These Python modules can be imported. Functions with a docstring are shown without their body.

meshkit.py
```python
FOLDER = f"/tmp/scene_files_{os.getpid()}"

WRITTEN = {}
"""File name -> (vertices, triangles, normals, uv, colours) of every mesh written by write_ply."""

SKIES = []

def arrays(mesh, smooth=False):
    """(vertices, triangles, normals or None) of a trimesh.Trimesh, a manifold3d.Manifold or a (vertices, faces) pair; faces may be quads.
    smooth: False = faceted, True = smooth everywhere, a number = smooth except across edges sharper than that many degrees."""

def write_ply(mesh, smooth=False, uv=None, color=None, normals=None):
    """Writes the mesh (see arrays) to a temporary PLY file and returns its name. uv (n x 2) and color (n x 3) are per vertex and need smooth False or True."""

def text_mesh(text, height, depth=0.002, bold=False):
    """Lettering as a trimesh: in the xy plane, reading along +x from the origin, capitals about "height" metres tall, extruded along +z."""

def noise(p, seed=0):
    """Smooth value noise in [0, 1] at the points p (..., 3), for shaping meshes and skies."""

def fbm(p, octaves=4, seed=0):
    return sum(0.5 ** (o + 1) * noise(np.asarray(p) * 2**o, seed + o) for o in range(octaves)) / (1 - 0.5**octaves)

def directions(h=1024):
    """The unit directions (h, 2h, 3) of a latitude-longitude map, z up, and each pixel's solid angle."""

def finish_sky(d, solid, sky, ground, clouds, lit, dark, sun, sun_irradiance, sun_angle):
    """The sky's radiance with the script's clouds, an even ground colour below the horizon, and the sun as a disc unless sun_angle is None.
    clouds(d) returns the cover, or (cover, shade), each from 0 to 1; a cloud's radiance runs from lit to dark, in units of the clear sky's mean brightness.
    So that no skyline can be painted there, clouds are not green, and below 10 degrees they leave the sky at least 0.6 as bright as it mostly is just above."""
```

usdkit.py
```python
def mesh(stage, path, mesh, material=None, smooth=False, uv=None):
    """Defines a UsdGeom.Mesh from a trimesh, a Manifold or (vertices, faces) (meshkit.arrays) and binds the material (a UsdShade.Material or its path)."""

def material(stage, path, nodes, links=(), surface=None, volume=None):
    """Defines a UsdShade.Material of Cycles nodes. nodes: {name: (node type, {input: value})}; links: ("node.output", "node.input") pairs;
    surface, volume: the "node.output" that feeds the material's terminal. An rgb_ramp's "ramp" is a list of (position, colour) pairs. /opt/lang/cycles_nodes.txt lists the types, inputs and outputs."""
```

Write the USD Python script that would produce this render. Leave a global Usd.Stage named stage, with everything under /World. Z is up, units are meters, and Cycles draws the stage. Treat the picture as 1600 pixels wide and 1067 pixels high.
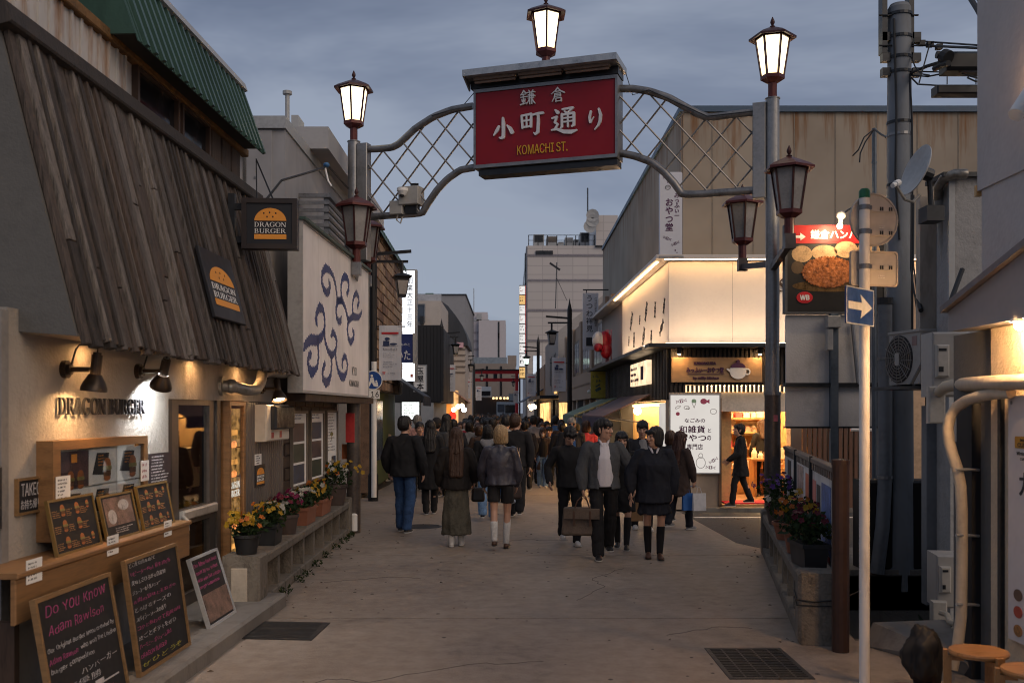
import math, random, glob
import numpy as np
import trimesh, usdkit, meshkit
import manifold3d as m3
import shapely
from shapely.geometry import Polygon, LineString, Point, box as sbox
from shapely.ops import unary_union
from shapely import affinity
from pxr import Usd, UsdGeom, UsdLux, UsdShade, Gf, Sdf

random.seed(7)
rng = np.random.default_rng(7)
stage = Usd.Stage.CreateInMemory()
UsdGeom.SetStageUpAxis(stage, UsdGeom.Tokens.z)
UsdGeom.SetStageMetersPerUnit(stage, 1.0)
UsdGeom.Xform.Define(stage, '/World')
UsdGeom.Scope.Define(stage, '/World/Looks')

# ---------------------------------------------------------------- camera
EYE = 1.75
FPX = 1556.0                     # focal length in photograph pixels (1600 wide), a 35 mm lens
cam = UsdGeom.Camera.Define(stage, '/World/camera')
cam.CreateHorizontalApertureAttr(36.0)
cam.CreateFocalLengthAttr(36.0 * FPX / 1600)
cam.CreateVerticalApertureOffsetAttr(36.0 * (642 - 533.5) / 1600)
cam.AddTranslateOp().Set((0, 0, EYE))
cam.AddRotateXOp().Set(90)
cam.CreateFStopAttr(3.2)
cam.CreateFocusDistanceAttr(12.5)
cam.CreateExposureAttr(0.45)

# ---------------------------------------------------------------- sky: dusk under a closed cloud cover
SUN_EL, SUN_ROT = math.radians(34), math.radians(140)
sky = UsdLux.DomeLight.Define(stage, '/World/sky')
sky_m = usdkit.material(stage, '/World/Looks/sky', {
    'sky': ('sky_texture', {'sky_type': 'single_scattering', 'sun_disc': False, 'sun_elevation': SUN_EL, 'sun_rotation': SUN_ROT}),
    'tc': ('texture_coordinate', {}),
    'mp': ('mapping', {'scale': (1.0, 1.0, 3.2)}),
    'n1': ('noise_texture', {'scale': 1.7, 'detail': 6.0, 'roughness': 0.55, 'distortion': 0.4}),
    'r1': ('rgb_ramp', {'ramp': [(0.36, (1.10, 1.33, 1.92)), (0.47, (1.52, 1.79, 2.44)), (0.60, (2.25, 2.55, 3.20))]}),
    'mx': ('mix_color', {'fac': 0.94, 'use_clamp': False}),
    'bg': ('background_shader', {'strength': 0.1})},
    [('tc.generated', 'mp.vector'), ('mp.vector', 'n1.vector'), ('n1.fac', 'r1.fac'), ('sky.color', 'mx.a'), ('r1.color', 'mx.b'), ('mx.result', 'bg.color')],
    surface='bg.background')
UsdShade.MaterialBindingAPI.Apply(sky.GetPrim()).Bind(sky_m)
sky.GetPrim().SetCustomDataByKey('kind', 'structure')
sun = UsdLux.DistantLight.Define(stage, '/World/sun')
sun.CreateIntensityAttr(0.26)
sun.CreateAngleAttr(50)
sun.CreateNormalizeAttr(True)
sun.CreateColorAttr((1.0, 0.78, 0.58))
sun.AddRotateZOp().Set(180 - math.degrees(SUN_ROT))
sun.AddRotateXOp().Set(90 - math.degrees(SUN_EL))

# ---------------------------------------------------------------- stage helpers
_used = {}


def numbered(parent, name):
    k = _used.setdefault(parent, {})
    n = k.get(name, -1) + 1
    k[name] = n
    return f'{parent}/{name}' + (f'_{n:03d}' if n else '')


def data(prim, label=None, cat=None, group=None, kind=None):
    for k, v in (('label', label), ('category', cat), ('group', group), ('kind', kind)):
        if v:
            prim.SetCustomDataByKey(k, v)


class Thing:
    def __init__(s, path, loc, rz):
        s.path, s.loc, s.rz = path, np.array(loc, float), rz
        c, n = math.cos(rz), math.sin(rz)
        s.R = np.array([[c, -n, 0], [n, c, 0], [0, 0, 1.0]])

    def local(s, v):
        return (np.asarray(v) - s.loc) @ s.R


def thing(name, label, cat, loc=(0, 0, 0), rz=0.0, group=None, kind=None):
    p = numbered('/World', name)
    x = UsdGeom.Xform.Define(stage, p)
    x.AddTranslateOp().Set(tuple(float(q) for q in loc))
    x.AddRotateZOp().Set(math.degrees(rz))
    data(x.GetPrim(), label, cat, group, kind)
    return Thing(p, loc, rz)


class Part:
    def __init__(s, path, t):
        s.path, s.t = path, t


SPLIT = {'bracket', 'arm', 'clamp', 'strut', 'bun_print', 'filling_print', 'cable', 'rod', 'inner_wall', 'ceiling_light', 'bolt', 'rail_bracket', 'stay_wire', 'arrow_bracket', 'conduit_band', 'loose_cable', 'pipe_strap', 'ground_cable', 'hanger', 'roof_rail', 'handrail', 'edge_trim', 'label_plate', 'switch_box', 'red_ball', 'bulb'}


def part(parent, name, mb, m, label=None, smooth=False, kind=None, world=True):
    """One mesh under a thing (or under a part). Shapes are given in the world's coordinates unless world is False."""
    t = parent.t if isinstance(parent, Part) else parent
    v, f = mb if isinstance(mb, tuple) else mb.vf()
    if len(f) == 0:
        return None
    if name in SPLIT:
        q = trimesh.Trimesh(v, f, process=False)
        cc = trimesh.graph.connected_components(q.face_adjacency, nodes=np.arange(len(f)))
        if len(cc) > 1:
            for c in cc:
                u, inv = np.unique(f[c], return_inverse=True)
                r = part(parent, name + ' ', (v[u], inv.reshape(-1, 3)), m, label, smooth, kind, world)
            return r
    name = name.strip()
    if world:
        v = t.local(v)
    p = numbered(parent.path, name)
    g = usdkit.mesh(stage, p, (v, f), m, smooth)
    data(g.GetPrim(), label, None, None, kind)
    return Part(p, t)


def single(name, mb, m, label=None, cat=None, group=None, kind=None, smooth=False):
    v, f = mb if isinstance(mb, tuple) else mb.vf()
    p = numbered('/World', name)
    g = usdkit.mesh(stage, p, (v, f), m, smooth)
    data(g.GetPrim(), label, cat, group, kind)
    return Part(p, Thing(p, (0, 0, 0), 0.0))


def copy_of(src, loc, rz=0.0, label=None, cat=None, group=None, scale=1.0):
    """Another of the same thing: references the first (or a class prim) with its parts."""
    base = src.path.split('/')[-1]
    base = base[:-6] if base.endswith('_model') else base
    if base[-4:-3] == '_' and base[-3:].isdigit():
        base = base[:-4]
    p = numbered('/World', base)
    x = UsdGeom.Xform.Define(stage, p)
    x.GetPrim().GetReferences().AddInternalReference(src.path)
    x.GetPrim().SetInstanceable(True)
    x.ClearXformOpOrder()
    x.AddTranslateOp().Set(tuple(float(q) for q in loc))
    x.AddRotateZOp().Set(math.degrees(rz))
    x.AddScaleOp().Set((scale, scale, scale)) if scale != 1.0 else None
    data(x.GetPrim(), label, cat, group)
    return Thing(p, loc, rz)


def model(name):
    """A class prim: the pattern that copies refer to; it is not drawn itself."""
    p = '/World/' + name + '_model'
    stage.CreateClassPrim(p)
    stage.GetPrimAtPath(p).SetTypeName('Xform')
    return Thing(p, (0, 0, 0), 0.0)


# ---------------------------------------------------------------- geometry helpers
def unit(v):
    v = np.asarray(v, float)
    return v / (np.linalg.norm(v) + 1e-12)


class Frame:
    """A plane in the world: a along u, b along v (up), c outwards along n."""
    def __init__(s, o, u, v=(0, 0, 1), flip=False):
        s.o, s.u, s.v = np.array(o, float), unit(u), unit(v)
        s.n = unit(np.cross(s.u, s.v)) * (-1 if flip else 1)

    def P(s, a, b, c=0.0):
        return s.o + s.u * a + s.v * b + s.n * c

    def hit(s, px, py, c=0.0):
        d = np.array([(px - 800) / FPX, 1.0, (642 - py) / FPX])
        e = np.array([0, 0, EYE])
        o = s.o + s.n * c
        t = np.dot(o - e, s.n) / np.dot(d, s.n)
        q = e + d * t - o
        return float(np.dot(q, s.u)), float(np.dot(q, s.v))

    def mat(s):
        return np.stack([s.u, s.v, s.n], 1)


def at(px, py, Y):
    """The point at depth Y that the photograph shows at this pixel."""
    return np.array([(px - 800) / FPX * Y, Y, EYE + (642 - py) / FPX * Y])


def ground_at(px, py, z=0.0):
    Y = (EYE - z) * FPX / (py - 642)
    return np.array([(px - 800) / FPX * Y, Y, z])


BOXF = np.array([[0, 2, 1], [0, 3, 2], [4, 5, 6], [4, 6, 7], [0, 1, 5], [0, 5, 4], [1, 2, 6], [1, 6, 5], [2, 3, 7], [2, 7, 6], [3, 0, 4], [3, 4, 7]])


class MB:
    def __init__(s):
        s.V, s.F, s.n = [], [], 0

    def add(s, v, f):
        v = np.asarray(v, float)
        s.V.append(v)
        s.F.append(np.asarray(f, int) + s.n)
        s.n += len(v)
        return s

    def tm(s, m):
        return s.add(m.vertices, m.faces)

    def man(s, m):
        q = m.to_mesh()
        return s.add(q.vert_properties[:, :3], q.tri_verts)

    def vf(s):
        if not s.V:
            return np.zeros((0, 3)), np.zeros((0, 3), int)
        return np.vstack(s.V), np.vstack(s.F)

    def box(s, lo, hi):
        (x0, y0, z0), (x1, y1, z1) = lo, hi
        return s.add([(x0, y0, z0), (x1, y0, z0), (x1, y1, z0), (x0, y1, z0), (x0, y0, z1), (x1, y0, z1), (x1, y1, z1), (x0, y1, z1)], BOXF)

    def cbox(s, c, size, rz=0.0):
        h = np.array(size) / 2
        m = MB().box(-h, h)
        v, f = m.vf()
        k, n = math.cos(rz), math.sin(rz)
        v = v @ np.array([[k, n, 0], [-n, k, 0], [0, 0, 1]]) + np.array(c)
        return s.add(v, f)

    def fbox(s, F, a0, a1, b0, b1, c0, c1):
        v = [F.P(a, b, c) for c in (c0, c1) for a, b in ((a0, b0), (a1, b0), (a1, b1), (a0, b1))]
        f = BOXF if np.dot(np.cross(F.u, F.v), F.n) > 0 else BOXF[:, ::-1]
        return s.add(v, f)

    def cham(s, F, a0, a1, b0, b1, c0, c1, r=0.008):
        """A box in a frame whose front edges are bevelled."""
        ring = lambda d, c: [F.P(a, b, c) for a, b in ((a0 + d, b0 + d), (a1 - d, b0 + d), (a1 - d, b1 - d), (a0 + d, b1 - d))]
        v = ring(0, c0) + ring(0, c1 - r) + ring(r, c1)
        f = []
        for k in (0, 4):
            for i in range(4):
                j = (i + 1) % 4
                f += [(k + i, k + j, k + 4 + j), (k + i, k + 4 + j, k + 4 + i)]
        f += [(8, 9, 10), (8, 10, 11), (0, 2, 1), (0, 3, 2)]
        f = np.array(f)
        return s.add(v, f if np.dot(np.cross(F.u, F.v), F.n) > 0 else f[:, ::-1])

    def quad(s, pts):
        return s.add(pts, [(0, 1, 2), (0, 2, 3)])

    def hexa(s, p):
        """Eight corners: the four of one face, then the four facing them."""
        return s.add(p, BOXF)

    def beam(s, p, q, w, h=None, up=(0, 0, 1)):
        h = h or w
        p, q = np.array(p, float), np.array(q, float)
        t = unit(q - p)
        up = np.array(up, float)
        if abs(np.dot(t, unit(up))) > 0.98:
            up = np.array([0, 1.0, 0])
        a = unit(np.cross(t, up)) * w / 2
        b = unit(np.cross(a, t)) * h / 2
        v = [e + i * a + j * b for e in (p, q) for i, j in ((-1, -1), (1, -1), (1, 1), (-1, 1))]
        return s.add(v, BOXF)

    def tube(s, pts, r, n=8, cap=True):
        p = np.asarray(pts, float)
        t = np.gradient(p, axis=0)
        t /= np.linalg.norm(t, axis=1, keepdims=True) + 1e-12
        a = np.cross(t[0], (0, 0, 1.0) if abs(t[0][2]) < 0.9 else (1.0, 0, 0))
        r = np.broadcast_to(r, (len(p),))
        ang = np.arange(n) * 2 * np.pi / n
        V = []
        for i in range(len(p)):
            a = unit(a - t[i] * np.dot(a, t[i]))
            b = np.cross(t[i], a)
            V.append(p[i] + r[i] * (np.cos(ang)[:, None] * a + np.sin(ang)[:, None] * b))
        V = np.vstack(V)
        f = []
        for i in range(len(p) - 1):
            for j in range(n):
                k = (j + 1) % n
                f += [(i * n + j, i * n + k, (i + 1) * n + k), (i * n + j, (i + 1) * n + k, (i + 1) * n + j)]
        if cap:
            V = np.vstack([V, p[:1], p[-1:]])
            e = len(V)
            for j in range(n):
                k = (j + 1) % n
                f += [(e - 2, k, j), (e - 1, (len(p) - 1) * n + j, (len(p) - 1) * n + k)]
        return s.add(V, f)

    def lathe(s, prof, n=16, o=(0, 0, 0), R=None, phase=0.0, cap=True):
        """prof: (radius, height) pairs from the bottom up."""
        ang = np.arange(n) * 2 * np.pi / n + phase
        V = np.vstack([np.stack([r * np.cos(ang), r * np.sin(ang), np.full(n, z)], 1) for r, z in prof])
        f = []
        for i in range(len(prof) - 1):
            for j in range(n):
                k = (j + 1) % n
                f += [(i * n + j, i * n + k, (i + 1) * n + k), (i * n + j, (i + 1) * n + k, (i + 1) * n + j)]
        if cap:
            V = np.vstack([V, [(0, 0, prof[0][1]), (0, 0, prof[-1][1])]])
            e = len(V)
            for j in range(n):
                k = (j + 1) % n
                f += [(e - 2, k, j), (e - 1, (len(prof) - 1) * n + j, (len(prof) - 1) * n + k)]
        if R is not None:
            V = V @ np.asarray(R).T
        return s.add(V + np.array(o), f)

    def cyl(s, p, q, r, n=12, r2=None):
        return s.tube([p, q], [r, r if r2 is None else r2], n)

    def ball(s, c, r, sub=1):
        m = trimesh.creation.icosphere(sub)
        return s.add(m.vertices * np.array(r) + np.array(c), m.faces)

    def poly(s, F, g, c0, c1):
        """A flat outline (shapely, in a, b) given thickness from c0 to c1."""
        geoms = getattr(g, 'geoms', [g])
        for q in geoms:
            if q.geom_type != 'Polygon' or q.is_empty or q.area < 1e-9:
                continue
            try:
                m = trimesh.creation.extrude_polygon(q, c1 - c0, engine='earcut')
            except Exception:
                continue
            v = m.vertices
            w = F.o + v[:, :1] * F.u + v[:, 1:2] * F.v + (v[:, 2:] + c0) * F.n
            f = m.faces if np.dot(np.cross(F.u, F.v), F.n) > 0 else m.faces[:, ::-1]
            s.add(w, f)
        return s


# ---------------------------------------------------------------- lettering
_fonts = {}


def font(kind, size=80):
    if (kind, size) not in _fonts:
        from PIL import ImageFont
        name = {'cjk': 'Noto Sans CJK Regular', 'sans': 'Inter'}[kind]
        _fonts[kind, size] = ImageFont.truetype(glob.glob(f'/opt/blender-*/*/datafiles/fonts/{name}.woff2')[0], size)
    return _fonts[kind, size]


_glyphs = {}


def letters(text, height, kind='cjk', bold=0.0, size=72):
    """Lettering as a flat outline: from the origin along +a, letters about height tall."""
    from PIL import Image, ImageDraw
    key = (text, kind, bold, size)
    if key not in _glyphs:
        fo = font(kind, size)
        x0, y0, x1, y1 = fo.getbbox(text, anchor='ls')
        im = Image.new('L', (int(x1 - x0) + 8, int(y1 - y0) + 8))
        ImageDraw.Draw(im).text((4 - x0, 4 - y0), text, 255, font=fo, anchor='ls')
        on = np.pad(np.asarray(im) > 127, ((0, 0), (1, 1))).astype(np.int8)
        rows, starts = np.nonzero(np.diff(on, axis=1) == 1)
        ends = np.nonzero(np.diff(on, axis=1) == -1)[1]
        g = unary_union(list(shapely.box(starts, -rows - 1, ends, -rows))) if len(rows) else Polygon()
        g = g.buffer(0.6 + bold * size).buffer(-0.6).simplify(0.8 if size > 40 else 0.6)
        _glyphs[key] = affinity.translate(g, -4, 4 - y0)
    s = height / (0.74 * size if kind == 'sans' else 0.86 * size)
    return affinity.scale(_glyphs[key], s, s, origin=(0, 0))


def centred(g, a, b, width=None, height=None):
    x0, y0, x1, y1 = g.bounds
    g = affinity.translate(g, -(x0 + x1) / 2, -(y0 + y1) / 2)
    sx = width / (x1 - x0) if width else None
    sy = height / (y1 - y0) if height else None
    g = affinity.scale(g, sx or sy or 1, sy or sx or 1, origin=(0, 0))
    return affinity.translate(g, a, b)


def column(text, a, b_top, pitch, height, bold=0.0, kind='cjk'):
    return unary_union([affinity.translate(letters(ch, height, kind, bold), a - height * 0.58, b_top - pitch * (i + 1) + (pitch - height) / 2)
                        for i, ch in enumerate(text) if ch != ' '])


def strokes(lines, k=1.0):
    """Brush strokes: each a list of (x, y, half width)."""
    out = []
    for l in lines:
        for p, q in zip(l[:-1], l[1:]):
            out.append(unary_union([Point(p[0], p[1]).buffer(p[2] * k, 3), Point(q[0], q[1]).buffer(q[2] * k, 3)]).convex_hull)
    return unary_union(out)


def serif(text, height):
    """Capitals with thick stems, thin joins and serifs."""
    T, t, h = .15, .05, 1.0
    R = lambda a, b, c, d: sbox(a, b, c, d)
    stem = lambda x: unary_union([R(x, 0, x + T, h), R(x - .07, 0, x + T + .07, .045), R(x - .07, h - .045, x + T + .07, h)])
    el = lambda cx, cy, rx, ry: affinity.translate(affinity.scale(Point(0, 0).buffer(1, 10), rx, ry, origin=(0, 0)), cx, cy)
    ring = lambda cx, cy, rx, ry, tx, ty: el(cx, cy, rx, ry).difference(el(cx, cy, rx - tx, ry - ty))
    half = lambda g, x: g.intersection(R(x, -1, 3, 2))
    diag = lambda x0, y0, x1, y1, w: Polygon([(x0 - w / 2, y0), (x0 + w / 2, y0), (x1 + w / 2, y1), (x1 - w / 2, y1)])
    G = {
        'D': (unary_union([stem(.1), half(ring(.35, .5, .45, .5, T, t), .3), R(.2, 0, .36, t), R(.2, h - t, .36, h)]), .92),
        'R': (unary_union([stem(.1), half(ring(.36, .75, .30, .25, .13, t), .32), R(.2, .5, .36, .5 + t), R(.2, h - t, .36, h), diag(.78, 0, .42, .52, .17), R(.66, 0, .9, .045)]), .86),
        'A': (unary_union([diag(.72, 0, .42, h, .17), diag(.12, 0, .42, h, .07), R(.22, .32, .62, .32 + t), R(.0, 0, .26, .045), R(.56, 0, .90, .045)]), .88),
        'G': (unary_union([ring(.5, .5, .45, .52, T, t).difference(R(.66, .38, 1.2, .76)), R(.68, .08, .82, .42), R(.58, .385, .92, .43), R(.78, .72, .84, .96)]), .98),
        'O': (ring(.5, .5, .46, .52, T, t), .98),
        'N': (unary_union([R(.14, 0, .20, h), R(.04, 0, .30, .045), R(.02, h - .045, .26, h), diag(.80, 0, .18, h, .17), R(.78, 0, .84, h), R(.68, h - .045, .94, h)]), .96),
        'B': (unary_union([stem(.1), half(ring(.34, .755, .27, .245, .13, t), .3), half(ring(.34, .27, .34, .27, .14, t), .3), R(.2, 0, .36, t), R(.2, .49, .36, .54), R(.2, h - t, .36, h)]), .80),
        'U': (unary_union([R(.12, .3, .12 + T, h), R(.03, h - .045, .36, h), ring(.45, .32, .33, .34, T, t).intersection(R(0, -1, 2, .32)), R(.71, .3, .78, h), R(.62, h - .045, .88, h)]), .92),
        'E': (unary_union([stem(.1), R(.2, 0, .62, t), R(.2, h - t, .6, h), R(.2, .48, .5, .53), R(.57, 0, .64, .24), R(.55, .78, .61, h), R(.46, .38, .51, .63)]), .72),
    }
    x, out = 0.0, []
    for i, ch in enumerate(text):
        if ch == ' ':
            x += .4
            continue
        g, w = G[ch]
        out.append(affinity.translate(g, x, 0))
        x += w
    return affinity.scale(unary_union(out), height, height, origin=(0, 0))


# ---------------------------------------------------------------- materials
_mats = {}


def lin(c):
    """An 8 bit sRGB colour as linear."""
    return tuple((x / 255 / 12.92) if x / 255 <= .04045 else ((x / 255 + .055) / 1.055) ** 2.4 for x in c)


def M(name, col, rough=.7, metal=0.0, var=.18, scale=2.5, bump=0.0, bscale=60, spec=.4, stretch=None, col2=None, obj=False, coat=0.0):
    """A procedural surface: base colour broken up by two noises, roughness to match, fine relief."""
    if name in _mats:
        return _mats[name]
    col = np.array(col, float)
    c2 = np.array(col2, float) if col2 is not None else col * (1 - 1.6 * var)
    c3 = np.clip(col * (1 + var), 0, .95)
    src = ('texture_coordinate', {}) if obj else ('geometry', {})
    out = 'g.object' if obj else 'g.position'
    nodes = {
        'g': src, 'mp': ('mapping', {'scale': stretch or (1, 1, 1)}),
        'n1': ('noise_texture', {'scale': scale, 'detail': 5.0, 'roughness': .62}),
        'n2': ('noise_texture', {'scale': scale * 9, 'detail': 3.0, 'roughness': .6}),
        'av': ('mix_float', {'fac': .36}),
        'r': ('rgb_ramp', {'ramp': [(.34, tuple(np.maximum(c2, 0))), (.5, tuple(col)), (.67, tuple(c3))]}),
        'rr': ('map_range', {'from_min': .3, 'from_max': .7, 'to_min': max(rough - .12, .05), 'to_max': min(rough + .1, 1.0)}),
        'p': ('principled_bsdf', {'metallic': metal, 'specular_ior_level': spec, 'coat_weight': coat})}
    links = [(out, 'mp.vector'), ('mp.vector', 'n1.vector'), ('mp.vector', 'n2.vector'), ('n1.fac', 'av.a'), ('n2.fac', 'av.b'), ('av.result', 'r.fac'),
             ('r.color', 'p.base_color'), ('n1.fac', 'rr.value'), ('rr.result', 'p.roughness')]
    if bump:
        nodes['n3'] = ('noise_texture', {'scale': bscale, 'detail': 4.0, 'roughness': .6})
        nodes['b'] = ('bump', {'strength': min(1.0, bump), 'distance': .012})
        links += [('mp.vector', 'n3.vector'), ('n3.fac', 'b.height'), ('b.normal', 'p.normal')]
    _mats[name] = usdkit.material(stage, '/World/Looks/' + name, nodes, links, surface='p.BSDF')
    return _mats[name]


def glow(name, col, strength):
    """Something that gives off light."""
    if name not in _mats:
        _mats[name] = usdkit.material(stage, '/World/Looks/' + name, {'e': ('emission', {'color': col, 'strength': strength})}, [], surface='e.emission')
    return _mats[name]


def backlit(name, col, strength, var=.1, scale=3.0):
    if name not in _mats:
        c = np.array(col)
        _mats[name] = usdkit.material(stage, '/World/Looks/' + name, {
            'g': ('geometry', {}), 'n': ('noise_texture', {'scale': scale, 'detail': 2.0}),
            'r': ('rgb_ramp', {'ramp': [(.3, tuple(c * (1 - var))), (.7, tuple(c * (1 + var)))]}),
            'e': ('emission', {'strength': strength})}, [('g.position', 'n.vector'), ('n.fac', 'r.fac'), ('r.color', 'e.color')], surface='e.emission')
    return _mats[name]


def pane(name='window_glass', tint=(.9, .93, .95), gloss=.06):
    if name not in _mats:
        _mats[name] = usdkit.material(stage, '/World/Looks/' + name, {
            't': ('transparent_bsdf', {'color': tint}), 'g': ('glossy_bsdf', {'roughness': .02}),
            'w': ('layer_weight', {'blend': .5}), 'pw': ('math', {'math_type': 'power', 'value2': 4.0}),
            'f': ('math', {'math_type': 'multiply_add', 'value2': .7, 'value3': gloss}), 'm': ('mix_closure', {})},
            [('w.facing', 'pw.value1'), ('pw.value', 'f.value1'), ('f.value', 'm.fac'), ('t.BSDF', 'm.closure1'), ('g.BSDF', 'm.closure2')], surface='m.closure')
    return _mats[name]


def streaked(name, col, streak, amount=.5, rough=.7, metal=0.0, zscale=.25, scale=6.0, bump=.15):
    """A wall with stains that run down it."""
    if name not in _mats:
        c = np.array(col)
        _mats[name] = usdkit.material(stage, '/World/Looks/' + name, {
            'g': ('geometry', {}), 'mp': ('mapping', {'scale': (1, 1, zscale)}),
            'n1': ('noise_texture', {'scale': scale, 'detail': 5.0, 'roughness': .7}),
            'n2': ('noise_texture', {'scale': .9, 'detail': 5.0, 'roughness': .6}),
            'n3': ('noise_texture', {'scale': 45.0, 'detail': 3.0}),
            'r1': ('rgb_ramp', {'ramp': [(.50, (0, 0, 0)), (.72, (amount, amount, amount))]}),
            'r2': ('rgb_ramp', {'ramp': [(.3, tuple(c * .78)), (.5, tuple(c)), (.7, tuple(np.clip(c * 1.15, 0, .95)))]}),
            'mx': ('mix_color', {'b': streak}), 'b': ('bump', {'strength': bump, 'distance': .01}),
            'p': ('principled_bsdf', {'roughness': rough, 'metallic': metal, 'specular_ior_level': .35})},
            [('g.position', 'mp.vector'), ('mp.vector', 'n1.vector'), ('g.position', 'n2.vector'), ('g.position', 'n3.vector'), ('n1.fac', 'r1.fac'), ('n2.fac', 'r2.fac'),
             ('r1.color', 'mx.fac'), ('r2.color', 'mx.a'), ('mx.result', 'p.base_color'), ('n3.fac', 'b.height'), ('b.normal', 'p.normal')], surface='p.BSDF')
    return _mats[name]


BLACK = M('black_paint', (.018, .018, .02), .45, var=.2)
DARK = M('dark_steel', (.03, .032, .036), .4, metal=.5, var=.25)
STEEL = M('grey_steel', (.22, .22, .225), .42, metal=.75, var=.2, scale=4)
PAINTGREY = M('grey_paint', (.30, .31, .32), .5, var=.12)
WHITE = M('white_paint', (.72, .71, .69), .5, var=.06)
PAPER = M('white_paper', (.76, .75, .72), .8, var=.05)
INK = M('black_ink', (.025, .025, .03), .7, var=.1)
NAVY = M('navy_ink', (.03, .05, .16), .6, var=.15)
RED = M('red_paint', (.42, .02, .03), .45, var=.12)
MAROON = M('maroon_paint', (.10, .018, .016), .45, var=.25, scale=8)
PINEWOOD = M('pine_wood', (.20, .115, .05), .5, var=.22, scale=6, stretch=(1, 1, 6), bump=.1)
OAK = M('oak_wood', (.215, .112, .046), .5, var=.25, scale=5, stretch=(1, .25, 5), bump=.12)
DARKWOOD = M('dark_wood', (.045, .027, .019), .65, var=.35, scale=4, stretch=(3, 3, .4), bump=.2)
ORANGE = M('orange_print', (.75, .30, .045), .6, var=.05)
CREAM = M('cream_print', (.72, .66, .55), .6, var=.05)
GLASS = pane()
RUBBER = M('cable_black', (.012, .012, .013), .55, var=.2)
CONCRETE = streaked('concrete', (.165, .152, .138), (.07, .06, .05), .6, .85, scale=5, bump=.5)

# ================================================================ the setting: ground, street, stream bed
G0 = Frame((0, 0, 0), (1, 0, 0), (0, 1, 0))            # flat on the ground: a = x, b = y, c = z
STREET = usdkit.material(stage, '/World/Looks/street_concrete', {
    'g': ('geometry', {}), 'n1': ('noise_texture', {'scale': .8, 'detail': 8.0, 'roughness': .7, 'distortion': 1.1}),
    'n2': ('noise_texture', {'scale': 7.0, 'detail': 5.0, 'roughness': .7}), 'n3': ('noise_texture', {'scale': 190.0, 'detail': 2.0}),
    'v': ('voronoi_texture', {'scale': 70.0}), 'av': ('mix_float', {'fac': .42}),
    'r': ('rgb_ramp', {'ramp': [(.30, (.10, .078, .06)), (.43, (.20, .162, .13)), (.58, (.275, .23, .19)), (.75, (.345, .30, .26))]}),
    'vr': ('rgb_ramp', {'ramp': [(.0, (.62, .62, .62)), (.28, (1, 1, 1))]}), 'mu': ('mix_color', {'blend_type': 'multiply', 'fac': .8}),
    'rr': ('map_range', {'from_min': .3, 'from_max': .7, 'to_min': .52, 'to_max': .85}),
    'ad': ('mix_float', {'fac': .5}), 'b': ('bump', {'strength': .55, 'distance': .006}), 'p': ('principled_bsdf', {'specular_ior_level': .4})},
    [('g.position', 'n1.vector'), ('g.position', 'n2.vector'), ('g.position', 'n3.vector'), ('g.position', 'v.vector'), ('n1.fac', 'av.a'), ('n2.fac', 'av.b'), ('av.result', 'r.fac'),
     ('v.distance', 'vr.fac'), ('r.color', 'mu.a'), ('vr.color', 'mu.b'), ('mu.result', 'p.base_color'), ('n1.fac', 'rr.value'), ('rr.result', 'p.roughness'),
     ('n3.fac', 'ad.a'), ('v.distance', 'ad.b'), ('ad.result', 'b.height'), ('b.normal', 'p.normal')], surface='p.BSDF')
ASPHALT = M('asphalt', (.06, .058, .057), .8, var=.3, scale=1.5, bump=.6, bscale=150)
SOIL = M('stream_bed', (.035, .03, .024), .9, var=.4, scale=3, bump=.8, bscale=20)

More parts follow.
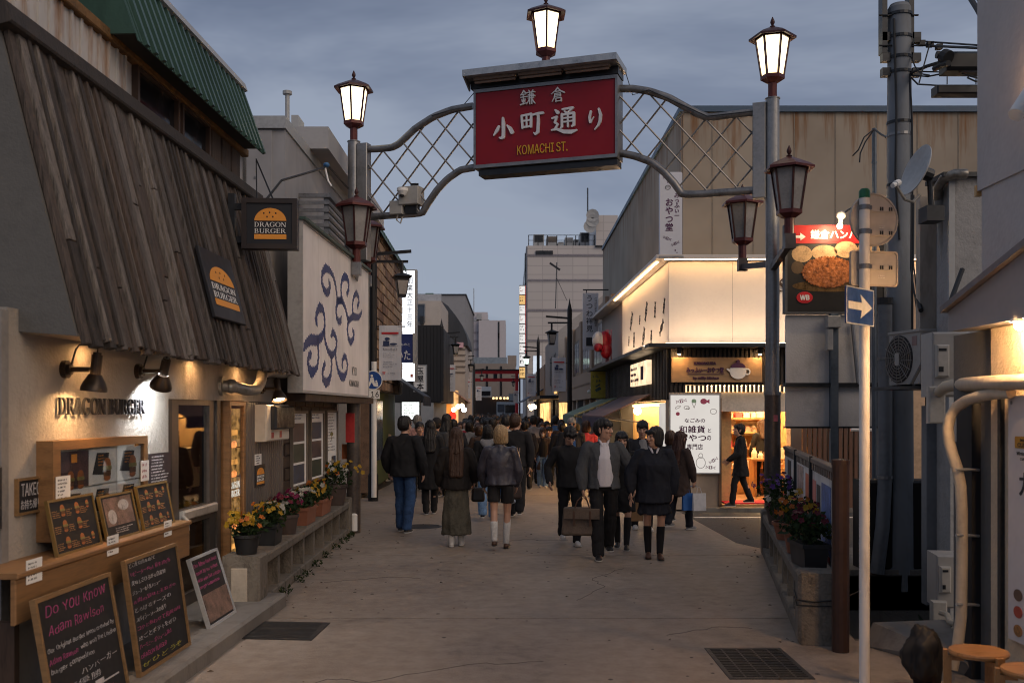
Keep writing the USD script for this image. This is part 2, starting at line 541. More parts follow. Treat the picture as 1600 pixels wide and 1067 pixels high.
hole = Polygon([(2.66, 7.75), (7.5, 7.75), (7.5, 10.75), (3.2, 10.75)])
full = Polygon([(-2.9, 1), (6, 1), (6, 7.6), (2.62, 7.6), (3.24, 12.55), (2.98, 13.2), (2.92, 17.2), (3.0, 17.3), (2.75, 17.8), (2.4, 40), (1.0, 150), (-8, 150), (-3.6, 40), (-3.2, 20.4), (-9, 20.0), (-9, 15.6), (-2.9, 15.4)])
single('ground', MB().poly(G0, sbox(-400, -40, 400, 700).difference(hole).difference(full.intersection(sbox(-20, 16.9, 20, 151)).buffer(-.004)), -.4, -.02), M('dark_earth', (.07, .062, .055), .9, bump=.4), kind='structure')
st = thing('street', None, None, kind='structure')
cuts = [1.0, 5.3, 8.42, 12.1, 17.0, 19.7, 22.2, 24.5, 27, 30, 37, 46, 58, 75, 100, 150]
def fall(v):
    """Beyond the bridge the street drops a little."""
    v = np.array(v)
    v[:, 2] -= .25 * np.clip((v[:, 1] - 17) / 10, 0, 1)
    return v
for y0, y1 in zip(cuts[:-1], cuts[1:]):
    g = full.intersection(sbox(-20, y0 + .008, 20, y1 - .008))
    v, f = MB().poly(G0, g, -.05, 0).vf()
    part(st, 'slab', (fall(v), f), STREET)
single('street_bed', MB().box((-12, 16.9, -.5), (8, 151, -.30)), SOIL, kind='structure')
rd = thing('side_street', None, None, kind='structure')
part(rd, 'asphalt', MB().poly(G0, Polygon([(2.99, 13.21), (3.25, 12.57), (14, 12.57), (14, 17.25), (2.93, 17.19)]), -.05, -.002), ASPHALT)
part(rd, 'white_line', MB().poly(G0, sbox(3.0, 16.35, 13, 16.47), -.001, .003), M('road_paint', (.6, .59, .56), .7, var=.25, scale=6))
part(rd, 'kerb', MB().box((3.0, 17.26, -.05), (12, 17.42, .07)), CONCRETE)
single('far_bank', MB().box((3.22, 10.76, -.05), (9, 12.55, .035)), CONCRETE, kind='structure')
ch = thing('stream_channel', None, None, kind='structure')
part(ch, 'bed', MB().quad([(2.6, 7.7, -1.25), (7.6, 7.7, -1.25), (7.6, 10.8, -1.25), (3.1, 10.8, -1.25)]), SOIL)
part(ch, 'side', MB().poly(G0, hole.buffer(.2, join_style=2).difference(hole), -1.3, -.03), CONCRETE)

# moss, weeds and litter along the stream
def leaf_clump(mb, c, r, n, size, seed, flat=.6):
    g = np.random.default_rng(seed)
    for _ in range(n):
        d = g.normal(size=3)
        d /= np.linalg.norm(d)
        p = np.array(c) + d * r * g.uniform(.35, 1) * np.array([1, 1, flat])
        t = unit(g.normal(size=3) + np.array([0, 0, .5]))
        w = unit(np.cross(t, g.normal(size=3)))
        L = size * g.uniform(.6, 1.3)
        mid = p + t * L * .5 + np.cross(t, w) * L * .08
        mb.add([p, mid + w * L * .28, p + t * L, mid - w * L * .28], [(0, 1, 2), (0, 2, 3)])


def leafy(name, col, k=.35):
    if name not in _mats:
        c = np.array(col)
        _mats[name] = usdkit.material(stage, '/World/Looks/' + name, {
            'g': ('geometry', {}), 'r': ('rgb_ramp', {'ramp': [(0, tuple(c * .55)), (.5, tuple(c)), (1, tuple(c * 1.5))]}),
            'p': ('principled_bsdf', {'roughness': .55, 'specular_ior_level': .3}), 't': ('translucent_bsdf', {}), 'm': ('mix_closure', {'fac': k})},
            [('g.random_per_island', 'r.fac'), ('r.color', 'p.base_color'), ('r.color', 't.color'), ('p.BSDF', 'm.closure1'), ('t.BSDF', 'm.closure2')], surface='m.closure')
    return _mats[name]


LEAF = leafy('leaf_green', (.045, .075, .022))
mb = MB()
for i in range(60):
    x, y = rng.uniform(2.9, 5.5), rng.uniform(7.9, 10.6)
    leaf_clump(mb, (x, y, -1.2 + rng.uniform(.0, .75) * (y - 7.9) / 2.7), .22, 26, .12, i)
single('stream_weeds', mb, LEAF, 'dark weeds growing down in the stream channel right of the bridge', 'weeds', kind='stuff')

# ---------------------------------------------------------------- bridge parapets
OLDSTONE = streaked('old_parapet_stone', (.155, .135, .112), (.03, .027, .022), .8, .9, scale=9, zscale=.5, bump=1.0)
FL = Frame((-2.95, 0, 0), (.0334, 1, 0))             # the shop fronts on the left; a runs away from the camera
t = thing('bridge_parapet', 'low weathered concrete bridge parapet with square openings under the flower pots, left side', 'parapet', (-2.2, 8.7, 0))
FP = Frame((-2.19, 8.58, 0), (-.11, 5.5, 0))         # its street face; a runs away, n towards the street
part(t, 'end_pillar', MB().cham(FP, -.02, .30, 0, .50, -.30, .02, .02), OLDSTONE)
part(t, 'panel', MB().cham(Frame((-2.49, 8.56, 0), (1, .0, 0)), .075, .215, .10, .40, -.01, .014, .006), M('worn_stone_panel', (.36, .31, .25), .85, var=.2, bump=.4))
part(t, 'coping', MB().cham(FP, .30, 5.45, .385, .475, -.26, .01, .015), OLDSTONE)
part(t, 'plinth', MB().cham(FP, .30, 5.45, 0, .10, -.26, .0, .01), OLDSTONE)
for k in range(9):
    a = .30 + (5.45 - .38) * k / 8 + (.0 if k else .0)
    part(t, 'baluster', MB().fbox(FP, a, a + .10, .10, .385, -.22, -.03), OLDSTONE)
part(t, 'end_post', MB().cham(FP, 5.45, 5.75, 0, .52, -.28, .02, .02), OLDSTONE)
single('parapet_weeds', (lambda m: [leaf_clump(m, FP.P(a, .03, .05), .08, 40, .038, int(a * 10)) for a in (.9, 1.6, 2.0, 2.6, 3.3, 4.0, 4.6, 5.0, 5.3)] and m)(MB()), LEAF, 'straggling weeds at the foot of the left bridge parapet', 'weeds', kind='stuff')

FR_ = Frame((3.09, 12.3, 0), (2.165 - 3.09, 7.47 - 12.3, 0))   # street face of the right parapet; a runs towards the camera
LR = float(np.hypot(3.09 - 2.165, 12.3 - 7.47))
t = thing('bridge_parapet', 'mossy low concrete bridge parapet on the right below the notice boards', 'parapet', (2.2, 7.5, 0))
part(t, 'end_pillar', MB().cham(FR_, LR - .26, LR + .02, 0, .54, -.27, .02, .025), OLDSTONE)
part(t, 'panel', MB().cham(Frame((2.20, 7.45, 0), (1, -.0, 0)), .065, .195, .09, .37, -.02, .016, .006), M('worn_stone_panel', (.36, .31, .25)))
part(t, 'coping', MB().cham(FR_, .26, LR - .26, .40, .50, -.25, .01, .015), OLDSTONE)
part(t, 'plinth', MB().cham(FR_, .26, LR - .26, 0, .10, -.25, .01, .01), OLDSTONE)
for k in range(8):
    a = .26 + (LR - .62) * k / 7
    part(t, 'baluster', MB().fbox(FR_, a, a + .10, .10, .40, -.22, -.03), OLDSTONE)
part(t, 'end_post', MB().cham(FR_, 0, .26, 0, .54, -.27, .02, .02), OLDSTONE)
part(t, 'binding_wire', MB().tube([FR_.P(LR - .28, .36, .024), FR_.P(LR + .024, .34, .03), FR_.P(LR + .03, .33, -.1), FR_.P(LR + .03, .35, -.28), FR_.P(LR + .02, .42, -.42)], .006, 5)
     .tube([FR_.P(LR - .28, .31, .024), FR_.P(LR + .024, .30, .03), FR_.P(LR + .03, .30, -.28)], .005, 5), RUBBER)

# ---------------------------------------------------------------- things set into the street
IRON = M('cast_iron', (.045, .043, .042), .6, metal=.5, var=.3, scale=12, bump=.3)
t = thing('manhole_cover', 'round iron manhole cover in the street beside the man in jeans', 'manhole cover', (-1.36, 15.1, 0))
part(t, 'rim', MB().lathe([(.30, -.02), (.30, .004), (.27, .004), (.27, -.02), (.30, -.02)], 28, (-1.36, 15.1, 0), cap=False), IRON)
part(t, 'lid', MB().lathe([(.262, -.02), (.262, .003)], 28, (-1.36, 15.1, 0)), IRON)
t = thing('drain_grate', 'rectangular iron drain grate in the street near the white signpost', 'drain grate', (1.66, 6.95, 0))
part(t, 'frame', MB().poly(G0, sbox(1.42, 6.5, 1.98, 7.35).difference(sbox(1.45, 6.54, 1.95, 7.31)), -.03, .006), IRON)
part(t, 'pit', MB().poly(G0, sbox(1.45, 6.54, 1.95, 7.31), -.02, .0015), M('pit_black', (.006, .006, .006), .9))
for k in range(17):
    y = 6.56 + k * .0445
    part(t, 'bar', MB().box((1.45, y, .0018), (1.95, y + .018, .006)), IRON)
for k in range(4):
    x = 1.53 + k * .11
    part(t, 'cross_bar', MB().box((x, 6.54, .0025), (x + .012, 7.31, .0052)), IRON)
t = thing('metal_cover_plate', 'dark steel cover plate let into the ground before the burger shop step', 'cover plate', (-1.8, 7.95, 0))
part(t, 'plate', MB().poly(G0, Polygon([(-2.17, 7.66), (-1.53, 7.60), (-1.50, 8.22), (-2.12, 8.28)]), -.03, .007), IRON)
for k in range(12):
    y = 7.68 + k * .047
    part(t, 'rib', MB().box((-2.08, y, .0065), (-1.56, y + .014, .0105)), IRON)

mb = MB()
for _ in range(150):
    x, y = rng.uniform(-2.0, 3), rng.uniform(5.5, 17)
    if rng.random() < .6:
        x = (-2.12 + abs(rng.normal()) * .18) if rng.random() < .5 else 2.1 + .193 * (y - 7.5) - abs(rng.normal()) * .16
    a, r = rng.uniform(0, 6.3), rng.uniform(.008, .026)
    d, e = np.array([math.cos(a), math.sin(a), 0]) * r, np.array([-math.sin(a), math.cos(a), 0]) * r * .5
    p = np.array([x, y, .003])
    mb.add([p - d, p + e + [0, 0, r * .4], p + d, p - e], [(0, 1, 2), (0, 2, 3)])
single('street_litter', mb, leafy('dry_leaf', (.12, .075, .035), .1), 'dry leaves and scraps scattered on the street along both parapets', 'litter', kind='stuff')
mb = MB()
for _ in range(130):
    x, y, r = rng.uniform(-1.9, 2.2), rng.uniform(5, 16.8), rng.uniform(.008, .02)
    mb.lathe([(r, -.001), (r * .8, .0012)], 7, (x, y, .0005))
single('gum_spots', mb, M('gum_grey', (.06, .052, .046), .8), 'dark trodden gum spots dotted over the street surface', 'gum', kind='stuff')
for pts in (((-1.7, 6.1), (-1.2, 6.5), (-.9, 6.45), (-.3, 6.9), (.3, 6.95)), ((.6, 9.2), (.9, 9.9), (.85, 10.4), (1.3, 11.2)), ((-1.9, 10.2), (-1.3, 10.5), (-.9, 10.4)), ((1.2, 7.8), (1.7, 8.1), (2.0, 8.0)), ((-.4, 13.2), (.2, 13.6), (.9, 13.4))):
    q = [np.array([x + rng.uniform(-.03, .03), y + rng.uniform(-.03, .03)]) for a_, b_ in zip(pts[:-1], pts[1:]) for x, y in [np.array(a_) + (np.array(b_) - np.array(a_)) * k / 6 for k in range(6)]]
    part(st, 'crack', MB().poly(G0, LineString(q).buffer(.0026), .0003, .0016), M('crack_dark', (.035, .03, .026), .9))

# ================================================================ the burger shop on the left
PLASTER = streaked('grey_plaster', (.34, .31, .275), (.12, .10, .085), .55, .85, scale=3.0, zscale=.6, bump=.5)
SIDING = streaked('pale_metal_siding', (.42, .41, .40), (.22, .09, .02), .8, .55, scale=7, zscale=.15)
GREENROOF = streaked('green_metal_roof', (.042, .088, .073), (.02, .042, .035), .5, .42, metal=.2, scale=6)
woods = [M(f'weathered_plank_{n}', c, .8, var=.55, scale=4.2, stretch=(9, 9, .5), bump=1.0, bscale=14, col2=tuple(np.array(c) * .2))
         for n, c in (('grey', (.092, .080, .073)), ('brown', (.074, .058, .050)), ('pale', (.150, .132, .120)), ('russet', (.075, .055, .046)), ('dark', (.040, .033, .030)))]
shop = thing('burger_shop', 'burger shop with slanted weathered plank awning and green metal mansard roof', 'building', (-3.2, 8, 0))
mb = MB()
mb.fbox(FL, 5.46, 7.80, 0, 2.32, -.2, 0)
mb.fbox(FL, 7.80, 11.2, 1.845, 2.32, -.2, -.003)
part(shop, 'plaster_wall', mb, PLASTER)
part(shop, 'corner_board', MB().fbox(FL, 5.38, 5.455, 0, 2.3, -.22, .012), M('grey_board', (.2, .19, .18), .7, bump=.2))
part(shop, 'side_wall', MB().box((-9, 5.62, 0), (-3.0, 5.8, 6.2)), M('grey_render', (.105, .103, .10), .85, var=.1, bump=.3))
# plank awning
FA = Frame(FL.P(0, 2.15, .35), FL.u, FL.P(0, 3.92, -.10) - FL.P(0, 2.15, .35))
AH = float(np.linalg.norm(FL.P(0, 3.92, -.10) - FL.P(0, 2.15, .35)))
part(shop, 'awning_board', MB().fbox(FA, 5.62, 10.5, .05, AH + .05, -.035, -.012), DARKWOOD)
a, k = 5.60, 0
pr = random.Random(3)
while a < 10.48:
    w = pr.uniform(.066, .118)
    up = pr.choice((0, .004, .011, .02))
    cut = pr.uniform(.3, AH - .3) if pr.random() < .35 else None
    for b0, b1 in (((-pr.uniform(0, .04), AH - .01),) if cut is None else ((-pr.uniform(0, .04), cut - .004), (cut + .004, AH - .01))):
        part(shop, 'plank', MB().cham(FA, a + .004, min(a + w, 10.5) - .004, b0, b1, -.010, .014 + up + pr.uniform(0, .004), .003), pr.choice(woods[:3] + woods))
    a += w
    if pr.random() < .5 and a < 10.4:
        part(shop, 'batten', MB().cham(FA, a - .022, a + .016, -pr.uniform(.0, .02), AH - .01, .02, .048, .003), pr.choice(woods))
part(shop, 'top_beam', MB().cham(FA, 5.52, 10.56, AH - .03, AH + .10, -.04, .085, .012), woods[4])
tri = [FL.P(5.58, 2.24, -.6), FL.P(5.58, 2.17, .33), FL.P(5.58, 3.93, -.12), FL.P(5.58, 3.93, -.6)]
part(shop, 'awning_cheek', MB().hexa(tri + [q + np.array([0, .03, 0]) for q in tri]), M('grey_render', (.22, .22, .215)))
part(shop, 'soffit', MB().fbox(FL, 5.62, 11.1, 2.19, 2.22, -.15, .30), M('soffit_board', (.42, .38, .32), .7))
# upper storey
FU = Frame(FL.P(0, 0, -.18), FL.u)
part(shop, 'upper_wall', MB().fbox(FU, 5.6, 10.5, 3.8, 4.5, -.15, -.02), SIDING)
for i in range(13):
    a = 5.7 + i * .14
    part(shop, 'siding_rib', MB().fbox(FU, a, a + .03, 3.9, 4.40, -.02, .018), SIDING)
for i in range(12):
    a = 5.73 + i * .14
    part(shop, 'siding_panel', MB().fbox(FU, a + .002, a + .108, 3.9, 4.38, -.02, .002), SIDING)
part(shop, 'wall_plate', MB().cham(FU, 5.6, 10.35, 4.385, 4.46, -.05, .05, .008), M('rusty_timber', (.16, .085, .03), .8, var=.45, scale=5, bump=.3))
for a0, a1 in ((7.62, 8.42), (8.56, 9.2)):
    w = part(shop, 'window', MB().poly(FU, sbox(a0 - .04, 3.93, a1 + .04, 4.4).difference(sbox(a0, 3.97, a1, 4.37)), -.03, .03), M('brown_frame', (.07, .045, .035), .5))
    part(w, 'pane', MB().fbox(FU, a0, a1, 3.97, 4.37, -.015, -.008), M('dark_glass', (.012, .012, .014), .15, var=.1))
for a0, a1 in ((9.3, 9.55), (9.6, 9.85), (9.9, 10.15)):
    part(shop, 'wall_board', MB().cham(FU, a0, a1, 3.93, 4.38, -.02, .02, .006), woods[3])
# green mansard
e0, e1 = FL.P(7.06, 4.42, .05), FL.P(10.2, 4.40, .05)
FM = Frame(FL.P(0, 4.40, .06), FL.u, FL.P(0, 5.02, -.16) - FL.P(0, 4.40, .06))
for i in range(20):
    a = 7.06 + i * .157
    part(shop, 'roof_sheet', MB().fbox(FM, a + .002, a + .155, -.03, .66, -.008, 0).fbox(FM, a + .10, a + .150, -.03, .66, 0, .028).fbox(FM, a + .04, a + .055, -.03, .66, 0, .008), GREENROOF)
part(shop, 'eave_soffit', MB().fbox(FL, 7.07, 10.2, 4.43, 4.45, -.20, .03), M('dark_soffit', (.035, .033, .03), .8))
tri = [FL.P(7.05, 4.42, -.9), FL.P(7.05, 4.42, .05), FL.P(7.05, 5.02, -.16), FL.P(7.05, 5.02, -.9)]
part(shop, 'roof_end', MB().hexa(tri + [q + np.array([0, .02, 0]) for q in tri]), GREENROOF)
part(shop, 'roof_cap', MB().fbox(FM, 7.0, 10.26, .66, .74, -.05, .05).hexa([FL.P(7.0, 5.08, -2.5), FL.P(10.26, 5.08, -2.5), FL.P(10.26, 5.08, -.2), FL.P(7.0, 5.08, -.2), FL.P(7.0, 5.14, -2.5), FL.P(10.26, 5.14, -2.5), FL.P(10.26, 5.14, -.2), FL.P(7.0, 5.14, -.2)]), PAINTGREY)
part(shop, 'upper_end_wall', MB().fbox(FU, 10.36, 10.5, 2.2, 4.42, -3.0, -.02), M('grey_render', (.22, .22, .215)))
# door and what is behind it
FRAME_M = M('bronze_frame', (.10, .085, .075), .4, metal=.5, var=.15)
d = part(shop, 'door', MB().poly(FL, sbox(8.07, .12, 9.04, 1.845).difference(unary_union([sbox(8.15, .22, 8.90, .80), sbox(8.15, .93, 8.90, 1.80)])), -.10, -.05), FRAME_M)
part(d, 'pane', MB().fbox(FL, 8.15, 8.90, .22, .80, -.08, -.075).fbox(FL, 8.15, 8.90, .93, 1.80, -.08, -.075), GLASS)
part(d, 'handle', MB().cham(FL, 8.17, 9.02, .845, .925, -.05, -.01, .012).tube([FL.P(8.17, .88, -.02), FL.P(8.12, .86, .03), FL.P(8.11, .78, .04)], .018, 8), M('pale_metal', (.5, .47, .43), .35, metal=.6))
part(shop, 'door_post', MB().fbox(FL, 7.80, 7.93, 0, 1.845, -.2, -.02), DARK)
part(shop, 'door_post', MB().fbox(FL, 7.96, 8.06, .1, 1.845, -.14, -.04), FRAME_M)
part(shop, 'door_post', MB().fbox(FL, 9.05, 9.14, .1, 1.845, -.14, -.03), FRAME_M)
part(shop, 'door_post', MB().fbox(FL, 9.14, 9.24, 0, 1.845, -.2, -.06), DARK)
inn = MB().fbox(FL, 7.4, 9.9, 0, 2.3, -2.6, -2.5).fbox(FL, 7.3, 7.4, 0, 2.3, -2.5, -.21).fbox(FL, 9.9, 10, 0, 2.3, -2.5, -.21)
part(shop, 'inner_wall', inn, M('brown_inner_wall', (.10, .06, .04), .7, var=.3))
part(shop, 'inner_floor', MB().fbox(FL, 7.4, 9.9, .0, .1, -2.5, -.1), DARKWOOD)
part(shop, 'inner_ceiling', MB().fbox(FL, 7.4, 9.9, 2.28, 2.31, -2.5, -.2), DARKWOOD)
single('shop_pendant_lamp', MB().ball(FL.P(8.75, 1.62, -1.1), .05, 2).tube([FL.P(8.75, 1.66, -1.1), FL.P(8.75, 2.27, -1.1)], .006, 5), glow('dim_bulb', (1, .5, .2), 2.2), 'small warm pendant lamp glimpsed through the burger shop door', 'lamp')
part(shop, 'doorstep', MB().cham(FL, 5.0, 9.0, -.02, .115, -.15, .62, .02), CONCRETE)
# metal clad end bay
CLAD = M('brown_grey_cladding', (.13, .115, .105), .5, metal=.2, var=.2, stretch=(1, 1, .2))
part(shop, 'end_bay', MB().fbox(FL, 9.78, 11.2, .0, 1.845, -.15, -.012), CLAD)
for i in range(17):
    a = 9.80 + i * .082
    part(shop, 'cladding_strip', MB().cham(FL, a, a + .070, .02, 1.84, -.012, .012, .006), CLAD)
for i, (px, c) in enumerate(((155, .12), (320, .12), (392, .14))):
    a = FL.hit(px, 560, c)[0]
    dl = thing('awning_downlight', ['recessed warm downlight under the near end of the plank awning', 'recessed warm downlight under the awning above the shop door', 'recessed warm downlight under the awning beside the bent duct'][i], 'light', FL.P(a, 2.18, c))
    part(dl, 'trim', MB().lathe([(.055, 2.175), (.055, 2.189), (.04, 2.189), (.04, 2.176), (.055, 2.175)], 14, (*FL.P(a, 0, c)[:2], 0), cap=False), WHITE)
    part(dl, 'bulb', MB().lathe([(.038, 2.178), (.038, 2.186)], 14, (*FL.P(a, 0, c)[:2], 0)), glow('warm_downlight', (1, .52, .20), 120))

# ---- spot lamps on brackets
BRONZE = M('dark_bronze', (.055, .04, .03), .4, metal=.6, var=.25)
def spot_lamp(px, py, tilt, bulb, label, reach=.17):
    a, z = FL.hit(px, py)
    base = FL.P(a, z, 0)
    t = thing('bracket_spot_lamp', label, 'wall lamp', base)
    fr = Frame(base, FL.u)
    part(t, 'rose', MB().cyl(fr.P(0, 0, 0), fr.P(0, 0, .03), .055, 16).cyl(fr.P(0, 0, .03), fr.P(0, 0, .05), .035, 14), BRONZE)
    part(t, 'arm', MB().cyl(fr.P(0, 0, .04), fr.P(.02, 0, reach), .016, 8), BRONZE)
    ax = unit(FL.u * tilt[0] + FL.n * tilt[1] - np.array([0, 0, 1.0]))
    c = fr.P(.03, .02, reach + .02)
    part(t, 'body', MB().cyl(c - ax * .07, c + ax * .06, .033, 14).cyl(c - ax * .085, c - ax * .07, .025, 14), BRONZE)
    R = np.stack([unit(np.cross(ax, (0.3, 1, 0))), unit(np.cross(ax, unit(np.cross(ax, (0.3, 1, 0))))), -ax], 1)
    if np.linalg.det(R) < 0:
        R[:, 0] *= -1
    part(t, 'shade', MB().lathe([(.077, -.15), (.080, -.155), (.080, -.135), (.066, -.10), (.038, -.05), (.036, -.05), (.062, -.10), (.076, -.135), (.077, -.15)], 20, c, R, cap=False), BRONZE, smooth=40)
    part(t, 'bulb', MB().lathe([(.055, -.137), (.055, -.125)], 16, c, R), bulb)
    part(t, 'cable', MB().tube([fr.P(0, .03, .05), fr.P(-.005, .12, .08), fr.P(0, .15, .10), c - ax * .13, c - ax * .08], .006, 6), RUBBER)
    return t
spot_lamp(99, 577, (.0, -.10), glow('amber_bulb', (1, .56, .23), 140), 'bronze bracket spot lamp at far left above the shop lettering, glowing amber')
spot_lamp(214, 580, (.35, -.35), glow('cool_bulb', (.93, .97, 1.0), 260), 'bracket spot lamp with cold white light beside the shop door')
spot_lamp(407, 607, (-.30, .22), glow('faint_bulb', (1, .6, .28), 45), 'small bracket spot lamp tilted outwards above the meter box', .15)
# ---- bent duct
t = thing('bent_duct', 'thick bent galvanised vent duct curling out of the plaster wall under the awning', 'duct', FL.P(9.2, 2.0, 0))
a0, z0 = FL.hit(345, 603)
pts = [FL.P(a0, z0, -.02), FL.P(a0 + .02, z0, .10), FL.P(a0 + .16, z0 - .035, .19), FL.P(a0 + .38, z0 - .03, .21), FL.P(a0 + .58, z0 + .05, .20), FL.P(a0 + .70, z0 + .14, .18), FL.P(a0 + .95, z0 + .165, .18), FL.P(a0 + 1.5, z0 + .17, .18)]
part(t, 'pipe', MB().tube(pts, .052, 14), M('galvanised', (.30, .28, .25), .4, metal=.7, var=.3), smooth=40)
part(t, 'flange', MB().cyl(FL.P(a0, z0, 0), FL.P(a0, z0, .03), .09, 18), M('galvanised', (.30, .28, .25)))
part(t, 'elbow_cap', MB().ball(FL.P(a0 + .03, z0, .09), (.065, .065, .065), 2), M('galvanised', (.30, .28, .25)), smooth=True)
# ---- raised letters
g = serif('DRAGON BURGER', 1.0)
a0, z0 = FL.hit(87, 650)
a1, z1 = FL.hit(222, 645)
sg = thing('shop_lettering', 'raised black serif letters DRAGON BURGER on the plaster wall', 'lettering', FL.P(a0, z0, 0))
LH = .105
x = 0
tot = g.bounds[2] - g.bounds[0]
for i, q in enumerate(sorted(getattr(g, 'geoms', [g]), key=lambda q: q.bounds[0])):
    q = affinity.scale(affinity.translate(q, -g.bounds[0], 0), (a1 - a0) / tot, LH, origin=(0, 0))
    part(sg, 'letter', MB().poly(FL, affinity.translate(q, a0, (z0 + z1) / 2 - .0), .012, .026), INK)

# ---- burger pictures for menus (flat print: own drawing)
BUN = M('print_bun', (.34, .11, .03), .55, var=.3, scale=30)
FILL = M('print_filling', (.12, .05, .02), .6, var=.5, scale=60)
LETT = M('print_lettuce', (.22, .19, .06), .6, var=.4, scale=60)
SHOT = M('print_dark_plum', (.085, .045, .05), .6, var=.6, scale=9)
SILVER = M('print_grey', (.34, .32, .31), .6, var=.5, scale=18)
PINK = M('pink_chalk', (.36, .06, .17), .8, var=.2)
CHALK = M('white_chalk', (.42, .40, .40), .8, var=.25)
SLATE = M('blackboard', (.012, .012, .014), .6, var=.3, scale=5)
GOLDFRAME = M('gold_frame', (.20, .125, .04), .4, metal=.3, var=.15)
def el(cx, cy, rx, ry):
    return affinity.translate(affinity.scale(Point(0, 0).buffer(1, 8), rx, ry, origin=(0, 0)), cx, cy)
def burger(cx, cy, s):
    bun = unary_union([el(cx, cy + .22 * s, .42 * s, .36 * s).intersection(sbox(-9, cy + .16 * s, 9, 9)), el(cx, cy - .42 * s, .38 * s, .16 * s)])
    fil = sbox(cx - .40 * s, cy - .34 * s, cx + .40 * s, cy - .06 * s)
    let = unary_union([el(cx + k * .13 * s, cy + .06 * s, .1 * s, .11 * s) for k in (-3, -2, -1, 0, 1, 2, 3)])
    return bun, fil, let
def print_burgers(par, F, spots, c):
    b = [burger(*q) for q in spots]
    for i, (n, m) in enumerate((('bun_print', BUN), ('filling_print', FILL), ('salad_print', LETT))):
        part(par, n, MB().poly(F, unary_union([q[i] for q in b]), c, c + .0012 + i * .0004), m)
def scribble(a0, a1, b, h, seed, word=.16):
    """A line of small print too small to read."""
    g, x, out = random.Random(seed), a0, []
    while x < a1 - .02:
        w = g.uniform(.25, 1) * h
        out.append(sbox(x, b + g.uniform(0, .25) * h, x + w * .28, b + h * g.uniform(.7, 1)))
        if g.random() < .7:
            yy = b + h * g.choice((.1, .45, .75))
            out.append(sbox(x, yy, x + w * .8, yy + h * .2))
        x += w * .95 + (h * .8 if g.random() < .15 else 0)
    return unary_union(out)
def lines(a0, a1, b0, b1, n, seed, fill=.55):
    h = (b1 - b0) / n
    g = random.Random(seed)
    return unary_union([scribble(a0, a0 + (a1 - a0) * g.uniform(.6, 1), b1 - (i + 1) * h + h * .2, h * fill, seed * 31 + i) for i in range(n)])

# framed light board with six menu pictures
f0 = FL.hit(83, 700, .10); f1 = FL.hit(231, 690, .10)
A0, A1 = f0[0], f1[0]
Zt, Zb = 1.575, .99
t = thing('menu_case', 'oak framed wall case with six burger pictures under the shop lettering', 'display case', FL.P(A0, Zb, 0))
part(t, 'frame', MB().poly(FL, sbox(A0, Zb, A1, Zt).difference(sbox(A0 + .09, Zb + .05, A1 - .06, Zt - .055)), 0, .10), OAK)
part(t, 'back', MB().fbox(FL, A0 + .08, A1 - .05, Zb + .04, Zt - .05, .0, .03), PAPER)
FLc = Frame(FL.P(0, 0, .045), FL.u)
w, h = (A1 - A0 - .17) / 3, (Zt - Zb - .12) / 2
for r in range(2):
    for c in range(3):
        x0, y0 = A0 + .095 + c * w, Zb + .055 + (1 - r) * h
        first = r == 0 and c == 0
        s = part(t, 'picture', MB().fbox(FLc, x0 + .004, x0 + w - .004, y0 + .004, y0 + h - .004, .031, .034), SHOT if first else WHITE)
        if first:
            print_burgers(s, FLc, [(x0 + w * .4, y0 + h * .22, .10), (x0 + w * .72, y0 + h * .22, .10)], .0345)
            part(s, 'lamp_print', MB().fbox(FLc, x0 + w * .42, x0 + w * .60, y0 + h * .68, y0 + h * .90, .0345, .0356), ORANGE)
        else:
            q = Polygon([(x0 + w * .12, y0 + h * .30), (x0 + w * .62, y0 + h * .25), (x0 + w * .72, y0 + h * .86), (x0 + w * .28, y0 + h * .88)])
            part(s, 'dark_print', MB().poly(FLc, q, .0345, .0355), INK)
            part(s, 'title_print', MB().poly(FLc, lines(x0 + w * .32, x0 + w * .66, y0 + h * .5, y0 + h * .84, 4, r * 3 + c), .0357, .0363), ORANGE)
            print_burgers(s, FLc, [(x0 + w * .64, y0 + h * .40, .13)], .0366)
part(t, 'glass', MB().fbox(FLc, A0 + .085, A1 - .055, Zb + .045, Zt - .05, .045, .049), GLASS)
# take-out slate
a0, _ = FL.hit(22, 770); a1, _ = FL.hit(79, 770)
zt, zb = EYE - (748 - 642) / FPX * a0, EYE - (806 - 642) / FPX * a0
t = thing('takeout_slate', 'small wooden framed slate lettered TAKEOUT OK hanging on the plaster wall', 'sign', FL.P(a0, zb, 0))
part(t, 'frame', MB().poly(FL, sbox(a0, zb, a1, zt).difference(sbox(a0 + .014, zb + .014, a1 - .014, zt - .014)), .0, .022), PINEWOOD)
part(t, 'slate', MB().fbox(FL, a0 + .01, a1 - .01, zb + .01, zt - .01, .0, .012), SLATE)
W = a1 - a0
part(t, 'chalk_print', MB().poly(FL, centred(letters('TAKEOUT', .06, 'sans'), a0 + W / 2, zt - .068, W * .74, .072), .0125, .0135).poly(FL, centred(letters('お持ち帰り', .05), a0 + W * .38, zb + .055, W * .52, .055), .0125, .0135), CHALK)
part(t, 'pink_print', MB().poly(FL, centred(letters('OK', .05, 'sans'), a0 + W * .80, zb + .06, W * .24, .062), .0125, .0135), PINK)
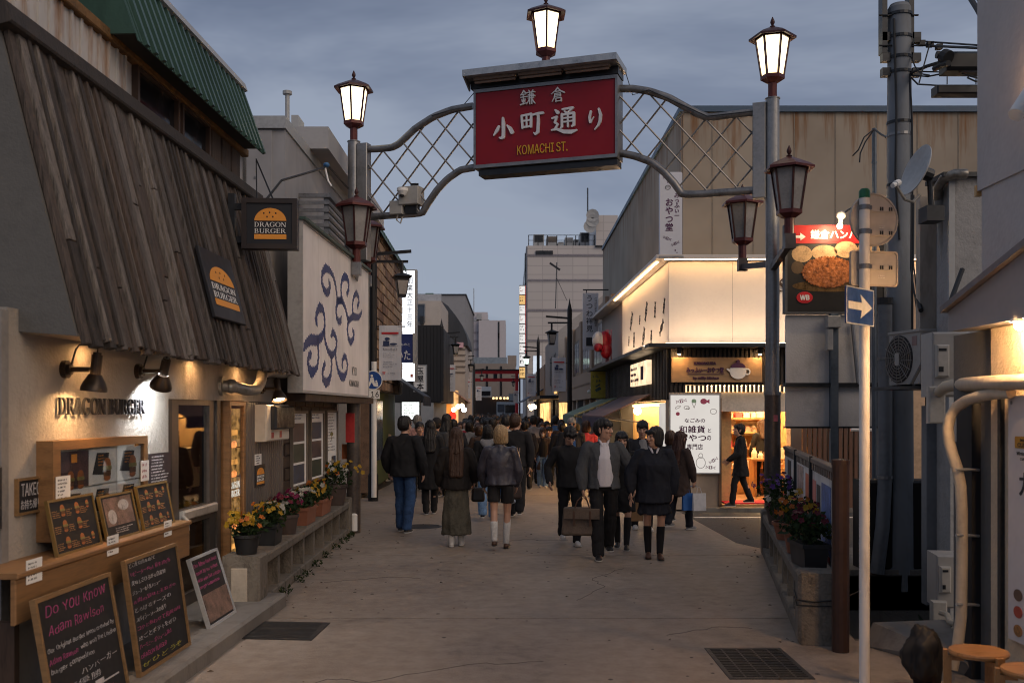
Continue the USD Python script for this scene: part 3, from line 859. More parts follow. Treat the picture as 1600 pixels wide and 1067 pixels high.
# dark menu sheet and paper notes
def sheet(name, label, px0, py0, px1, py1, m, ink, n, seed, c=.004, F=FL, cat='notice', rows=None):
    a0, zt = F.hit(px0, py0, c)
    a1, _ = F.hit(px1, py0, c)
    _, zb = F.hit(px0, py1, c)
    t = thing(name, label, cat, F.P(a0, zb, c))
    part(t, 'sheet', MB().fbox(F, a0, a1, zb, zt, c, c + .004), m)
    W, H = a1 - a0, zt - zb
    part(t, 'writing', MB().poly(F, lines(a0 + W * .1, a1 - W * .08, zb + H * .08, zt - H * .06, n, seed), c + .0042, c + .0052), ink)
    return t, (a0, a1, zb, zt)
sheet('menu_sheet', 'black drinks menu sheet on the wall right of the menu case', 232, 709, 267, 760, M('menu_black', (.03, .022, .028), .5), CHALK, 9, 4)
sheet('sticker_card', 'small white card of payment stickers on the right edge of the menu case', 220, 720, 232, 752, WHITE, M('sticker_ink', (.35, .10, .12), .6), 3, 5, .102)
sheet('paper_note', 'handwritten paper note on the left edge of the menu case', 87, 745, 109, 792, PAPER, INK, 7, 6, .102)
# oak counter
FC = Frame(FL.P(0, 0, .26), FL.u)
counter = thing('oak_counter', 'long oak counter shelf along the shop wall behind the chalkboards', 'counter', FL.P(6.3, .6, .1))
c0 = FC.hit(24, 900)[0]
part(counter, 'top', MB().cham(FL, c0, 7.55, .895, .925, 0, .275, .006), OAK)
part(counter, 'front', MB().cham(FL, c0, 7.54, .66, .893, .235, .262, .006), OAK)
part(counter, 'bracket', MB().fbox(FL, 7.49, 7.54, .05, .655, .0, .20).fbox(FL, c0 + .1, c0 + .15, .05, .655, .0, .20), DARKWOOD)
FN = Frame(FL.P(0, 0, .266), FL.u)
def note(px, py, w, h, seed, label):
    a, z = FN.hit(px, py)
    t = thing('paper_note', label, 'notice', FN.P(a, z, 0))
    part(t, 'sheet', MB().fbox(FN, a - w / 2, a + w / 2, z - h / 2, z + h / 2, 0, .003), PAPER)
    part(t, 'writing', MB().poly(FN, lines(a - w * .4, a + w * .42, z - h * .4, z + h * .42, 5, seed), .0032, .0042), INK)
note(53, 891, .16, .125, 11, 'white paper note at the near end of the oak counter')
note(176, 851, .16, .12, 12, 'white paper note on the counter edge between the menu boards')
note(262, 825, .14, .11, 13, 'white paper note at the far end of the oak counter')
# menu boards propped on the counter, leaning on the case
def propped(px0, px1, height, kind, label, foot=.20, lean=.065):
    a0 = FL.hit(px0, 800, foot)[0]; a1 = FL.hit(px1, 800, foot)[0]
    F = Frame(FL.P(0, .925, foot), FL.u, FL.P(0, .925 + height, foot - lean) - FL.P(0, .925, foot))
    t = thing('menu_board', label, 'menu board', FL.P(a0, .925, foot))
    part(t, 'frame', MB().poly(F, sbox(a0, 0, a1, height).difference(sbox(a0 + .014, .014, a1 - .014, height - .014)), -.02, .0), GOLDFRAME)
    part(t, 'board', MB().fbox(F, a0 + .01, a1 - .01, .01, height - .01, -.018, -.008), SLATE)
    W = a1 - a0
    if kind == 'menu':
        print_burgers(t, F, [(a0 + W * x, height * y, W * .105) for x in (.29, .60) for y in (.2, .5, .78)] + [(a0 + W * .84, height * y, W * .07) for y in (.22, .82)], -.0075)
        part(t, 'writing', MB().poly(F, unary_union([lines(a0 + W * x, a0 + W * (x + .2), height * y, height * (y + .14), 4, int(100 * x + 10 * y)) for x in (.07, .36, .66) for y in (.08, .38, .66)]), -.0075, -.0065), M('amber_print', (.42, .22, .09), .7))
    else:
        part(t, 'photo', MB().poly(F, sbox(a0 + W * .1, height * .3, a1 - W * .08, height * .92), -.0078, -.007), M('sepia_photo', (.16, .10, .08), .5, var=.9, scale=14, col2=(.02, .012, .01)))
        part(t, 'plate_print', MB().poly(F, unary_union([el(a0 + W * .28, height * .5, W * .12, height * .16), el(a0 + W * .66, height * .72, W * .16, height * .12)]), -.0068, -.006), SILVER)
        part(t, 'writing', MB().poly(F, lines(a0 + W * .3, a1 - W * .1, height * .12, height * .26, 3, 77), -.0068, -.006), CHALK)
propped(91, 161, .325, 'menu', 'gold framed black menu board at the near end of the counter')
propped(170, 221, .295, 'photo', 'gold framed sepia photo board in the middle of the counter')
propped(227, 274, .315, 'menu', 'gold framed black menu board at the far end of the counter by the door')
# chalkboards leaning on the counter
def hand(txt, kind, seed):
    g, x, out = random.Random(seed), 0.0, []
    for ch in txt:
        if ch != ' ':
            q = letters(ch, 1, kind)
            q = affinity.rotate(affinity.scale(q, g.uniform(.82, 1.1), g.uniform(.8, 1.2), origin=(0, 0)), g.uniform(-9, 9), origin=(.3, .3))
            out.append(affinity.translate(q, x, g.uniform(-.12, .12)))
            x = max(x + .3, out[-1].bounds[2]) + g.uniform(.03, .12)
        else:
            x += .45
    return unary_union(out).buffer(-.018)
def chalkboard(a0, a1, z1, foot, lean, label, texts, z0=0.115, m=PINEWOOD):
    F = Frame(FL.P(0, z0, foot), FL.u, FL.P(0, z1, foot - lean) - FL.P(0, z0, foot))
    H = float(np.hypot(z1 - z0, lean))
    t = thing('chalkboard', label, 'chalkboard', FL.P(a0, z0, foot))
    part(t, 'frame', MB().poly(F, sbox(a0, 0, a1, H).difference(sbox(a0 + .022, .022, a1 - .022, H - .022)), -.03, .0), m)
    part(t, 'board', MB().fbox(F, a0 + .018, a1 - .018, .018, H - .018, -.026, -.012), SLATE)
    W = a1 - a0
    out = {}
    for (txt, kind, x0, x1, y, h, mat, sl) in texts:
        g = lines(0, 1, 0, 1, 1, int(y * 977)) if txt is None else hand(txt, kind, int(y * 991))
        g = centred(g, 0, 0, (x1 - x0) * W, h * H)
        g = affinity.skew(g, xs=sl) if sl else g
        out.setdefault(mat, []).append(affinity.translate(g, a0 + (x0 + x1) / 2 * W, y * H))
    for mat, gs in out.items():
        part(t, 'chalk_writing', MB().poly(F, unary_union(gs), -.0118, -.0105), mat)
YEL = M('yellow_chalk', (.40, .36, .05), .8)
a0 = FL.hit(60, 925, .40)[0]; a1 = FL.hit(178, 885, .40)[0]
chalkboard(a0, a1, .80, .50, .12, 'large chalkboard at the near end, headed in looping pink script', [
    ('Do You Know', 'sans', .12, .90, .88, .085, PINK, 14), ('Adam Rawlson', 'sans', .12, .84, .74, .085, PINK, 14), ('Our Original Burger Menu created by', 'sans', .07, .95, .60, .05, CHALK, 10),
    ('Adam Rawson', 'sans', .07, .42, .515, .05, PINK, 10), ('who won the London', 'sans', .46, .96, .525, .045, CHALK, 10), ('burger competition', 'sans', .07, .62, .44, .055, CHALK, 10), ('ハンバーガー', 'cjk', .42, .92, .345, .06, CHALK, 0),
    ('で優勝', 'cjk', .22, .66, .265, .055, CHALK, 0), (None, '', .1, .9, .19, .045, CHALK, 0), (None, '', .1, .8, .11, .045, PINK, 0)])
a0 = FL.hit(203, 880, .40)[0]; a1 = FL.hit(284, 850, .40)[0]
rows = [('どこ産の肉なの？と', CHALK), ('リピーターNo1 和牛100%', PINK), ('美味しさひろがる自家製', CHALK), ('ジューシーな人気メニュー', CHALK), ('お肉の旨味と玉ねぎの', PINK), ('とろけるチーズの', CHALK), ('スパイシーソースの香り', CHALK), ('コクとあわせて和風の味', PINK), ('皮ごとポテトをぜひ', CHALK), ('ハーモニー ボリューム満点', PINK), ('DRAGON BURGER', PINK), ('ぜひどうぞ', YEL)]
chalkboard(a0, a1, .83, .47, .10, 'tall chalkboard closely written in white and pink beside the door', [(s, 'cjk' if s[0] != 'D' else 'sans', .08, .55 + .4 * ((i * 37) % 10) / 10, .945 - i * .079, .046, m, 4) for i, (s, m) in enumerate(rows)])
a0 = FL.hit(290, 900, .25)[0]; a1 = FL.hit(334, 880, .25)[0]
chalkboard(a0, a1, .64, .44, .16, 'small grey framed chalkboard with a photo, standing on the doorstep', [('Our Menu have been', 'sans', .1, .9, .88, .07, PINK, 10), ('made by our friend', 'sans', .1, .86, .77, .06, PINK, 10), ('who won the London', 'sans', .1, .92, .67, .06, PINK, 10), ('burger competition', 'sans', .1, .8, .57, .06, PINK, 10)], m=PAINTGREY)
FB = Frame(FL.P(0, .115, .44), FL.u, FL.P(0, .64, .28) - FL.P(0, .115, .44))
single('photo_print', MB().fbox(FB, a0 + .05, a1 - .03, .04, .25, -.011, -.006), M('sepia_photo', (.16, .10, .08)), 'sepia kitchen photo pinned to the small chalkboard on the step', 'photo')
# lit picture column
a0 = FL.hit(359, 700, .02)[0]; a1 = FL.hit(384, 700, .02)[0]
t = thing('lit_picture_column', 'tall narrow backlit box of burger pictures lettered DRAGON BURGER beside the door', 'light box', FL.P(a0, .3, 0))
part(t, 'frame', MB().poly(FL, sbox(a0, .12, a1, 1.84).difference(sbox(a0 + .05, .3, a1 - .05, 1.80)), -.15, .02), OAK)
LB = [backlit('lit_amber', (1, .42, .10), 1.1, .5, 9), backlit('lit_brown', (.50, .24, .07), .7, .8, 14), backlit('lit_orange', (1, .30, .08), 1.5, .4, 12)]
zs = [.32, .62, .92, 1.12, 1.40, 1.78]
W = a1 - a0
for i in range(5):
    s = part(t, 'picture', MB().fbox(FL, a0 + .05, a1 - .05, zs[i] + .006, zs[i + 1] - .006, -.06, -.02), LB[1])
    if i != 2:
        b = burger(a0 + W * .5, zs[i] + .13, .24)
        for q, m in zip(b, (LB[2], LB[1], LB[0])):
            part(s, 'burger_print', MB().poly(FL, q.intersection(sbox(a0 + .05, zs[i], a1 - .05, zs[i + 1])), -.0195, -.0185), m)
g = unary_union([centred(serif('DRAGON', 1), a0 + W / 2, 1.045, W * .7, .065), centred(serif('BURGER', 1), a0 + W / 2, .965, W * .7, .065)])
part(t, 'lettering', MB().poly(FL, g, -.018, -.016), backlit('lit_white', (1, .9, .75), 1.1, .05))
part(t, 'glass', MB().fbox(FL, a0 + .05, a1 - .05, .3, 1.8, .0, .004), GLASS)
# ---- burger signs
def burger_mark(par, F, a, b, w, c, h=None):
    h = h or w * .82
    bun = el(0, .52 * h, .5 * w, .42 * h).intersection(sbox(-w, .55 * h, w, h * 2))
    bun = affinity.translate(bun, 0, -.0)
    holes = unary_union([el(x * w, y * h, .025 * w, .03 * h) for x, y in ((-.2, .78), (-.02, .80), (.17, .78), (-.10, .67), (.08, .67))])
    base = sbox(-.5 * w, -.02 * h, .5 * w, .13 * h).buffer(-.02 * w).buffer(.02 * w)
    g = affinity.translate(unary_union([bun.difference(holes), base]), a, b)
    part(par, 'bun_mark', MB().poly(F, g, c, c + .003), ORANGE)
    t = unary_union([centred(serif('DRAGON', 1), a, b + .43 * h, w * .98, .15 * h), centred(serif('BURGER', 1), a, b + .235 * h, w * .98, .15 * h)])
    part(par, 'lettering', MB().poly(F, t, c, c + .003), WHITE)
SB = M('sign_black', (.016, .017, .022), .5, var=.1)
t = thing('hanging_burger_sign', 'black square hanging sign with orange burger mark projecting from the awning', 'sign', at(420, 350, 9.2))
FH = Frame(at(377, 388, 9.2) * np.array([1, 1, 0]), (1, .06, 0))
z0, z1 = at(377, 388, 9.2)[2], at(377, 309, 9.2)[2]
w = (463 - 377) / FPX * 9.2
part(t, 'box', MB().poly(FH, sbox(0, z0, w, z1).difference(sbox(.045, z0 + .045, w - .045, z1 - .045)), -.14, .0), M('dark_brown_frame', (.03, .022, .02), .45))
part(t, 'panel', MB().fbox(FH, .04, w - .04, z0 + .04, z1 - .04, -.13, -.015), SB)
burger_mark(t, FH, w * .515, z0 + .095, w * .58, -.0145, .30)
part(t, 'arm', MB().fbox(FH, -.45, .0, z0 + .06, z0 + .12, -.10, -.05).fbox(FH, -.45, .0, z1 - .10, z1 - .04, -.10, -.05), DARK)
part(t, 'bracket', MB().fbox(FH, -.13, -.07, z0 - .12, z1 + .05, -.12, -.04), DARK)
part(t, 'stay_wire', MB().tube([FH.P(w * .55, z1, -.07), FL.P(10.1, 4.3, .02)], .008, 5).tube([FH.P(w * .25, z1, -.07), FL.P(10.1, 4.3, .02)], .006, 5), RUBBER)
FS = Frame(FA.o, FA.u, FA.v)
p0 = FA.hit(306, 388, .07); p1 = FA.hit(383, 505, .07)
q0 = FA.hit(337, 500, .07); q1 = FA.hit(354, 402, .07)
t = thing('burger_plaque', 'black plaque with orange burger mark fixed on the slanted planks', 'sign', FA.P((p0[0] + p1[0]) / 2, 1, .07))
A0, A1, B0, B1 = (p0[0] + q0[0]) / 2, (p1[0] + q1[0]) / 2, (p1[1] + q0[1]) / 2, (p0[1] + q1[1]) / 2
part(t, 'panel', MB().cham(FA, A0, A1, B0, B1, .060, .085, .004), SB)
burger_mark(t, FA, (A0 + A1) / 2, B0 + (B1 - B0) * .20, (A1 - A0) * .76, .0855, (B1 - B0) * .62)
t = thing('small_burger_plaque', 'small black plaque with arched orange burger mark on the metal cladding', 'sign', FL.P(10.2, 1.0, .012))
a0, zt = FL.hit(398, 727, .015); a1, _ = FL.hit(413, 727, .015); _, zb = FL.hit(398, 762, .015)
part(t, 'panel', MB().fbox(FL, a0, a1, zb, zt, .012, .024), SB)
burger_mark(t, FL, (a0 + a1) / 2, zb + .03, (a1 - a0) * .76, .0245, (zt - zb) * .78)
sheet('paper_note', 'small white notice on the metal cladding above the small plaque', 398, 710, 408, 727, PAPER, INK, 4, 21, .013)
# meter box
a0, zt = FL.hit(401, 632, .03); a1, _ = FL.hit(438, 632, .03); _, zb = FL.hit(401, 690, .03)
t = thing('meter_box', 'cream utility box with smoked cover on the metal cladding', 'meter box', FL.P(a0, zb, .01))
BEIGE = M('beige_plastic', (.50, .46, .40), .5, var=.08)
part(t, 'box', MB().cham(FL, a0, a1, zb, zt, .012, .13, .012), BEIGE)
part(t, 'cover', MB().cham(FL, a0 + .16, a1 + .02, zb + .12, zt - .01, .13, .19, .02), M('smoked_plastic', (.03, .03, .03), .2, var=.1))
part(t, 'label_plate', MB().fbox(FL, a0 + .18, a0 + .27, zb + .03, zb + .09, .1302, .133).fbox(FL, a0 + .5, a0 + .58, zb + .03, zb + .10, .1302, .133), M('red_label', (.4, .08, .06), .6))
# dark sign at the very edge of the picture
t = thing('edge_signboard', 'dark signboard with a yellow mark cut off by the left picture edge', 'sign', (-2.8, 5.2, .9))
FE = Frame((-3.2, 5.30, 0), (1, 0, 0))
part(t, 'board', MB().fbox(FE, 0, .52 - .05, 1.12, 1.45, -.03, 0), SB)
part(t, 'yellow_print', MB().poly(FE, unary_union([el(.41, 1.36, .05, .05), sbox(.38, 1.15, .46, 1.19)]), .0005, .0015), ORANGE)

# ================================================================ the street gate
GL, GR = np.array([-2.28, 14.35, 0]), np.array([3.27, 12.5, 0])
FG = Frame(GL, GR - GL)
GW = float(np.linalg.norm(GR - GL))
TUBEM = M('weathered_tube', (.20, .19, .185), .38, metal=.75, var=.25, scale=5)
POSTM = M('gate_post_grey', (.25, .25, .255), .42, metal=.6, var=.18, scale=3)
POSTLOW = M('gate_post_brown', (.105, .085, .075), .45, metal=.5, var=.3, scale=3)
gate = thing('street_gate', 'grey steel arched street gate with lattice wings and red sign KOMACHI ST. spanning the street', 'gate', GL)
H1, H2 = 5.62, 5.66
part(gate, 'post', MB().cyl(GL + [0, 0, 1.95], GL + [0, 0, H1], .085, 18).cyl(GL + [0, 0, H1], GL + [0, 0, H1 + .01], .095, 18), POSTM, smooth=40)
part(gate, 'post_foot', MB().cyl(GL + [0, 0, -.05], GL + [0, 0, 1.95], .098, 18), POSTLOW, smooth=40)
part(gate, 'foot_wrap', MB().cyl(GL + [.02, -.11, .04], GL + [.02, -.11, .26], .05, 10).ball(GL + [.02, -.11, .26], (.05, .05, .03), 2), WHITE)
part(gate, 'post', MB().cyl(GR + [0, 0, 1.95], GR + [0, 0, H2], .085, 18).cyl(GR + [0, 0, H2], GR + [0, 0, H2 + .01], .095, 18), POSTM, smooth=40)
part(gate, 'post_foot', MB().cyl(GR + [0, 0, -.05], GR + [0, 0, 1.95], .10, 18), POSTLOW, smooth=40)
part(gate, 'post_band', MB().cyl(GR + [0, 0, 1.95], GR + [0, 0, 1.99], .108, 18), STEEL)
part(gate, 'side_box', MB().cham(FG, .08, .24, 3.9, 5.58, -.07, .07, .01), POSTM)
part(gate, 'side_box', MB().cham(FG, GW - .24, GW - .08, 4.42, 5.62, -.07, .07, .01), POSTM)
part(gate, 'sticker', MB().fbox(FG, GW + .02, GW + .07, 1.62, 1.70, .098, .102), M('pink_sticker', (.5, .12, .15), .5))
def gpath(pts):
    from scipy.interpolate import PchipInterpolator
    q = np.array([FG.hit(*p) for p in pts])
    return q
up_l = gpath([(563, 234), (590, 233), (612, 231), (622, 226), (630, 219), (649, 201), (677, 183), (705, 172), (739, 166)])
lo_l = gpath([(741, 262), (719, 266), (699, 280), (683, 297), (668, 319), (660, 333), (640, 335), (592, 338), (562, 341)])
up_r = gpath([(965, 139), (990, 139), (1015, 143), (1045, 153), (1070, 167), (1092, 179), (1106, 184), (1120, 183), (1150, 179), (1187, 175)])
lo_r = gpath([(967, 239), (992, 244), (1017, 253), (1038, 269), (1054, 287), (1066, 304), (1090, 304), (1130, 301), (1187, 297)])
for q in (up_l, lo_l, up_r, lo_r):
    n = np.linspace(0, 1, len(q)); m = np.linspace(0, 1, len(q) * 3)
    p = [FG.P(np.interp(t, n, q[:, 0]), np.interp(t, n, q[:, 1])) for t in m]
    part(gate, 'arch_tube', MB().tube(p, .05, 12), TUBEM, smooth=50)
for up_, lo in ((up_l, lo_l), (up_r, lo_r)):
    poly = Polygon(np.vstack([up_, lo[:, :]]) if up_ is up_l else np.vstack([up_, lo[::-1]])).buffer(0)
    x0, y0, x1, y1 = poly.bounds
    for s, c in ((1, -.008), (-1, .010)):
        k = -4.0
        while k < 6:
            l = LineString([(x0 + k, y0 - 1 if s > 0 else y1 + 1), (x0 + k + 4 * .86, (y0 - 1 if s > 0 else y1 + 1) + s * 4)]).intersection(poly)
            for g in getattr(l, 'geoms', [l]):
                if g.geom_type == 'LineString' and g.length > .06:
                    a, b = g.coords[0], g.coords[-1]
                    part(gate, 'lattice_rod', MB().cyl(FG.P(*a, c), FG.P(*b, c), .0125, 6), TUBEM)
            k += .385
# the sign box
tl, tr, br, bl = FG.hit(744, 150, .16), FG.hit(961, 128, .16), FG.hit(962, 240, .16), FG.hit(743, 259, .16)
A0, A1 = (tl[0] + bl[0]) / 2, (tr[0] + br[0]) / 2
B0, B1 = (bl[1] + br[1]) / 2, (tl[1] + tr[1]) / 2 + .04
SIGNRED = M('sign_red', (.205, .005, .012), .42, var=.06, spec=.3)
part(gate, 'sign_frame', MB().poly(FG, sbox(A0 - .03, B0 - .045, A1 + .03, B1 + .045).difference(sbox(A0, B0, A1, B1)), -.16, .175), STEEL)
part(gate, 'sign_panel', MB().fbox(FG, A0 - .02, A1 + .02, B0 - .02, B1 + .02, .10, .155), SIGNRED)
part(gate, 'sign_back', MB().fbox(FG, A0 - .02, A1 + .02, B0 - .02, B1 + .02, -.155, -.10), SIGNRED)
part(gate, 'bottom_box', MB().fbox(FG, A0 + .03, A1 + .02, B0 - .14, B0 - .062, -.12, .13), DARK)
def hp(a, b, c):
    return FG.P(a, b, c)
e0, e1 = A0 - .10, A1 + .07
hood = [hp(e0, B1 + .16, -.22), hp(e1, B1 + .16, -.22), hp(e1, B1 + .16, .42), hp(e0, B1 + .16, .42), hp(e0, B1 + .24, -.22), hp(e1, B1 + .24, -.22), hp(e1, B1 + .245, .42), hp(e0, B1 + .245, .42)]
part(gate, 'hood', MB().hexa(hood), M('hood_metal', (.36, .37, .38), .38, metal=.7, var=.2, scale=6))
part(gate, 'hood_board', MB().fbox(FG, e0 + .03, e1 - .03, B1 + .055, B1 + .16, -.16, .17), DARK)
part(gate, 'hood_side', MB().hexa([hp(e0, B1 + .03, .16), hp(e0 + .02, B1 + .03, .16), hp(e0 + .02, B1 + .16, .40), hp(e0, B1 + .16, .40), hp(e0, B1 + .16, .14), hp(e0 + .02, B1 + .16, .14), hp(e0 + .02, B1 + .162, .40), hp(e0, B1 + .162, .40)]), STEEL)
for k in range(3):
    w = (e1 - e0 - .2) / 3
    part(gate, 'tube_lamp', MB().cyl(hp(e0 + .1 + k * w + .03, B1 + .105, .27), hp(e0 + .1 + (k + 1) * w - .03, B1 + .105, .27), .018, 8).fbox(FG, e0 + .1 + k * w + .02, e0 + .1 + (k + 1) * w - .02, B1 + .125, B1 + .158, .23, .31), M('tube_casing', (.20, .14, .11), .5, var=.2))
SW, SH = A1 - A0, B1 - B0
KANJI = {   # brush strokes on a 1 x 1 square
    'small': [[(.50, .97, .05), (.52, .7, .075), (.52, .25, .07), (.50, .10, .075), (.40, .06, .05), (.32, .10, .02)], [(.30, .60, .06), (.20, .42, .07), (.05, .22, .025)], [(.70, .62, .03), (.84, .48, .08), (.93, .30, .09), (.94, .24, .04)]],
    'town': [[(.06, .84, .045), (.10, .34, .05)], [(.06, .84, .04), (.48, .88, .05), (.46, .36, .05)], [(.27, .85, .035), (.28, .38, .035)], [(.10, .62, .035), (.46, .64, .035)], [(.10, .36, .04), (.46, .38, .04)],
             [(.54, .84, .04), (.76, .87, .055), (.98, .88, .05)], [(.78, .86, .05), (.78, .5, .06), (.76, .12, .065), (.66, .03, .045), (.58, .10, .02)]],
    'pass': [[(.16, .92, .03), (.26, .82, .07), (.27, .79, .03)], [(.04, .62, .035), (.22, .66, .045), (.14, .46, .04), (.26, .38, .04), (.14, .20, .04)], [(.02, .18, .03), (.22, .20, .045), (.50, .08, .07), (.78, .05, .075), (.99, .10, .03)],
             [(.44, .92, .035), (.84, .95, .045), (.66, .80, .03)], [(.52, .84, .03), (.64, .76, .04)], [(.42, .74, .045), (.42, .28, .045), (.36, .22, .02)], [(.42, .72, .04), (.88, .75, .05), (.88, .30, .05), (.80, .26, .03)], [(.44, .58, .03), (.86, .60, .03)], [(.44, .44, .03), (.86, .46, .03)], [(.65, .74, .035), (.65, .26, .035)]],
    'ri': [[(.28, .88, .05), (.22, .62, .055), (.26, .40, .06), (.32, .46, .025), (.42, .62, .015)], [(.66, .96, .05), (.74, .7, .065), (.72, .42, .065), (.62, .20, .045), (.46, .04, .02)]],
    'kama': [[(.24, .97, .05), (.15, .82, .04), (.02, .70, .015)], [(.24, .95, .03), (.40, .80, .05)], [(.10, .72, .03), (.34, .74, .03)], [(.04, .56, .03), (.40, .58, .03)], [(.22, .74, .03), (.22, .14, .035)], [(.12, .42, .03), (.15, .28, .03)], [(.34, .44, .03), (.30, .28, .03)], [(.02, .10, .035), (.42, .18, .03)],
             [(.58, .96, .03), (.64, .86, .035)], [(.86, .96, .03), (.78, .86, .03)], [(.46, .82, .03), (.98, .84, .03)], [(.54, .68, .025), (.88, .70, .03), (.87, .48, .03)], [(.44, .58, .03), (.99, .60, .03)], [(.54, .46, .025), (.88, .47, .03)], [(.64, .82, .03), (.64, .10, .035)], [(.78, .82, .03), (.78, .10, .035)], [(.62, .40, .03), (.52, .22, .03), (.42, .10, .015)], [(.80, .40, .03), (.90, .22, .045), (.99, .12, .03)]],
    'kura': [[(.50, .98, .05), (.34, .78, .045), (.04, .58, .015)], [(.50, .96, .03), (.72, .74, .05), (.97, .62, .045)], [(.36, .72, .03), (.62, .74, .03)], [(.30, .58, .03), (.70, .60, .035), (.69, .38, .03)], [(.32, .48, .025), (.68, .49, .025)], [(.30, .38, .025), (.68, .39, .025)], [(.30, .58, .035), (.26, .30, .035), (.10, .06, .015)], [(.38, .26, .035), (.38, .02, .035)], [(.38, .26, .03), (.76, .27, .035), (.75, .04, .035)], [(.38, .06, .03), (.75, .07, .03)]]}
GOLD = M('sign_gold', (.60, .33, .03), .45, metal=.2, var=.08)
SILV = M('sign_silver_letter', (.60, .60, .61), .4, metal=.15, var=.1)
for ch, cx, cy, s, k in (('kama', .385, .855, .215, 1.0), ('kura', .60, .855, .195, 1.0), ('small', .205, .47, .30, 1.05), ('town', .415, .505, .33, 1.0), ('pass', .645, .50, .36, 1.0), ('ri', .865, .475, .29, 1.05)):
    g = affinity.scale(strokes(KANJI[ch], k), s * SH, s * SH, origin=(0, 0))
    part(gate, 'sign_letter', MB().poly(FG, affinity.translate(g, A0 + cx * SW - s * SH / 2, B0 + cy * SH - s * SH / 2), .1553, .185), SILV)
g = centred(letters('KOMACHI ST.', 1, 'sans'), A0 + .487 * SW, B0 + .155 * SH, SW * .36, SH * .125)
for q in getattr(g, 'geoms', [g]):
    part(gate, 'sign_letter', MB().poly(FG, q, .1553, .17), GOLD)
part(gate, 'cable', MB().tube([FG.P(A0 - .05, B1 + .1, .0), FG.P(A0 - .25, B1 - .12, .03), FG.P(*up_l[-3], .06)], .006, 5).tube([FG.P(A1 + .1, B1 + .12, .0), FG.P(A1 + .2, B1 - .2, .03), FG.P(*up_r[2], .06), FG.P(*up_r[6], .06), FG.P(*up_r[-1], .06)], .006, 5), RUBBER)

# ---- lanterns
HEX = math.pi / 6
MILK_ON = usdkit.material(stage, '/World/Looks/lit_lantern_glass', {'g': ('texture_coordinate', {}), 's': ('separate_xyz', {}), 'r': ('rgb_ramp', {'ramp': [(.20, (1.0, .60, .22)), (.34, (1.0, .80, .48)), (.5, (1, .90, .66)), (.66, (1.0, .85, .55))]}), 'e': ('emission', {'strength': 1.9})},
                          [('g.object', 's.vector'), ('s.z', 'r.fac'), ('r.color', 'e.color')], surface='e.emission')
MILK_OFF = M('unlit_lantern_glass', (.26, .245, .235), .3, var=.15, scale=3, obj=True)
LAMPRED = M('lamp_red_brown', (.085, .017, .015), .42, metal=.2, var=.25, scale=8)
LAMPDK = M('lamp_dark_red', (.045, .013, .012), .45, metal=.2, var=.25, scale=8)
def lantern_model(name, lit):
    t = model(name)
    w = lambda n, mb, m, sm=False: part(t, n, mb, m, smooth=sm, world=False)
    w('stem', MB().lathe([(.055, 0), (.055, .19), (.075, .20)], 12), LAMPRED)
    w('cup', MB().lathe([(.075, .19), (.15, .235), (.15, .28), (.135, .28)], 6, phase=HEX), LAMPRED)
    r0, r1, z0, z1 = .135, .205, .28, .745
    for k in range(6):
        p = [np.array([r * math.cos(k * math.pi / 3 + HEX), r * math.sin(k * math.pi / 3 + HEX), z]) for r, z in ((r0, z0), (r1, z1))]
        w('rib', MB().beam(p[0], p[1], .022, .022), LAMPDK)
        q = [np.array([r * math.cos((k + 1) * math.pi / 3 + HEX), r * math.sin((k + 1) * math.pi / 3 + HEX), z]) for r, z in ((r0, z0), (r1, z1))]
        sh = lambda v: v * np.array([.965, .965, 1])
        w('pane', MB().quad([sh(p[0]), sh(q[0]), sh(q[1]), sh(p[1])]), MILK_ON if lit else MILK_OFF)
    w('top_ring', MB().lathe([(.212, .735), (.22, .735), (.22, .765), (.20, .765), (.20, .735), (.212, .735)], 6, phase=HEX, cap=False), LAMPDK)
    w('roof', MB().lathe([(.205, .762), (.285, .735), (.292, .735), (.292, .762), (.23, .80), (.10, .86), (.04, .885), (.02, .886), (.02, .80), (.18, .775), (.205, .762)], 6, phase=HEX, cap=False), LAMPRED if not lit else LAMPDK)
    w('finial', MB().lathe([(.03, .88), (.035, .90), (.014, .915), (.03, .95), (.024, .975), (.004, 1.02)], 10), LAMPDK, 50)
    if lit:
        w('bulb', MB().lathe([(.05, .36), (.06, .40), (.06, .60), (.03, .64)], 10), glow('lantern_bulb', (1, .82, .52), 6))
    return t
L_ON, L_OFF = lantern_model('lit_lantern', True), lantern_model('unlit_lantern', False)
yaw = math.atan2(FG.u[1], FG.u[0])
copy_of(L_ON, GL + [0, 0, H1 + .01], yaw + .25, 'lit hexagonal lantern on top of the left gate post', 'lantern')
copy_of(L_ON, GR + [0, 0, H2 + .01], yaw + .6, 'lit hexagonal lantern on top of the right gate post', 'lantern')
copy_of(L_ON, FG.P(*FG.hit(853, 112, .1)[:1], B1 + .245, .1) - np.array([0, 0, .03]), yaw + .35, 'lit hexagonal lantern in the middle above the red gate sign', 'lantern')
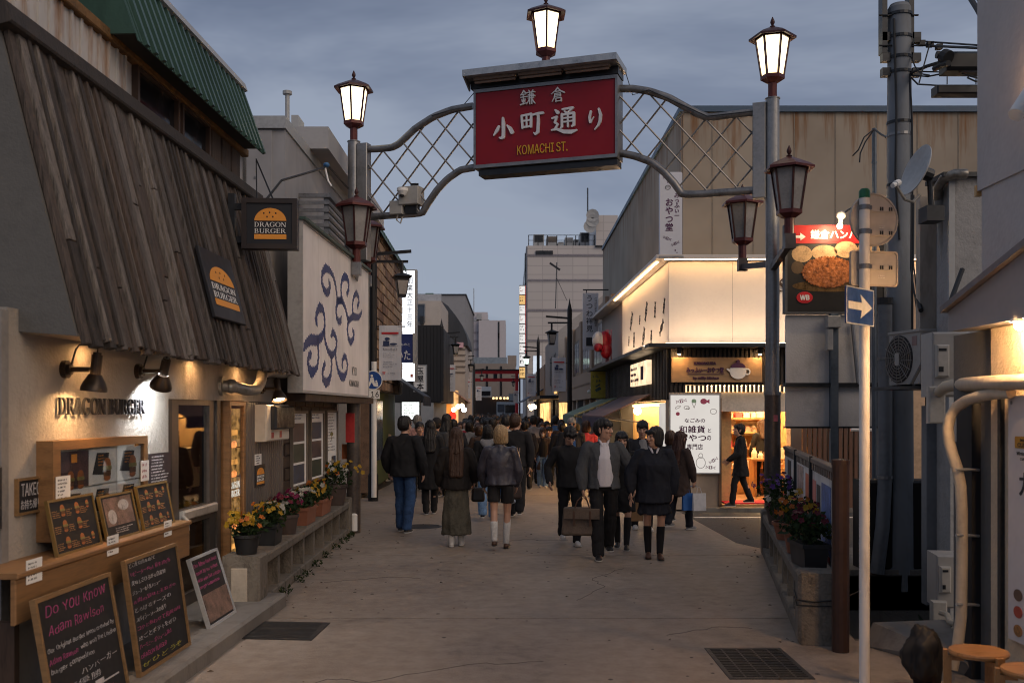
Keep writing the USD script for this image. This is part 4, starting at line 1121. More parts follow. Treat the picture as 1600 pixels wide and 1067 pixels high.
for (px, py, Y, post, lab) in ((557, 323, 13.35, GL, 'unlit hexagonal lantern on an arm of the left gate post, the nearer one'), (574, 355, 15.5, GL, 'unlit hexagonal lantern behind the left gate post, half hidden'),
                               (1233, 263, 11.35, GR, 'large unlit hexagonal lantern on the right gate post, the nearer one'), (1160, 318, 13.55, GR, 'smaller unlit hexagonal lantern on the far arm of the right gate post')):
    p = at(px, py, Y)
    p[2] -= .76
    copy_of(L_OFF, p, yaw + .3, lab, 'lantern')
    mid = post + np.array([0, 0, p[2] - .22])
    part(gate, 'lantern_arm', MB().beam(mid, p + [0, 0, -.10], .07, .07).fbox(Frame(p + np.array([0, 0, -.16]), (1, 0, 0)), -.06, .06, 0, .17, -.06, .06), POSTM if post is GL else M('arm_dark', (.07, .06, .06), .45, metal=.4))
# ---- cameras on the left wing
t = thing('camera_cluster', 'grey surveillance camera housings clamped on the lower left gate tube', 'camera', FG.P(*FG.hit(635, 333), 0))
def pxbox(mb, F, x0, y0, x1, y1, c0, c1):
    a0, b1 = F.hit(x0, y0, c1)
    a1, b0 = F.hit(x1, y1, c1)
    return mb.cham(F, a0, a1, b0, b1, c0, c1, .01)
CAMM = M('camera_grey', (.33, .32, .30), .5, var=.1)
part(t, 'housing', pxbox(MB(), FG, 622, 292, 653, 318, -.10, .12), CAMM)
part(t, 'junction_box', pxbox(MB(), FG, 608, 314, 628, 334, -.06, .10), CAMM)
a, b = FG.hit(629, 300, .14)
part(t, 'dome', MB().lathe([(.005, -.07), (.05, -.045), (.07, 0), (.08, .01), (.08, .05), (.03, .06)], 14, FG.P(a, b, .14)), WHITE, smooth=40)
part(t, 'lens', MB().ball(FG.P(a, b - .05, .16), (.035, .035, .03), 1), BLACK)
part(t, 'bracket', pxbox(MB(), FG, 632, 317, 652, 334, -.03, .06), DARK)
part(t, 'cable', MB().tube([FG.P(*FG.hit(625, 333), .05), FG.P(*FG.hit(622, 345), .05), FG.P(*FG.hit(628, 350), .05), FG.P(*FG.hit(631, 340), .05)], .012, 6).tube([FG.P(*FG.hit(655, 300), .05), FG.P(*FG.hit(659, 312), .05), FG.P(*FG.hit(652, 325), .05), FG.P(*FG.hit(657, 332), .05)], .008, 5), CAMM)
part(t, 'antenna', MB().cyl(FG.P(*FG.hit(648, 291), .05), FG.P(*FG.hit(656, 289), .05), .015, 6).fbox(FG, FG.hit(644, 290)[0], FG.hit(653, 290)[0], FG.hit(648, 293)[1], FG.hit(648, 288)[1], .0, .06), BLACK)

# ================================================================ left side beyond the burger shop
RENDER = streaked('stained_render', (.30, .28, .26), (.10, .085, .075), .6, .85, scale=4, zscale=.3, bump=.4)
BGREY = streaked('balcony_house_grey', (.27, .27, .285), (.14, .14, .14), .35, .75, scale=3)
kyo = thing('corner_restaurant', 'rendered corner restaurant with a white swirl signboard and dark timber front', 'building', (-3.2, 13, 0))
part(kyo, 'upper_wall', MB().fbox(FL, 10.55, 15.3, 1.95, 3.85, -.3, -.02), RENDER)
part(kyo, 'side_wall', MB().fbox(FL, 10.5, 10.9, 1.95, 3.85, -.3, .0), RENDER)
part(kyo, 'lower_wall', MB().fbox(FL, 11.2, 14.2, .0, .80, -.3, -.03), CONCRETE)
part(kyo, 'timber_front', MB().fbox(FL, 11.2, 14.2, .8, 1.95, -.3, -.05), DARKWOOD)
for r in range(8):
    for k in range(6):
        a = 11.22 + k * .49 + (r % 2) * .2
        part(kyo, 'timber_block', MB().cham(FL, a, min(a + .475, 14.2), .81 + r * .142, .81 + r * .142 + .134, -.05, -.03, .006), DARKWOOD)
part(kyo, 'lintel', MB().fbox(FL, 10.9, 15.2, 1.86, 1.95, -.3, .33), DARKWOOD)
part(kyo, 'recess_wall', MB().fbox(FL, 14.2, 15.4, 0, 1.95, -1.2, -.6), M('warm_beige_wall', (.30, .25, .19), .8, var=.12))
part(kyo, 'end_wall', MB().fbox(FL, 15.3, 15.45, 0, 3.6, -4, -.25), RENDER)
# the signboard
FK = Frame(FL.P(0, 0, .35), FL.u)
k0, k1 = FK.hit(472, 500)[0], FK.hit(575, 500)[0]
zb, zt = 1.975, 3.77
sb = thing('swirl_signboard', 'large white signboard with dark blue curling brush swirls, lettered KYO KAMAKURA', 'signboard', FK.P(k0, zb, -.1))
part(sb, 'panel', MB().fbox(FK, k0, k1, zb, zt, -.14, 0), streaked('sign_white', (.74, .69, .66), (.5, .46, .42), .4, .6, scale=8, zscale=.1))
part(sb, 'frame', MB().poly(FK, sbox(k0 - .025, zb - .03, k1 + .03, zt + .02).difference(sbox(k0, zb, k1, zt)), -.15, .012), M('sign_trim', (.33, .32, .31), .5))
part(sb, 'top_flashing', MB().fbox(FK, k0 - .05, k1 + .06, zt + .02, zt + .05, -.2, .05), M('green_flashing', (.04, .07, .06), .5))
KZ = lambda zx, zy: (460 + zx / 4.846, 400 + zy / 4.846)
curls = [
    [(262, 190, 4), (272, 225, 7), (262, 270, 10), (245, 280, 10), (225, 255, 8), (208, 195, 6), (212, 130, 8), (235, 92, 11), (265, 105, 8), (295, 150, 6), (312, 215, 6), (322, 290, 6), (325, 335, 9)],
    [(400, 285, 8), (412, 255, 6), (412, 200, 7), (400, 165, 9), (380, 155, 11), (362, 180, 7), (354, 235, 6), (356, 300, 7), (362, 335, 9), (325, 338, 8)],
    [(355, 465, 5), (352, 495, 8), (338, 498, 9), (322, 465, 6), (316, 410, 6), (322, 370, 8), (332, 340, 8), (362, 335, 9), (388, 395, 6), (400, 450, 7), (410, 490, 9)],
    [(480, 380, 8), (490, 350, 5), (487, 310, 6), (470, 280, 9), (452, 305, 6), (441, 360, 5), (442, 420, 7), (446, 455, 10), (425, 475, 9), (408, 495, 9), (402, 560, 6), (410, 625, 7), (428, 655, 10), (448, 625, 7), (452, 585, 7), (442, 560, 5)],
    [(512, 418, 3), (505, 440, 6), (488, 465, 8), (465, 462, 10), (446, 458, 11)],
    [(172, 515, 6), (165, 480, 10), (170, 430, 8), (192, 388, 12), (215, 400, 9), (228, 450, 6), (232, 520, 6), (226, 575, 9), (205, 615, 11), (175, 640, 13), (125, 632, 13), (95, 660, 11), (78, 685, 9), (72, 712, 4)],
    [(178, 640, 12), (182, 700, 6), (184, 770, 6), (175, 840, 6), (150, 872, 10), (132, 882, 14), (112, 850, 9), (102, 800, 6), (112, 755, 8), (124, 745, 10)],
    [(226, 575, 9), (235, 650, 6), (255, 715, 7), (280, 752, 10), (302, 738, 8), (318, 700, 6), (322, 640, 6), (308, 595, 7), (292, 575, 10), (280, 605, 5)],
    [(280, 752, 9), (284, 820, 6), (278, 895, 7), (262, 945, 11), (240, 962, 12), (218, 930, 8), (214, 875, 7), (225, 835, 9), (232, 815, 7)],
    [(312, 735, 7), (318, 800, 6), (332, 870, 7), (355, 912, 11), (378, 918, 11), (398, 875, 6), (404, 820, 5), (392, 768, 7), (378, 758, 8), (364, 790, 5), (364, 835, 6)]]
for c in curls:
    ls = []
    for (x, y, r) in c:
        a, b = FK.hit(*KZ(x, y), .004)
        ls.append((a, b, r * .0043))
    g = strokes([ls], 1.0)
    # ragged brush edge
    g = unary_union([g] + [Point(p.x, p.y).buffer(.016, 2) for p in [g.exterior.interpolate(d) for d in np.arange(0, g.exterior.length, .075)]]) if g.geom_type == 'Polygon' else g
    part(sb, 'swirl', MB().poly(FK, g, .001, .004), NAVY)
a0, b0 = FK.hit(*KZ(435, 895)); a1, b1 = FK.hit(*KZ(470, 850))
part(sb, 'lettering', MB().poly(FK, centred(letters('KYO', 1, 'sans'), (a0 + a1) / 2, (b0 + b1) / 2, abs(a1 - a0), .115), .001, .003), INK)
a0, b0 = FK.hit(*KZ(415, 960)); a1, b1 = FK.hit(*KZ(486, 960))
part(sb, 'lettering', MB().poly(FK, centred(letters('KAMAKURA', 1, 'sans'), (a0 + a1) / 2, b0, abs(a1 - a0), .085), .001, .003), INK)
# three framed posters
FPo = Frame(FL.P(0, 0, -.03), FL.u)
for i, (x0, x1, y0, y1, lab) in enumerate(((457, 481, 642, 765, 'tall framed dish poster on the timber front, nearest the burger shop'), (486, 507, 642, 753, 'tall framed dish poster in the middle of the three on the timber front'), (511, 528, 641, 743, 'framed cocktail menu poster on the timber front, nearest the gate post'))):
    a0, zt = FPo.hit(x0, y0, .03); a1 = FPo.hit(x1, y0, .03)[0]; zb = FPo.hit(x0, y1, .03)[1]
    t = thing('framed_poster', lab, 'poster', FPo.P(a0, zb, 0))
    part(t, 'frame', MB().poly(FPo, sbox(a0, zb, a1, zt).difference(sbox(a0 + .03, zb + .03, a1 - .03, zt - .03)), 0, .035), M('dull_frame', (.17, .145, .12), .5, metal=.3))
    part(t, 'sheet', MB().fbox(FPo, a0 + .02, a1 - .02, zb + .02, zt - .02, 0, .015), PAPER)
    W, H = a1 - a0, zt - zb
    if i < 2:
        for k in range(3):
            part(t, 'picture', MB().fbox(FPo, a0 + W * .14, a1 - W * .16, zb + H * (.06 + .27 * k), zb + H * (.30 + .27 * k), .0155, .017), M(('dish_photo_blue', 'dish_photo_green', 'dish_photo_plum')[(k + i) % 3], ((.05, .06, .09), (.05, .06, .045), (.09, .06, .06))[(k + i) % 3], .5, var=.9, scale=9, col2=(.012, .012, .015)))
        part(t, 'writing', MB().poly(FPo, lines(a0 + W * .14, a1 - W * .14, zb + H * .88, zb + H * .97, 2, 50 + i), .0155, .0165), NAVY)
    else:
        part(t, 'writing', MB().poly(FPo, lines(a0 + W * .16, a1 - W * .14, zb + H * .36, zb + H * .96, 13, 50), .0155, .0165), M('grey_ink', (.2, .2, .21), .7))
        part(t, 'picture', MB().poly(FPo, unary_union([el(a0 + W * .5, zb + H * .63, W * .14, H * .03), sbox(a0 + W * .48, zb + H * .53, a0 + W * .52, zb + H * .62)]), .0166, .0175), LETT)
        part(t, 'picture', MB().fbox(FPo, a0 + W * .5, a1 - W * .12, zb + H * .06, zb + H * .28, .0155, .017), M('dish_photo_blue', (.05, .06, .09)))
part(kyo, 'hanging_card', MB().cbox((-2.35, 14.5, 1.16), (.25, .02, .22)), M('orange_card', (.6, .17, .05), .6))
single('red_strip_sign', MB().fbox(FG, -.075, .065, 1.30, 1.72, .10, .106), M('red_sticker', (.5, .04, .04), .5), 'narrow red sticker sign on the left gate post', 'sticker')

# ---- grey house with balcony, over the restaurant
hb = thing('balcony_house', 'grey panelled house with deep roof slab and slatted steel balcony', 'building', (-4, 14, 0))
Yf = 12.2
FHf = Frame((0, Yf, 0), (1, 0, 0))
x0, x1 = at(372, 0, Yf)[0], at(445, 0, Yf)[0]
zt = at(0, 202, Yf)[2]
part(hb, 'panel_block', MB().box((-6.5, Yf, 2), (x1, 17.5, zt)), BGREY)
for i in range(4):
    a0 = x1 - .15 - .48 * (4 - i)
    part(hb, 'panel', MB().cham(FHf, a0, a0 + .475, 2.1, zt - .015, 0, .02, .004), BGREY)
for zz in (4.6, 4.1, 3.6, 5.1):
    part(hb, 'panel_fixing', MB().cyl(FHf.P(x1 - .36, zz, .02), FHf.P(x1 - .36, zz, .026), .018, 8), STEEL)
part(hb, 'parapet_cap', MB().box((-6.6, Yf - .05, zt), (x1 + .02, 17.6, zt + .15)), M('cap_metal', (.34, .35, .36), .5, metal=.3))
# roof slab over the set-back part
Ys = 13.6
q0, q1 = at(457, 198, Ys), at(513, 198, Ys)
part(hb, 'roof_slab', MB().box((-6, Ys, q0[2] - .30), (q1[0], 19.5, q0[2])), M('slab_render', (.30, .30, .31), .75, var=.08))
part(hb, 'back_wall', MB().box((-6, 14.4, 2.2), (x1 - .10, 19.2, q0[2] - .30)), M('house_white', (.34, .33, .325), .75, var=.1))
w = part(hb, 'window', MB().box((x1 - .10, 14.9, 3.55), (x1 - .06, 16.9, 4.75)), BLACK)
part(w, 'pane', MB().box((x1 - .059, 15.0, 3.6), (x1 - .055, 15.9, 4.7)).box((x1 - .059, 16.0, 3.6), (x1 - .055, 16.85, 4.7)), M('dark_glass', (.012, .012, .014)))
part(hb, 'downpipe', MB().cyl((at(464, 0, 14.2)[0], 14.2, 2.4), (at(464, 0, 14.2)[0], 14.2, at(464, 252, 14.2)[2]), .04, 10).cbox((at(464, 0, 14.2)[0], 14.2, at(464, 247, 14.2)[2]), (.15, .15, .14)), M('cream_pipe', (.55, .52, .45), .5))
part(hb, 'roof_pipe', MB().cyl((at(449, 0, 15)[0], 15, 5), (at(449, 0, 15)[0], 15, at(449, 146, 15)[2]), .035, 8).cyl((at(449, 0, 15)[0], 15, at(449, 148, 15)[2]), (at(449, 0, 15)[0], 15, at(449, 143, 15)[2]), .07, 10), PAINTGREY)
part(hb, 'roof_box', MB().box((at(455, 0, 14)[0], 14, 5.3), (at(466, 0, 14)[0], 14.4, at(0, 180, 14)[2])), PAINTGREY)
# balcony rails: a face to the camera and a face along the street
Yb = 13.0
bx0, bx1 = at(462, 0, Yb)[0], at(514, 0, Yb)[0]
zr0, zr1 = 2.3, at(0, 305, Yb)[2]
n = 17
for k in range(n):
    z = zr1 - .12 - k * .098
    part(hb, 'rail_slat', MB().box((bx0, Yb, z), (bx1, Yb + .02, z + .045)), STEEL)
    part(hb, 'rail_slat', MB().box((bx1 - .02, Yb + .025, z), (bx1, 16.2, z + .045)), STEEL)
part(hb, 'handrail', MB().box((bx0, Yb - .02, zr1 - .03), (bx1 + .02, Yb + .03, zr1 + .02)).box((bx1 - .03, Yb + .03, zr1 - .03), (bx1 + .02, 16.2, zr1 + .02)), STEEL)
for y in (13.0, 14.6, 16.1):
    part(hb, 'rail_post', MB().box((bx1 - .07, y + .03, zr0), (bx1 - .02, y + .08, zr1)), STEEL)
part(hb, 'balcony_slab', MB().box((bx0 - .5, Yb + .1, 2.1), (bx1 - .08, 16.2, 2.6)), BGREY)
# cables
single('overhead_cable', MB().tube([FL.P(10.2, 3.55, -.2), at(440, 282, 11), at(505, 263, 12.2), at(512, 258, 12.4), GL + [-.08, 0, 4.95]], .014, 5), RUBBER, 'black cable from the burger shop eave to the left gate post', 'cable')
t = thing('cable_splice', 'blue cable splice hanging by the left gate post', 'cable fitting', at(509, 258, 12.3))
part(t, 'sleeve', MB().ball(at(510, 258, 12.3), (.04, .04, .032), 2), M('blue_plastic', (.03, .11, .25), .4))
part(t, 'tail', MB().tube([at(508, 262, 12.3), at(511, 275, 12.3), at(513, 283, 12.3), at(518, 291, 12.3)], .012, 6), WHITE)

# ---- pedestrian sign on a white pole
t = thing('walkers_sign', 'round blue walkers only sign with hours plate on a white pole', 'sign', (-2.80, 20.2, 0))
part(t, 'pole', MB().cyl((-2.80, 20.2, 0), (-2.80, 20.2, 2.75), .055, 14), WHITE)
FW = Frame((-2.81, 20.1, 0), (1, .1, 0))
zc = at(0, 594, 20.1)[2]
part(t, 'disc', MB().poly(FW, el(0, zc, .19, .19), -.02, 0), M('sign_blue', (.02, .07, .28), .35))
part(t, 'rim', MB().poly(FW, el(0, zc, .195, .195).difference(el(0, zc, .178, .178)), 0.0005, .003), WHITE)
part(t, 'figure_print', MB().poly(FW, unary_union([el(-.02, zc + .09, .025, .028), Polygon([(-.05, zc + .05), (.01, zc + .06), (.03, zc - .02), (.06, zc - .12), (.02, zc - .12), (-.02, zc - .04), (-.07, zc - .13), (-.1, zc - .12), (-.06, zc - .02)]), el(.07, zc - .02, .018, .02), Polygon([(.05, zc - .04), (.10, zc - .04), (.11, zc - .13), (.05, zc - .13)])]), .0005, .002), WHITE)
z1 = at(0, 616, 20.1)[2]
part(t, 'hours_plate', MB().fbox(FW, -.17, .14, z1 - .09, z1 + .09, -.015, 0), WHITE)
part(t, 'lettering', MB().poly(FW, centred(letters('-16', 1, 'sans', .012), .0, z1, .24, .115), .0005, .002), INK)

# ---- street lamps with banners
LAMPBLK = M('lamp_black', (.016, .016, .018), .45, metal=.3, var=.2)
BANNER = M('banner_cloth', (.50, .51, .56), .7, var=.04)
BNAVY = M('banner_navy', (.02, .035, .10), .6)
def street_lamp_model(name, hz=5.0, arm=.62, lit=False):
    t = model(name)
    w = lambda n, mb, m: part(t, n, mb, m, world=False)
    w('pole', MB().lathe([(.10, 0), (.10, .5), (.075, .55), (.075, hz + .05), (.02, hz + .30), (.0, hz + .42)], 12), LAMPBLK)
    w('arm', MB().beam((0, 0, hz - .22), (arm + .12, 0, hz - .16), .05, .06).beam((0, 0, hz - .36), (arm + .06, 0, hz - .36), .035, .05).cyl((arm - .06, 0, hz - .34), (arm - .06, 0, hz - .62), .03, 8), LAMPBLK)
    o = (arm - .06, 0, hz - 1.05)
    w('lamp_body', MB().lathe([(.10, .0), (.175, .36), (.24, .38), (.25, .40), (.05, .47)], 4, o, phase=math.pi / 4 + .25), LAMPBLK)
    for k in range(4):
        a0 = k * math.pi / 2 + math.pi / 4 + .25
        a1 = a0 + math.pi / 2
        p = [np.array(o) + np.array([r * math.cos(a), r * math.sin(a), z]) for a, r, z in ((a0, .110, .03), (a1, .110, .03), (a1, .172, .34), (a0, .172, .34))]
        m = sum(p) / 4
        p = [m + (q - m) * .84 + (m - np.array([o[0], o[1], m[2]])) * .035 for q in p]
        w('pane', MB().quad(p), MILK_OFF if not lit else glow('street_lamp_glow', (.75, 1, .8), 1.3))
    w('banner_rod', MB().cyl((0, 0, hz - 1.62), (arm, 0, hz - 1.62), .014, 6), LAMPBLK)
    return t
def banner_model(name):
    t = model(name)
    w = lambda n, mb, m: part(t, n, mb, m, world=False)
    F = Frame((0, 0, 0), (1, 0, 0))
    W, H = .43, 1.06
    g = np.linspace(0, 1, 9)
    cl = MB()
    for c in (.0, .006):
        v = [F.P(W * x, -H * y, c + .014 * math.sin(x * 5 + y * 3)) for y in g for x in g]
        f = [(i * 9 + j, i * 9 + j + 1, (i + 1) * 9 + j + 1) for i in range(8) for j in range(8)] + [(i * 9 + j, (i + 1) * 9 + j + 1, (i + 1) * 9 + j) for i in range(8) for j in range(8)]
        cl.add(v, f)
    w('cloth', cl, BANNER)
    d = .024
    w('red_title', MB().fbox(F, .05, W - .05, -.17, -.13, d, d + .001), RED)
    w('picture_print', MB().poly(F, unary_union([sbox(.06, -.40, W - .06, -.395), sbox(.08, -.395, .20, -.30), el(.16, -.26, .05, .03), el(.28, -.36, .07, .02), sbox(.13, -.36, .15, -.27)]), d, d + .001), BNAVY)
    w('lettering', MB().poly(F, unary_union([centred(letters('Kamakura', 1, 'sans'), W / 2, -.455, .27, .05), lines(.08, W - .06, -.62, -.52, 3, 3), lines(.08, W - .06, -.82, -.68, 3, 8), lines(.17, W - .06, -.95, -.90, 1, 9)]), d, d + .001), M('banner_ink', (.10, .11, .16), .7))
    w('gate_mark', MB().poly(F, unary_union([sbox(.06, -.905, .13, -.895), sbox(.075, -.95, .085, -.9), sbox(.105, -.95, .115, -.9), sbox(.07, -.925, .12, -.918)]), d, d + .001), RED)
    w('cord', MB().cyl((.06, 0, 0), (.06, 0, .07), .006, 4).cyl((W - .06, 0, 0), (W - .06, 0, .07), .006, 4), LAMPBLK)
    return t
SL = street_lamp_model('street_lamp')
SLL = street_lamp_model('green_street_lamp', lit=True)
BN = banner_model('street_banner')
SIDE = {1: 'left', -1: 'right'}
def lamp_post(px, Y, side, hz, label, blabel, lit=False, banner=True, bz=None):
    X = (px - 800) / FPX * Y
    s = hz / 5.0
    r = 0 if side > 0 else math.pi
    copy_of(SLL if lit else SL, (X, Y, -.25 if Y > 27 else -.08), r, label, 'street lamp', scale=s)
    if banner:
        W = .43 * s
        x = X + (.12 * s if side > 0 else -.12 * s - W)
        copy_of(BN, (x, Y - .02, (5.0 - 1.62) * s - .06 if bz is None else bz), 0, blabel, 'banner', scale=s)
zl = lambda py, Y: EYE + (642 - py) / FPX * Y
lamp_post(583, 20.3, 1, 5.25, 'black street lamp with lantern arm beside the walkers sign, nearest on the left', 'white street banner on the nearest left lamp post, before the brick house')
lamp_post(690, 47, 1, 5.9, 'black street lamp in front of the black shop house', 'white street banner on the lamp before the black shop house')
lamp_post(720, 62, 1, 5.6, 'black street lamp beyond the lit snack stall', 'white street banner beyond the lit snack stall')
lamp_post(741, 88, 1, 5.9, 'far black street lamp beside the left post of the red torii', 'white street banner beside the left post of the red torii')
lamp_post(890, 33, -1, 5.3, 'black street lamp before the house with tall windows on the right', 'white street banner hanging before the tall windows on the right')
lamp_post(841, 53, -1, 5.6, 'black street lamp with a greenish lit lantern on the right', 'white street banner under the greenish lit lantern', lit=True)
lamp_post(812, 98, -1, 5.6, 'far black street lamp beside the right post of the red torii', 'white street banner beside the right post of the red torii')

# ---- far buildings, left row
def windows(par, F, cols, rows, w, h, m, depth=.04, fm=None):
    for b in rows:
        for a in cols:
            f = part(par, 'window', MB().poly(F, sbox(a - .06, b - .06, a + w + .06, b + h + .06).difference(sbox(a, b, a + w, b + h)), -.01, depth), fm or STEEL)
            part(f, 'pane', MB().fbox(F, a, a + w, b, b + h, .004, .008), m)
DKGLASS = M('dark_glass', (.012, .012, .014))
SKYGLASS = M('blue_glass', (.05, .065, .09), .12, var=.2)
BRICK = [M(f'brick_{i}', c, .85, var=.3, scale=6, bump=.4) for i, c in enumerate(((.17, .105, .07), (.22, .15, .10), (.12, .075, .055), (.28, .20, .135)))]
br = thing('brick_house', 'brown brick house with green ribbed roof and dark awning, left of the lit vertical sign', 'building', (-3.2, 25, 0))
FBk = Frame((-2.93, 21.3, 0), (-.02, 1, 0))
part(br, 'wall', MB().fbox(FBk, 0, 6.4, 2.2, 5.8, -4, -.03), M('mortar', (.16, .14, .125), .9))
FBf = Frame((-2.93, 21.3, 0), (1, 0, 0))
part(br, 'end_wall', MB().fbox(FBf, -5, -.02, 0, 5.6, -.02, .01), M('beige_side_wall', (.34, .31, .28), .8, var=.1))
for r in range(16):
    for k in range(12):
        a = k * .56 + (r % 2) * .28 - .28
        if a > 6.2:
            continue
        a = max(a, 0)
        z = 2.22 + r * .222
        part(br, 'brick', MB().cham(FBk, a, min(a + .535, 6.4), z, z + .195, -.03, rng.uniform(.0, .02), .008), BRICK[rng.integers(4)])
for k in range(16):
    a = k * .42
    part(br, 'roof_rib', MB().hexa([FBk.P(a, 5.62, .12), FBk.P(a + .16, 5.62, .12), FBk.P(a + .16, 6.9, -.8), FBk.P(a, 6.9, -.8), FBk.P(a, 5.70, .12), FBk.P(a + .16, 5.70, .12), FBk.P(a + .16, 6.98, -.8), FBk.P(a, 6.98, -.8)]), GREENROOF)
part(br, 'roof_sheet', MB().hexa([FBk.P(-.1, 5.58, .12), FBk.P(6.6, 5.58, .12), FBk.P(6.6, 6.86, -.8), FBk.P(-.1, 6.86, -.8), FBk.P(-.1, 5.62, .12), FBk.P(6.6, 5.62, .12), FBk.P(6.6, 6.9, -.8), FBk.P(-.1, 6.9, -.8)]), GREENROOF)
part(br, 'shop_front', MB().fbox(FBk, 0, 6.4, 0, 2.2, -.5, -.2), M('olive_wall', (.10, .12, .035), .7, var=.3))
part(br, 'shop_window', MB().fbox(FBk, .6, 3.0, .6, 2.0, -.2, -.16), SKYGLASS)
part(br, 'brick_pier', MB().fbox(FBk, -.02, .5, 0, 2.2, -.45, -.02), BRICK[0])
aw = part(br, 'awning', MB().hexa([FBk.P(3.4, 2.10, .8), FBk.P(6.3, 2.10, .8), FBk.P(6.3, 2.62, 0), FBk.P(3.4, 2.62, 0), FBk.P(3.4, 2.13, .8), FBk.P(6.3, 2.13, .8), FBk.P(6.3, 2.66, 0), FBk.P(3.4, 2.66, 0)]), M('awning_navy', (.025, .03, .045), .7))
part(aw, 'valance', MB().fbox(FBk, 3.4, 6.3, 1.88, 2.10, .79, .81), M('awning_navy', (.025, .03, .045)))
LITW = backlit('lit_sign_white', (.93, .95, 1.0), 1.05, .04)
t = thing('vertical_lit_sign', 'tall white lit vertical sign with black calligraphy and red seal', 'sign', (-3.1, 27.95, 2.6))
Yv = 27.95
FV = Frame((0, Yv, 0), (1, 0, 0))
x0, x1, z0, z1 = at(628, 0, Yv)[0], at(648, 0, Yv)[0], at(0, 595, Yv)[2], at(0, 423, Yv)[2]
part(t, 'face', MB().fbox(FV, x0, x1, z0, z1, -.25, 0), LITW)
part(t, 'frame', MB().fbox(FV, x1 + .002, x1 + .06, z0 - .03, z1 + .03, -.28, .015).fbox(FV, x0 - .03, x1, z1, z1 + .03, -.28, .015), PAINTGREY)
xc = x0 + (x1 - x0) * .62
part(t, 'calligraphy', MB().poly(FV, unary_union([column('創業大正十三年', xc, z1 - .16, .205, .155, .008), column('御治', xc, z1 - 1.72, .34, .22, .008), column('本', x0 + (x1 - x0) * .5, z0 + .95, .4, .32, .012)]), .002, .006), INK)
part(t, 'seal_print', MB().fbox(FV, x1 - .12, x1 - .05, z0 + .10, z0 + .19, .002, .005), M('seal_red', (.5, .12, .08), .6))
t = thing('blue_shop_sign', 'deep blue projecting shop sign with white kana before the lit vertical sign', 'sign', (-2.8, 23.4, 2.8))
Yv = 23.4
FV = Frame((0, Yv, 0), (1, 0, 0))
x0, x1, z0, z1 = at(602, 0, Yv)[0], at(645, 0, Yv)[0], at(0, 566, Yv)[2], at(0, 522, Yv)[2]
part(t, 'panel', MB().fbox(FV, x0, x1, z0, z1, -.15, 0), M('deep_blue', (.012, .025, .13), .45))
part(t, 'side', MB().fbox(FV, x1 + .002, x1 + .06, z0 - .02, z1 + .02, -.16, .01).fbox(FV, x0 - .22, x0 - .002, z0 - .02, z1, -.16, -.01), PAINTGREY)
part(t, 'lettering', MB().poly(FV, unary_union([centred(letters('せいた', 1, 'cjk', .004), (x0 + x1) / 2, z0 + .17, (x1 - x0) * .82, .22), centred(letters('一 きものと', 1), (x0 + x1) / 2 + .06, z0 + .42, (x1 - x0) * .6, .06)]), .002, .006), M('letter_pale', (.5, .53, .6), .6))
t = thing('framed_shop_sign', 'white framed projecting sign with brushed black characters on the black house', 'sign', (-3.6, 38, 2.4))
Yv = 37
FV = Frame((0, Yv, 0), (1, 0, 0))
x0, x1, z0, z1 = at(646, 0, Yv)[0], at(667, 0, Yv)[0], at(0, 612, Yv)[2], at(0, 570, Yv)[2]
part(t, 'panel', MB().fbox(FV, x0 + .02, x1 - .02, z0 + .02, z1 - .02, -.1, 0), WHITE)
part(t, 'frame', MB().poly(FV, sbox(x0, z0, x1, z1).difference(sbox(x0 + .03, z0 + .03, x1 - .03, z1 - .03)), -.11, .02), PAINTGREY)
part(t, 'lettering', MB().poly(FV, column('玉屋本', (x0 + x1) / 2, z1 - .06, .29, .24, .02), .002, .006), INK)
t = thing('lit_menu_stand', 'white lit menu panel standing before the olive shop front', 'menu board', (-3, 28, .8))
Yv = 29
FV = Frame((0, Yv, 0), (1, 0, 0))
x0, x1, z0, z1 = at(628, 0, Yv)[0], at(655, 0, Yv)[0], at(0, 655, Yv)[2], at(0, 628, Yv)[2]
part(t, 'face', MB().fbox(FV, x0, x1, z0, z1, -.04, 0), backlit('lit_menu_white', (.95, 1, .97), .95, .1, 9))
part(t, 'frame', MB().poly(FV, sbox(x0 - .04, z0 - .04, x1 + .04, z1 + .04).difference(sbox(x0, z0, x1, z1)), -.06, .02).fbox(FV, x0, x0 + .05, 0, z0 - .04, -.05, 0).fbox(FV, x1 - .05, x1, 0, z0 - .04, -.05, 0), BLACK)
part(t, 'print', MB().poly(FV, unary_union([lines(x0 + .06, x1 - .1, z0 + .06, z1 - .05, 5, 41)]), .002, .005), M('green_print', (.25, .4, .12), .6))
bh = thing('black_house', 'plain black clad shop house behind the lit vertical sign', 'building', (-4, 44, 0))
BLKCLAD = M('black_cladding', (.012, .012, .014), .6, var=.25, stretch=(1, 1, .2))
bx0, bx1 = at(643, 0, 41)[0], at(689, 0, 41)[0]
part(bh, 'wall', MB().box((bx0 - 1, 41, 2.1), (bx1, 50, at(0, 508, 41)[2])), BLKCLAD)
for k in range(11):
    x = bx0 - .2 + k * .14
    part(bh, 'cladding_board', MB().box((x, 40.97, 2.15), (x + .125, 40.998, at(0, 510, 41)[2])), BLKCLAD)
part(bh, 'lower_wall', MB().box((bx0 - 1, 41.02, 0), (bx1 - .3, 49, 2.1)), M('pale_shutter', (.30, .31, .32), .6, var=.1))
cm = thing('cream_house', 'cream and slate house with curved roof edge above the black house', 'building', (-4, 55, 0))
x0, x1 = at(648, 0, 52)[0], at(689, 0, 52)[0]
part(cm, 'cream_block', MB().box((x0 - 2, 52, 3), (x1, 66, at(0, 470, 52)[2])), M('cream_wall', (.42, .38, .35), .8, var=.08))
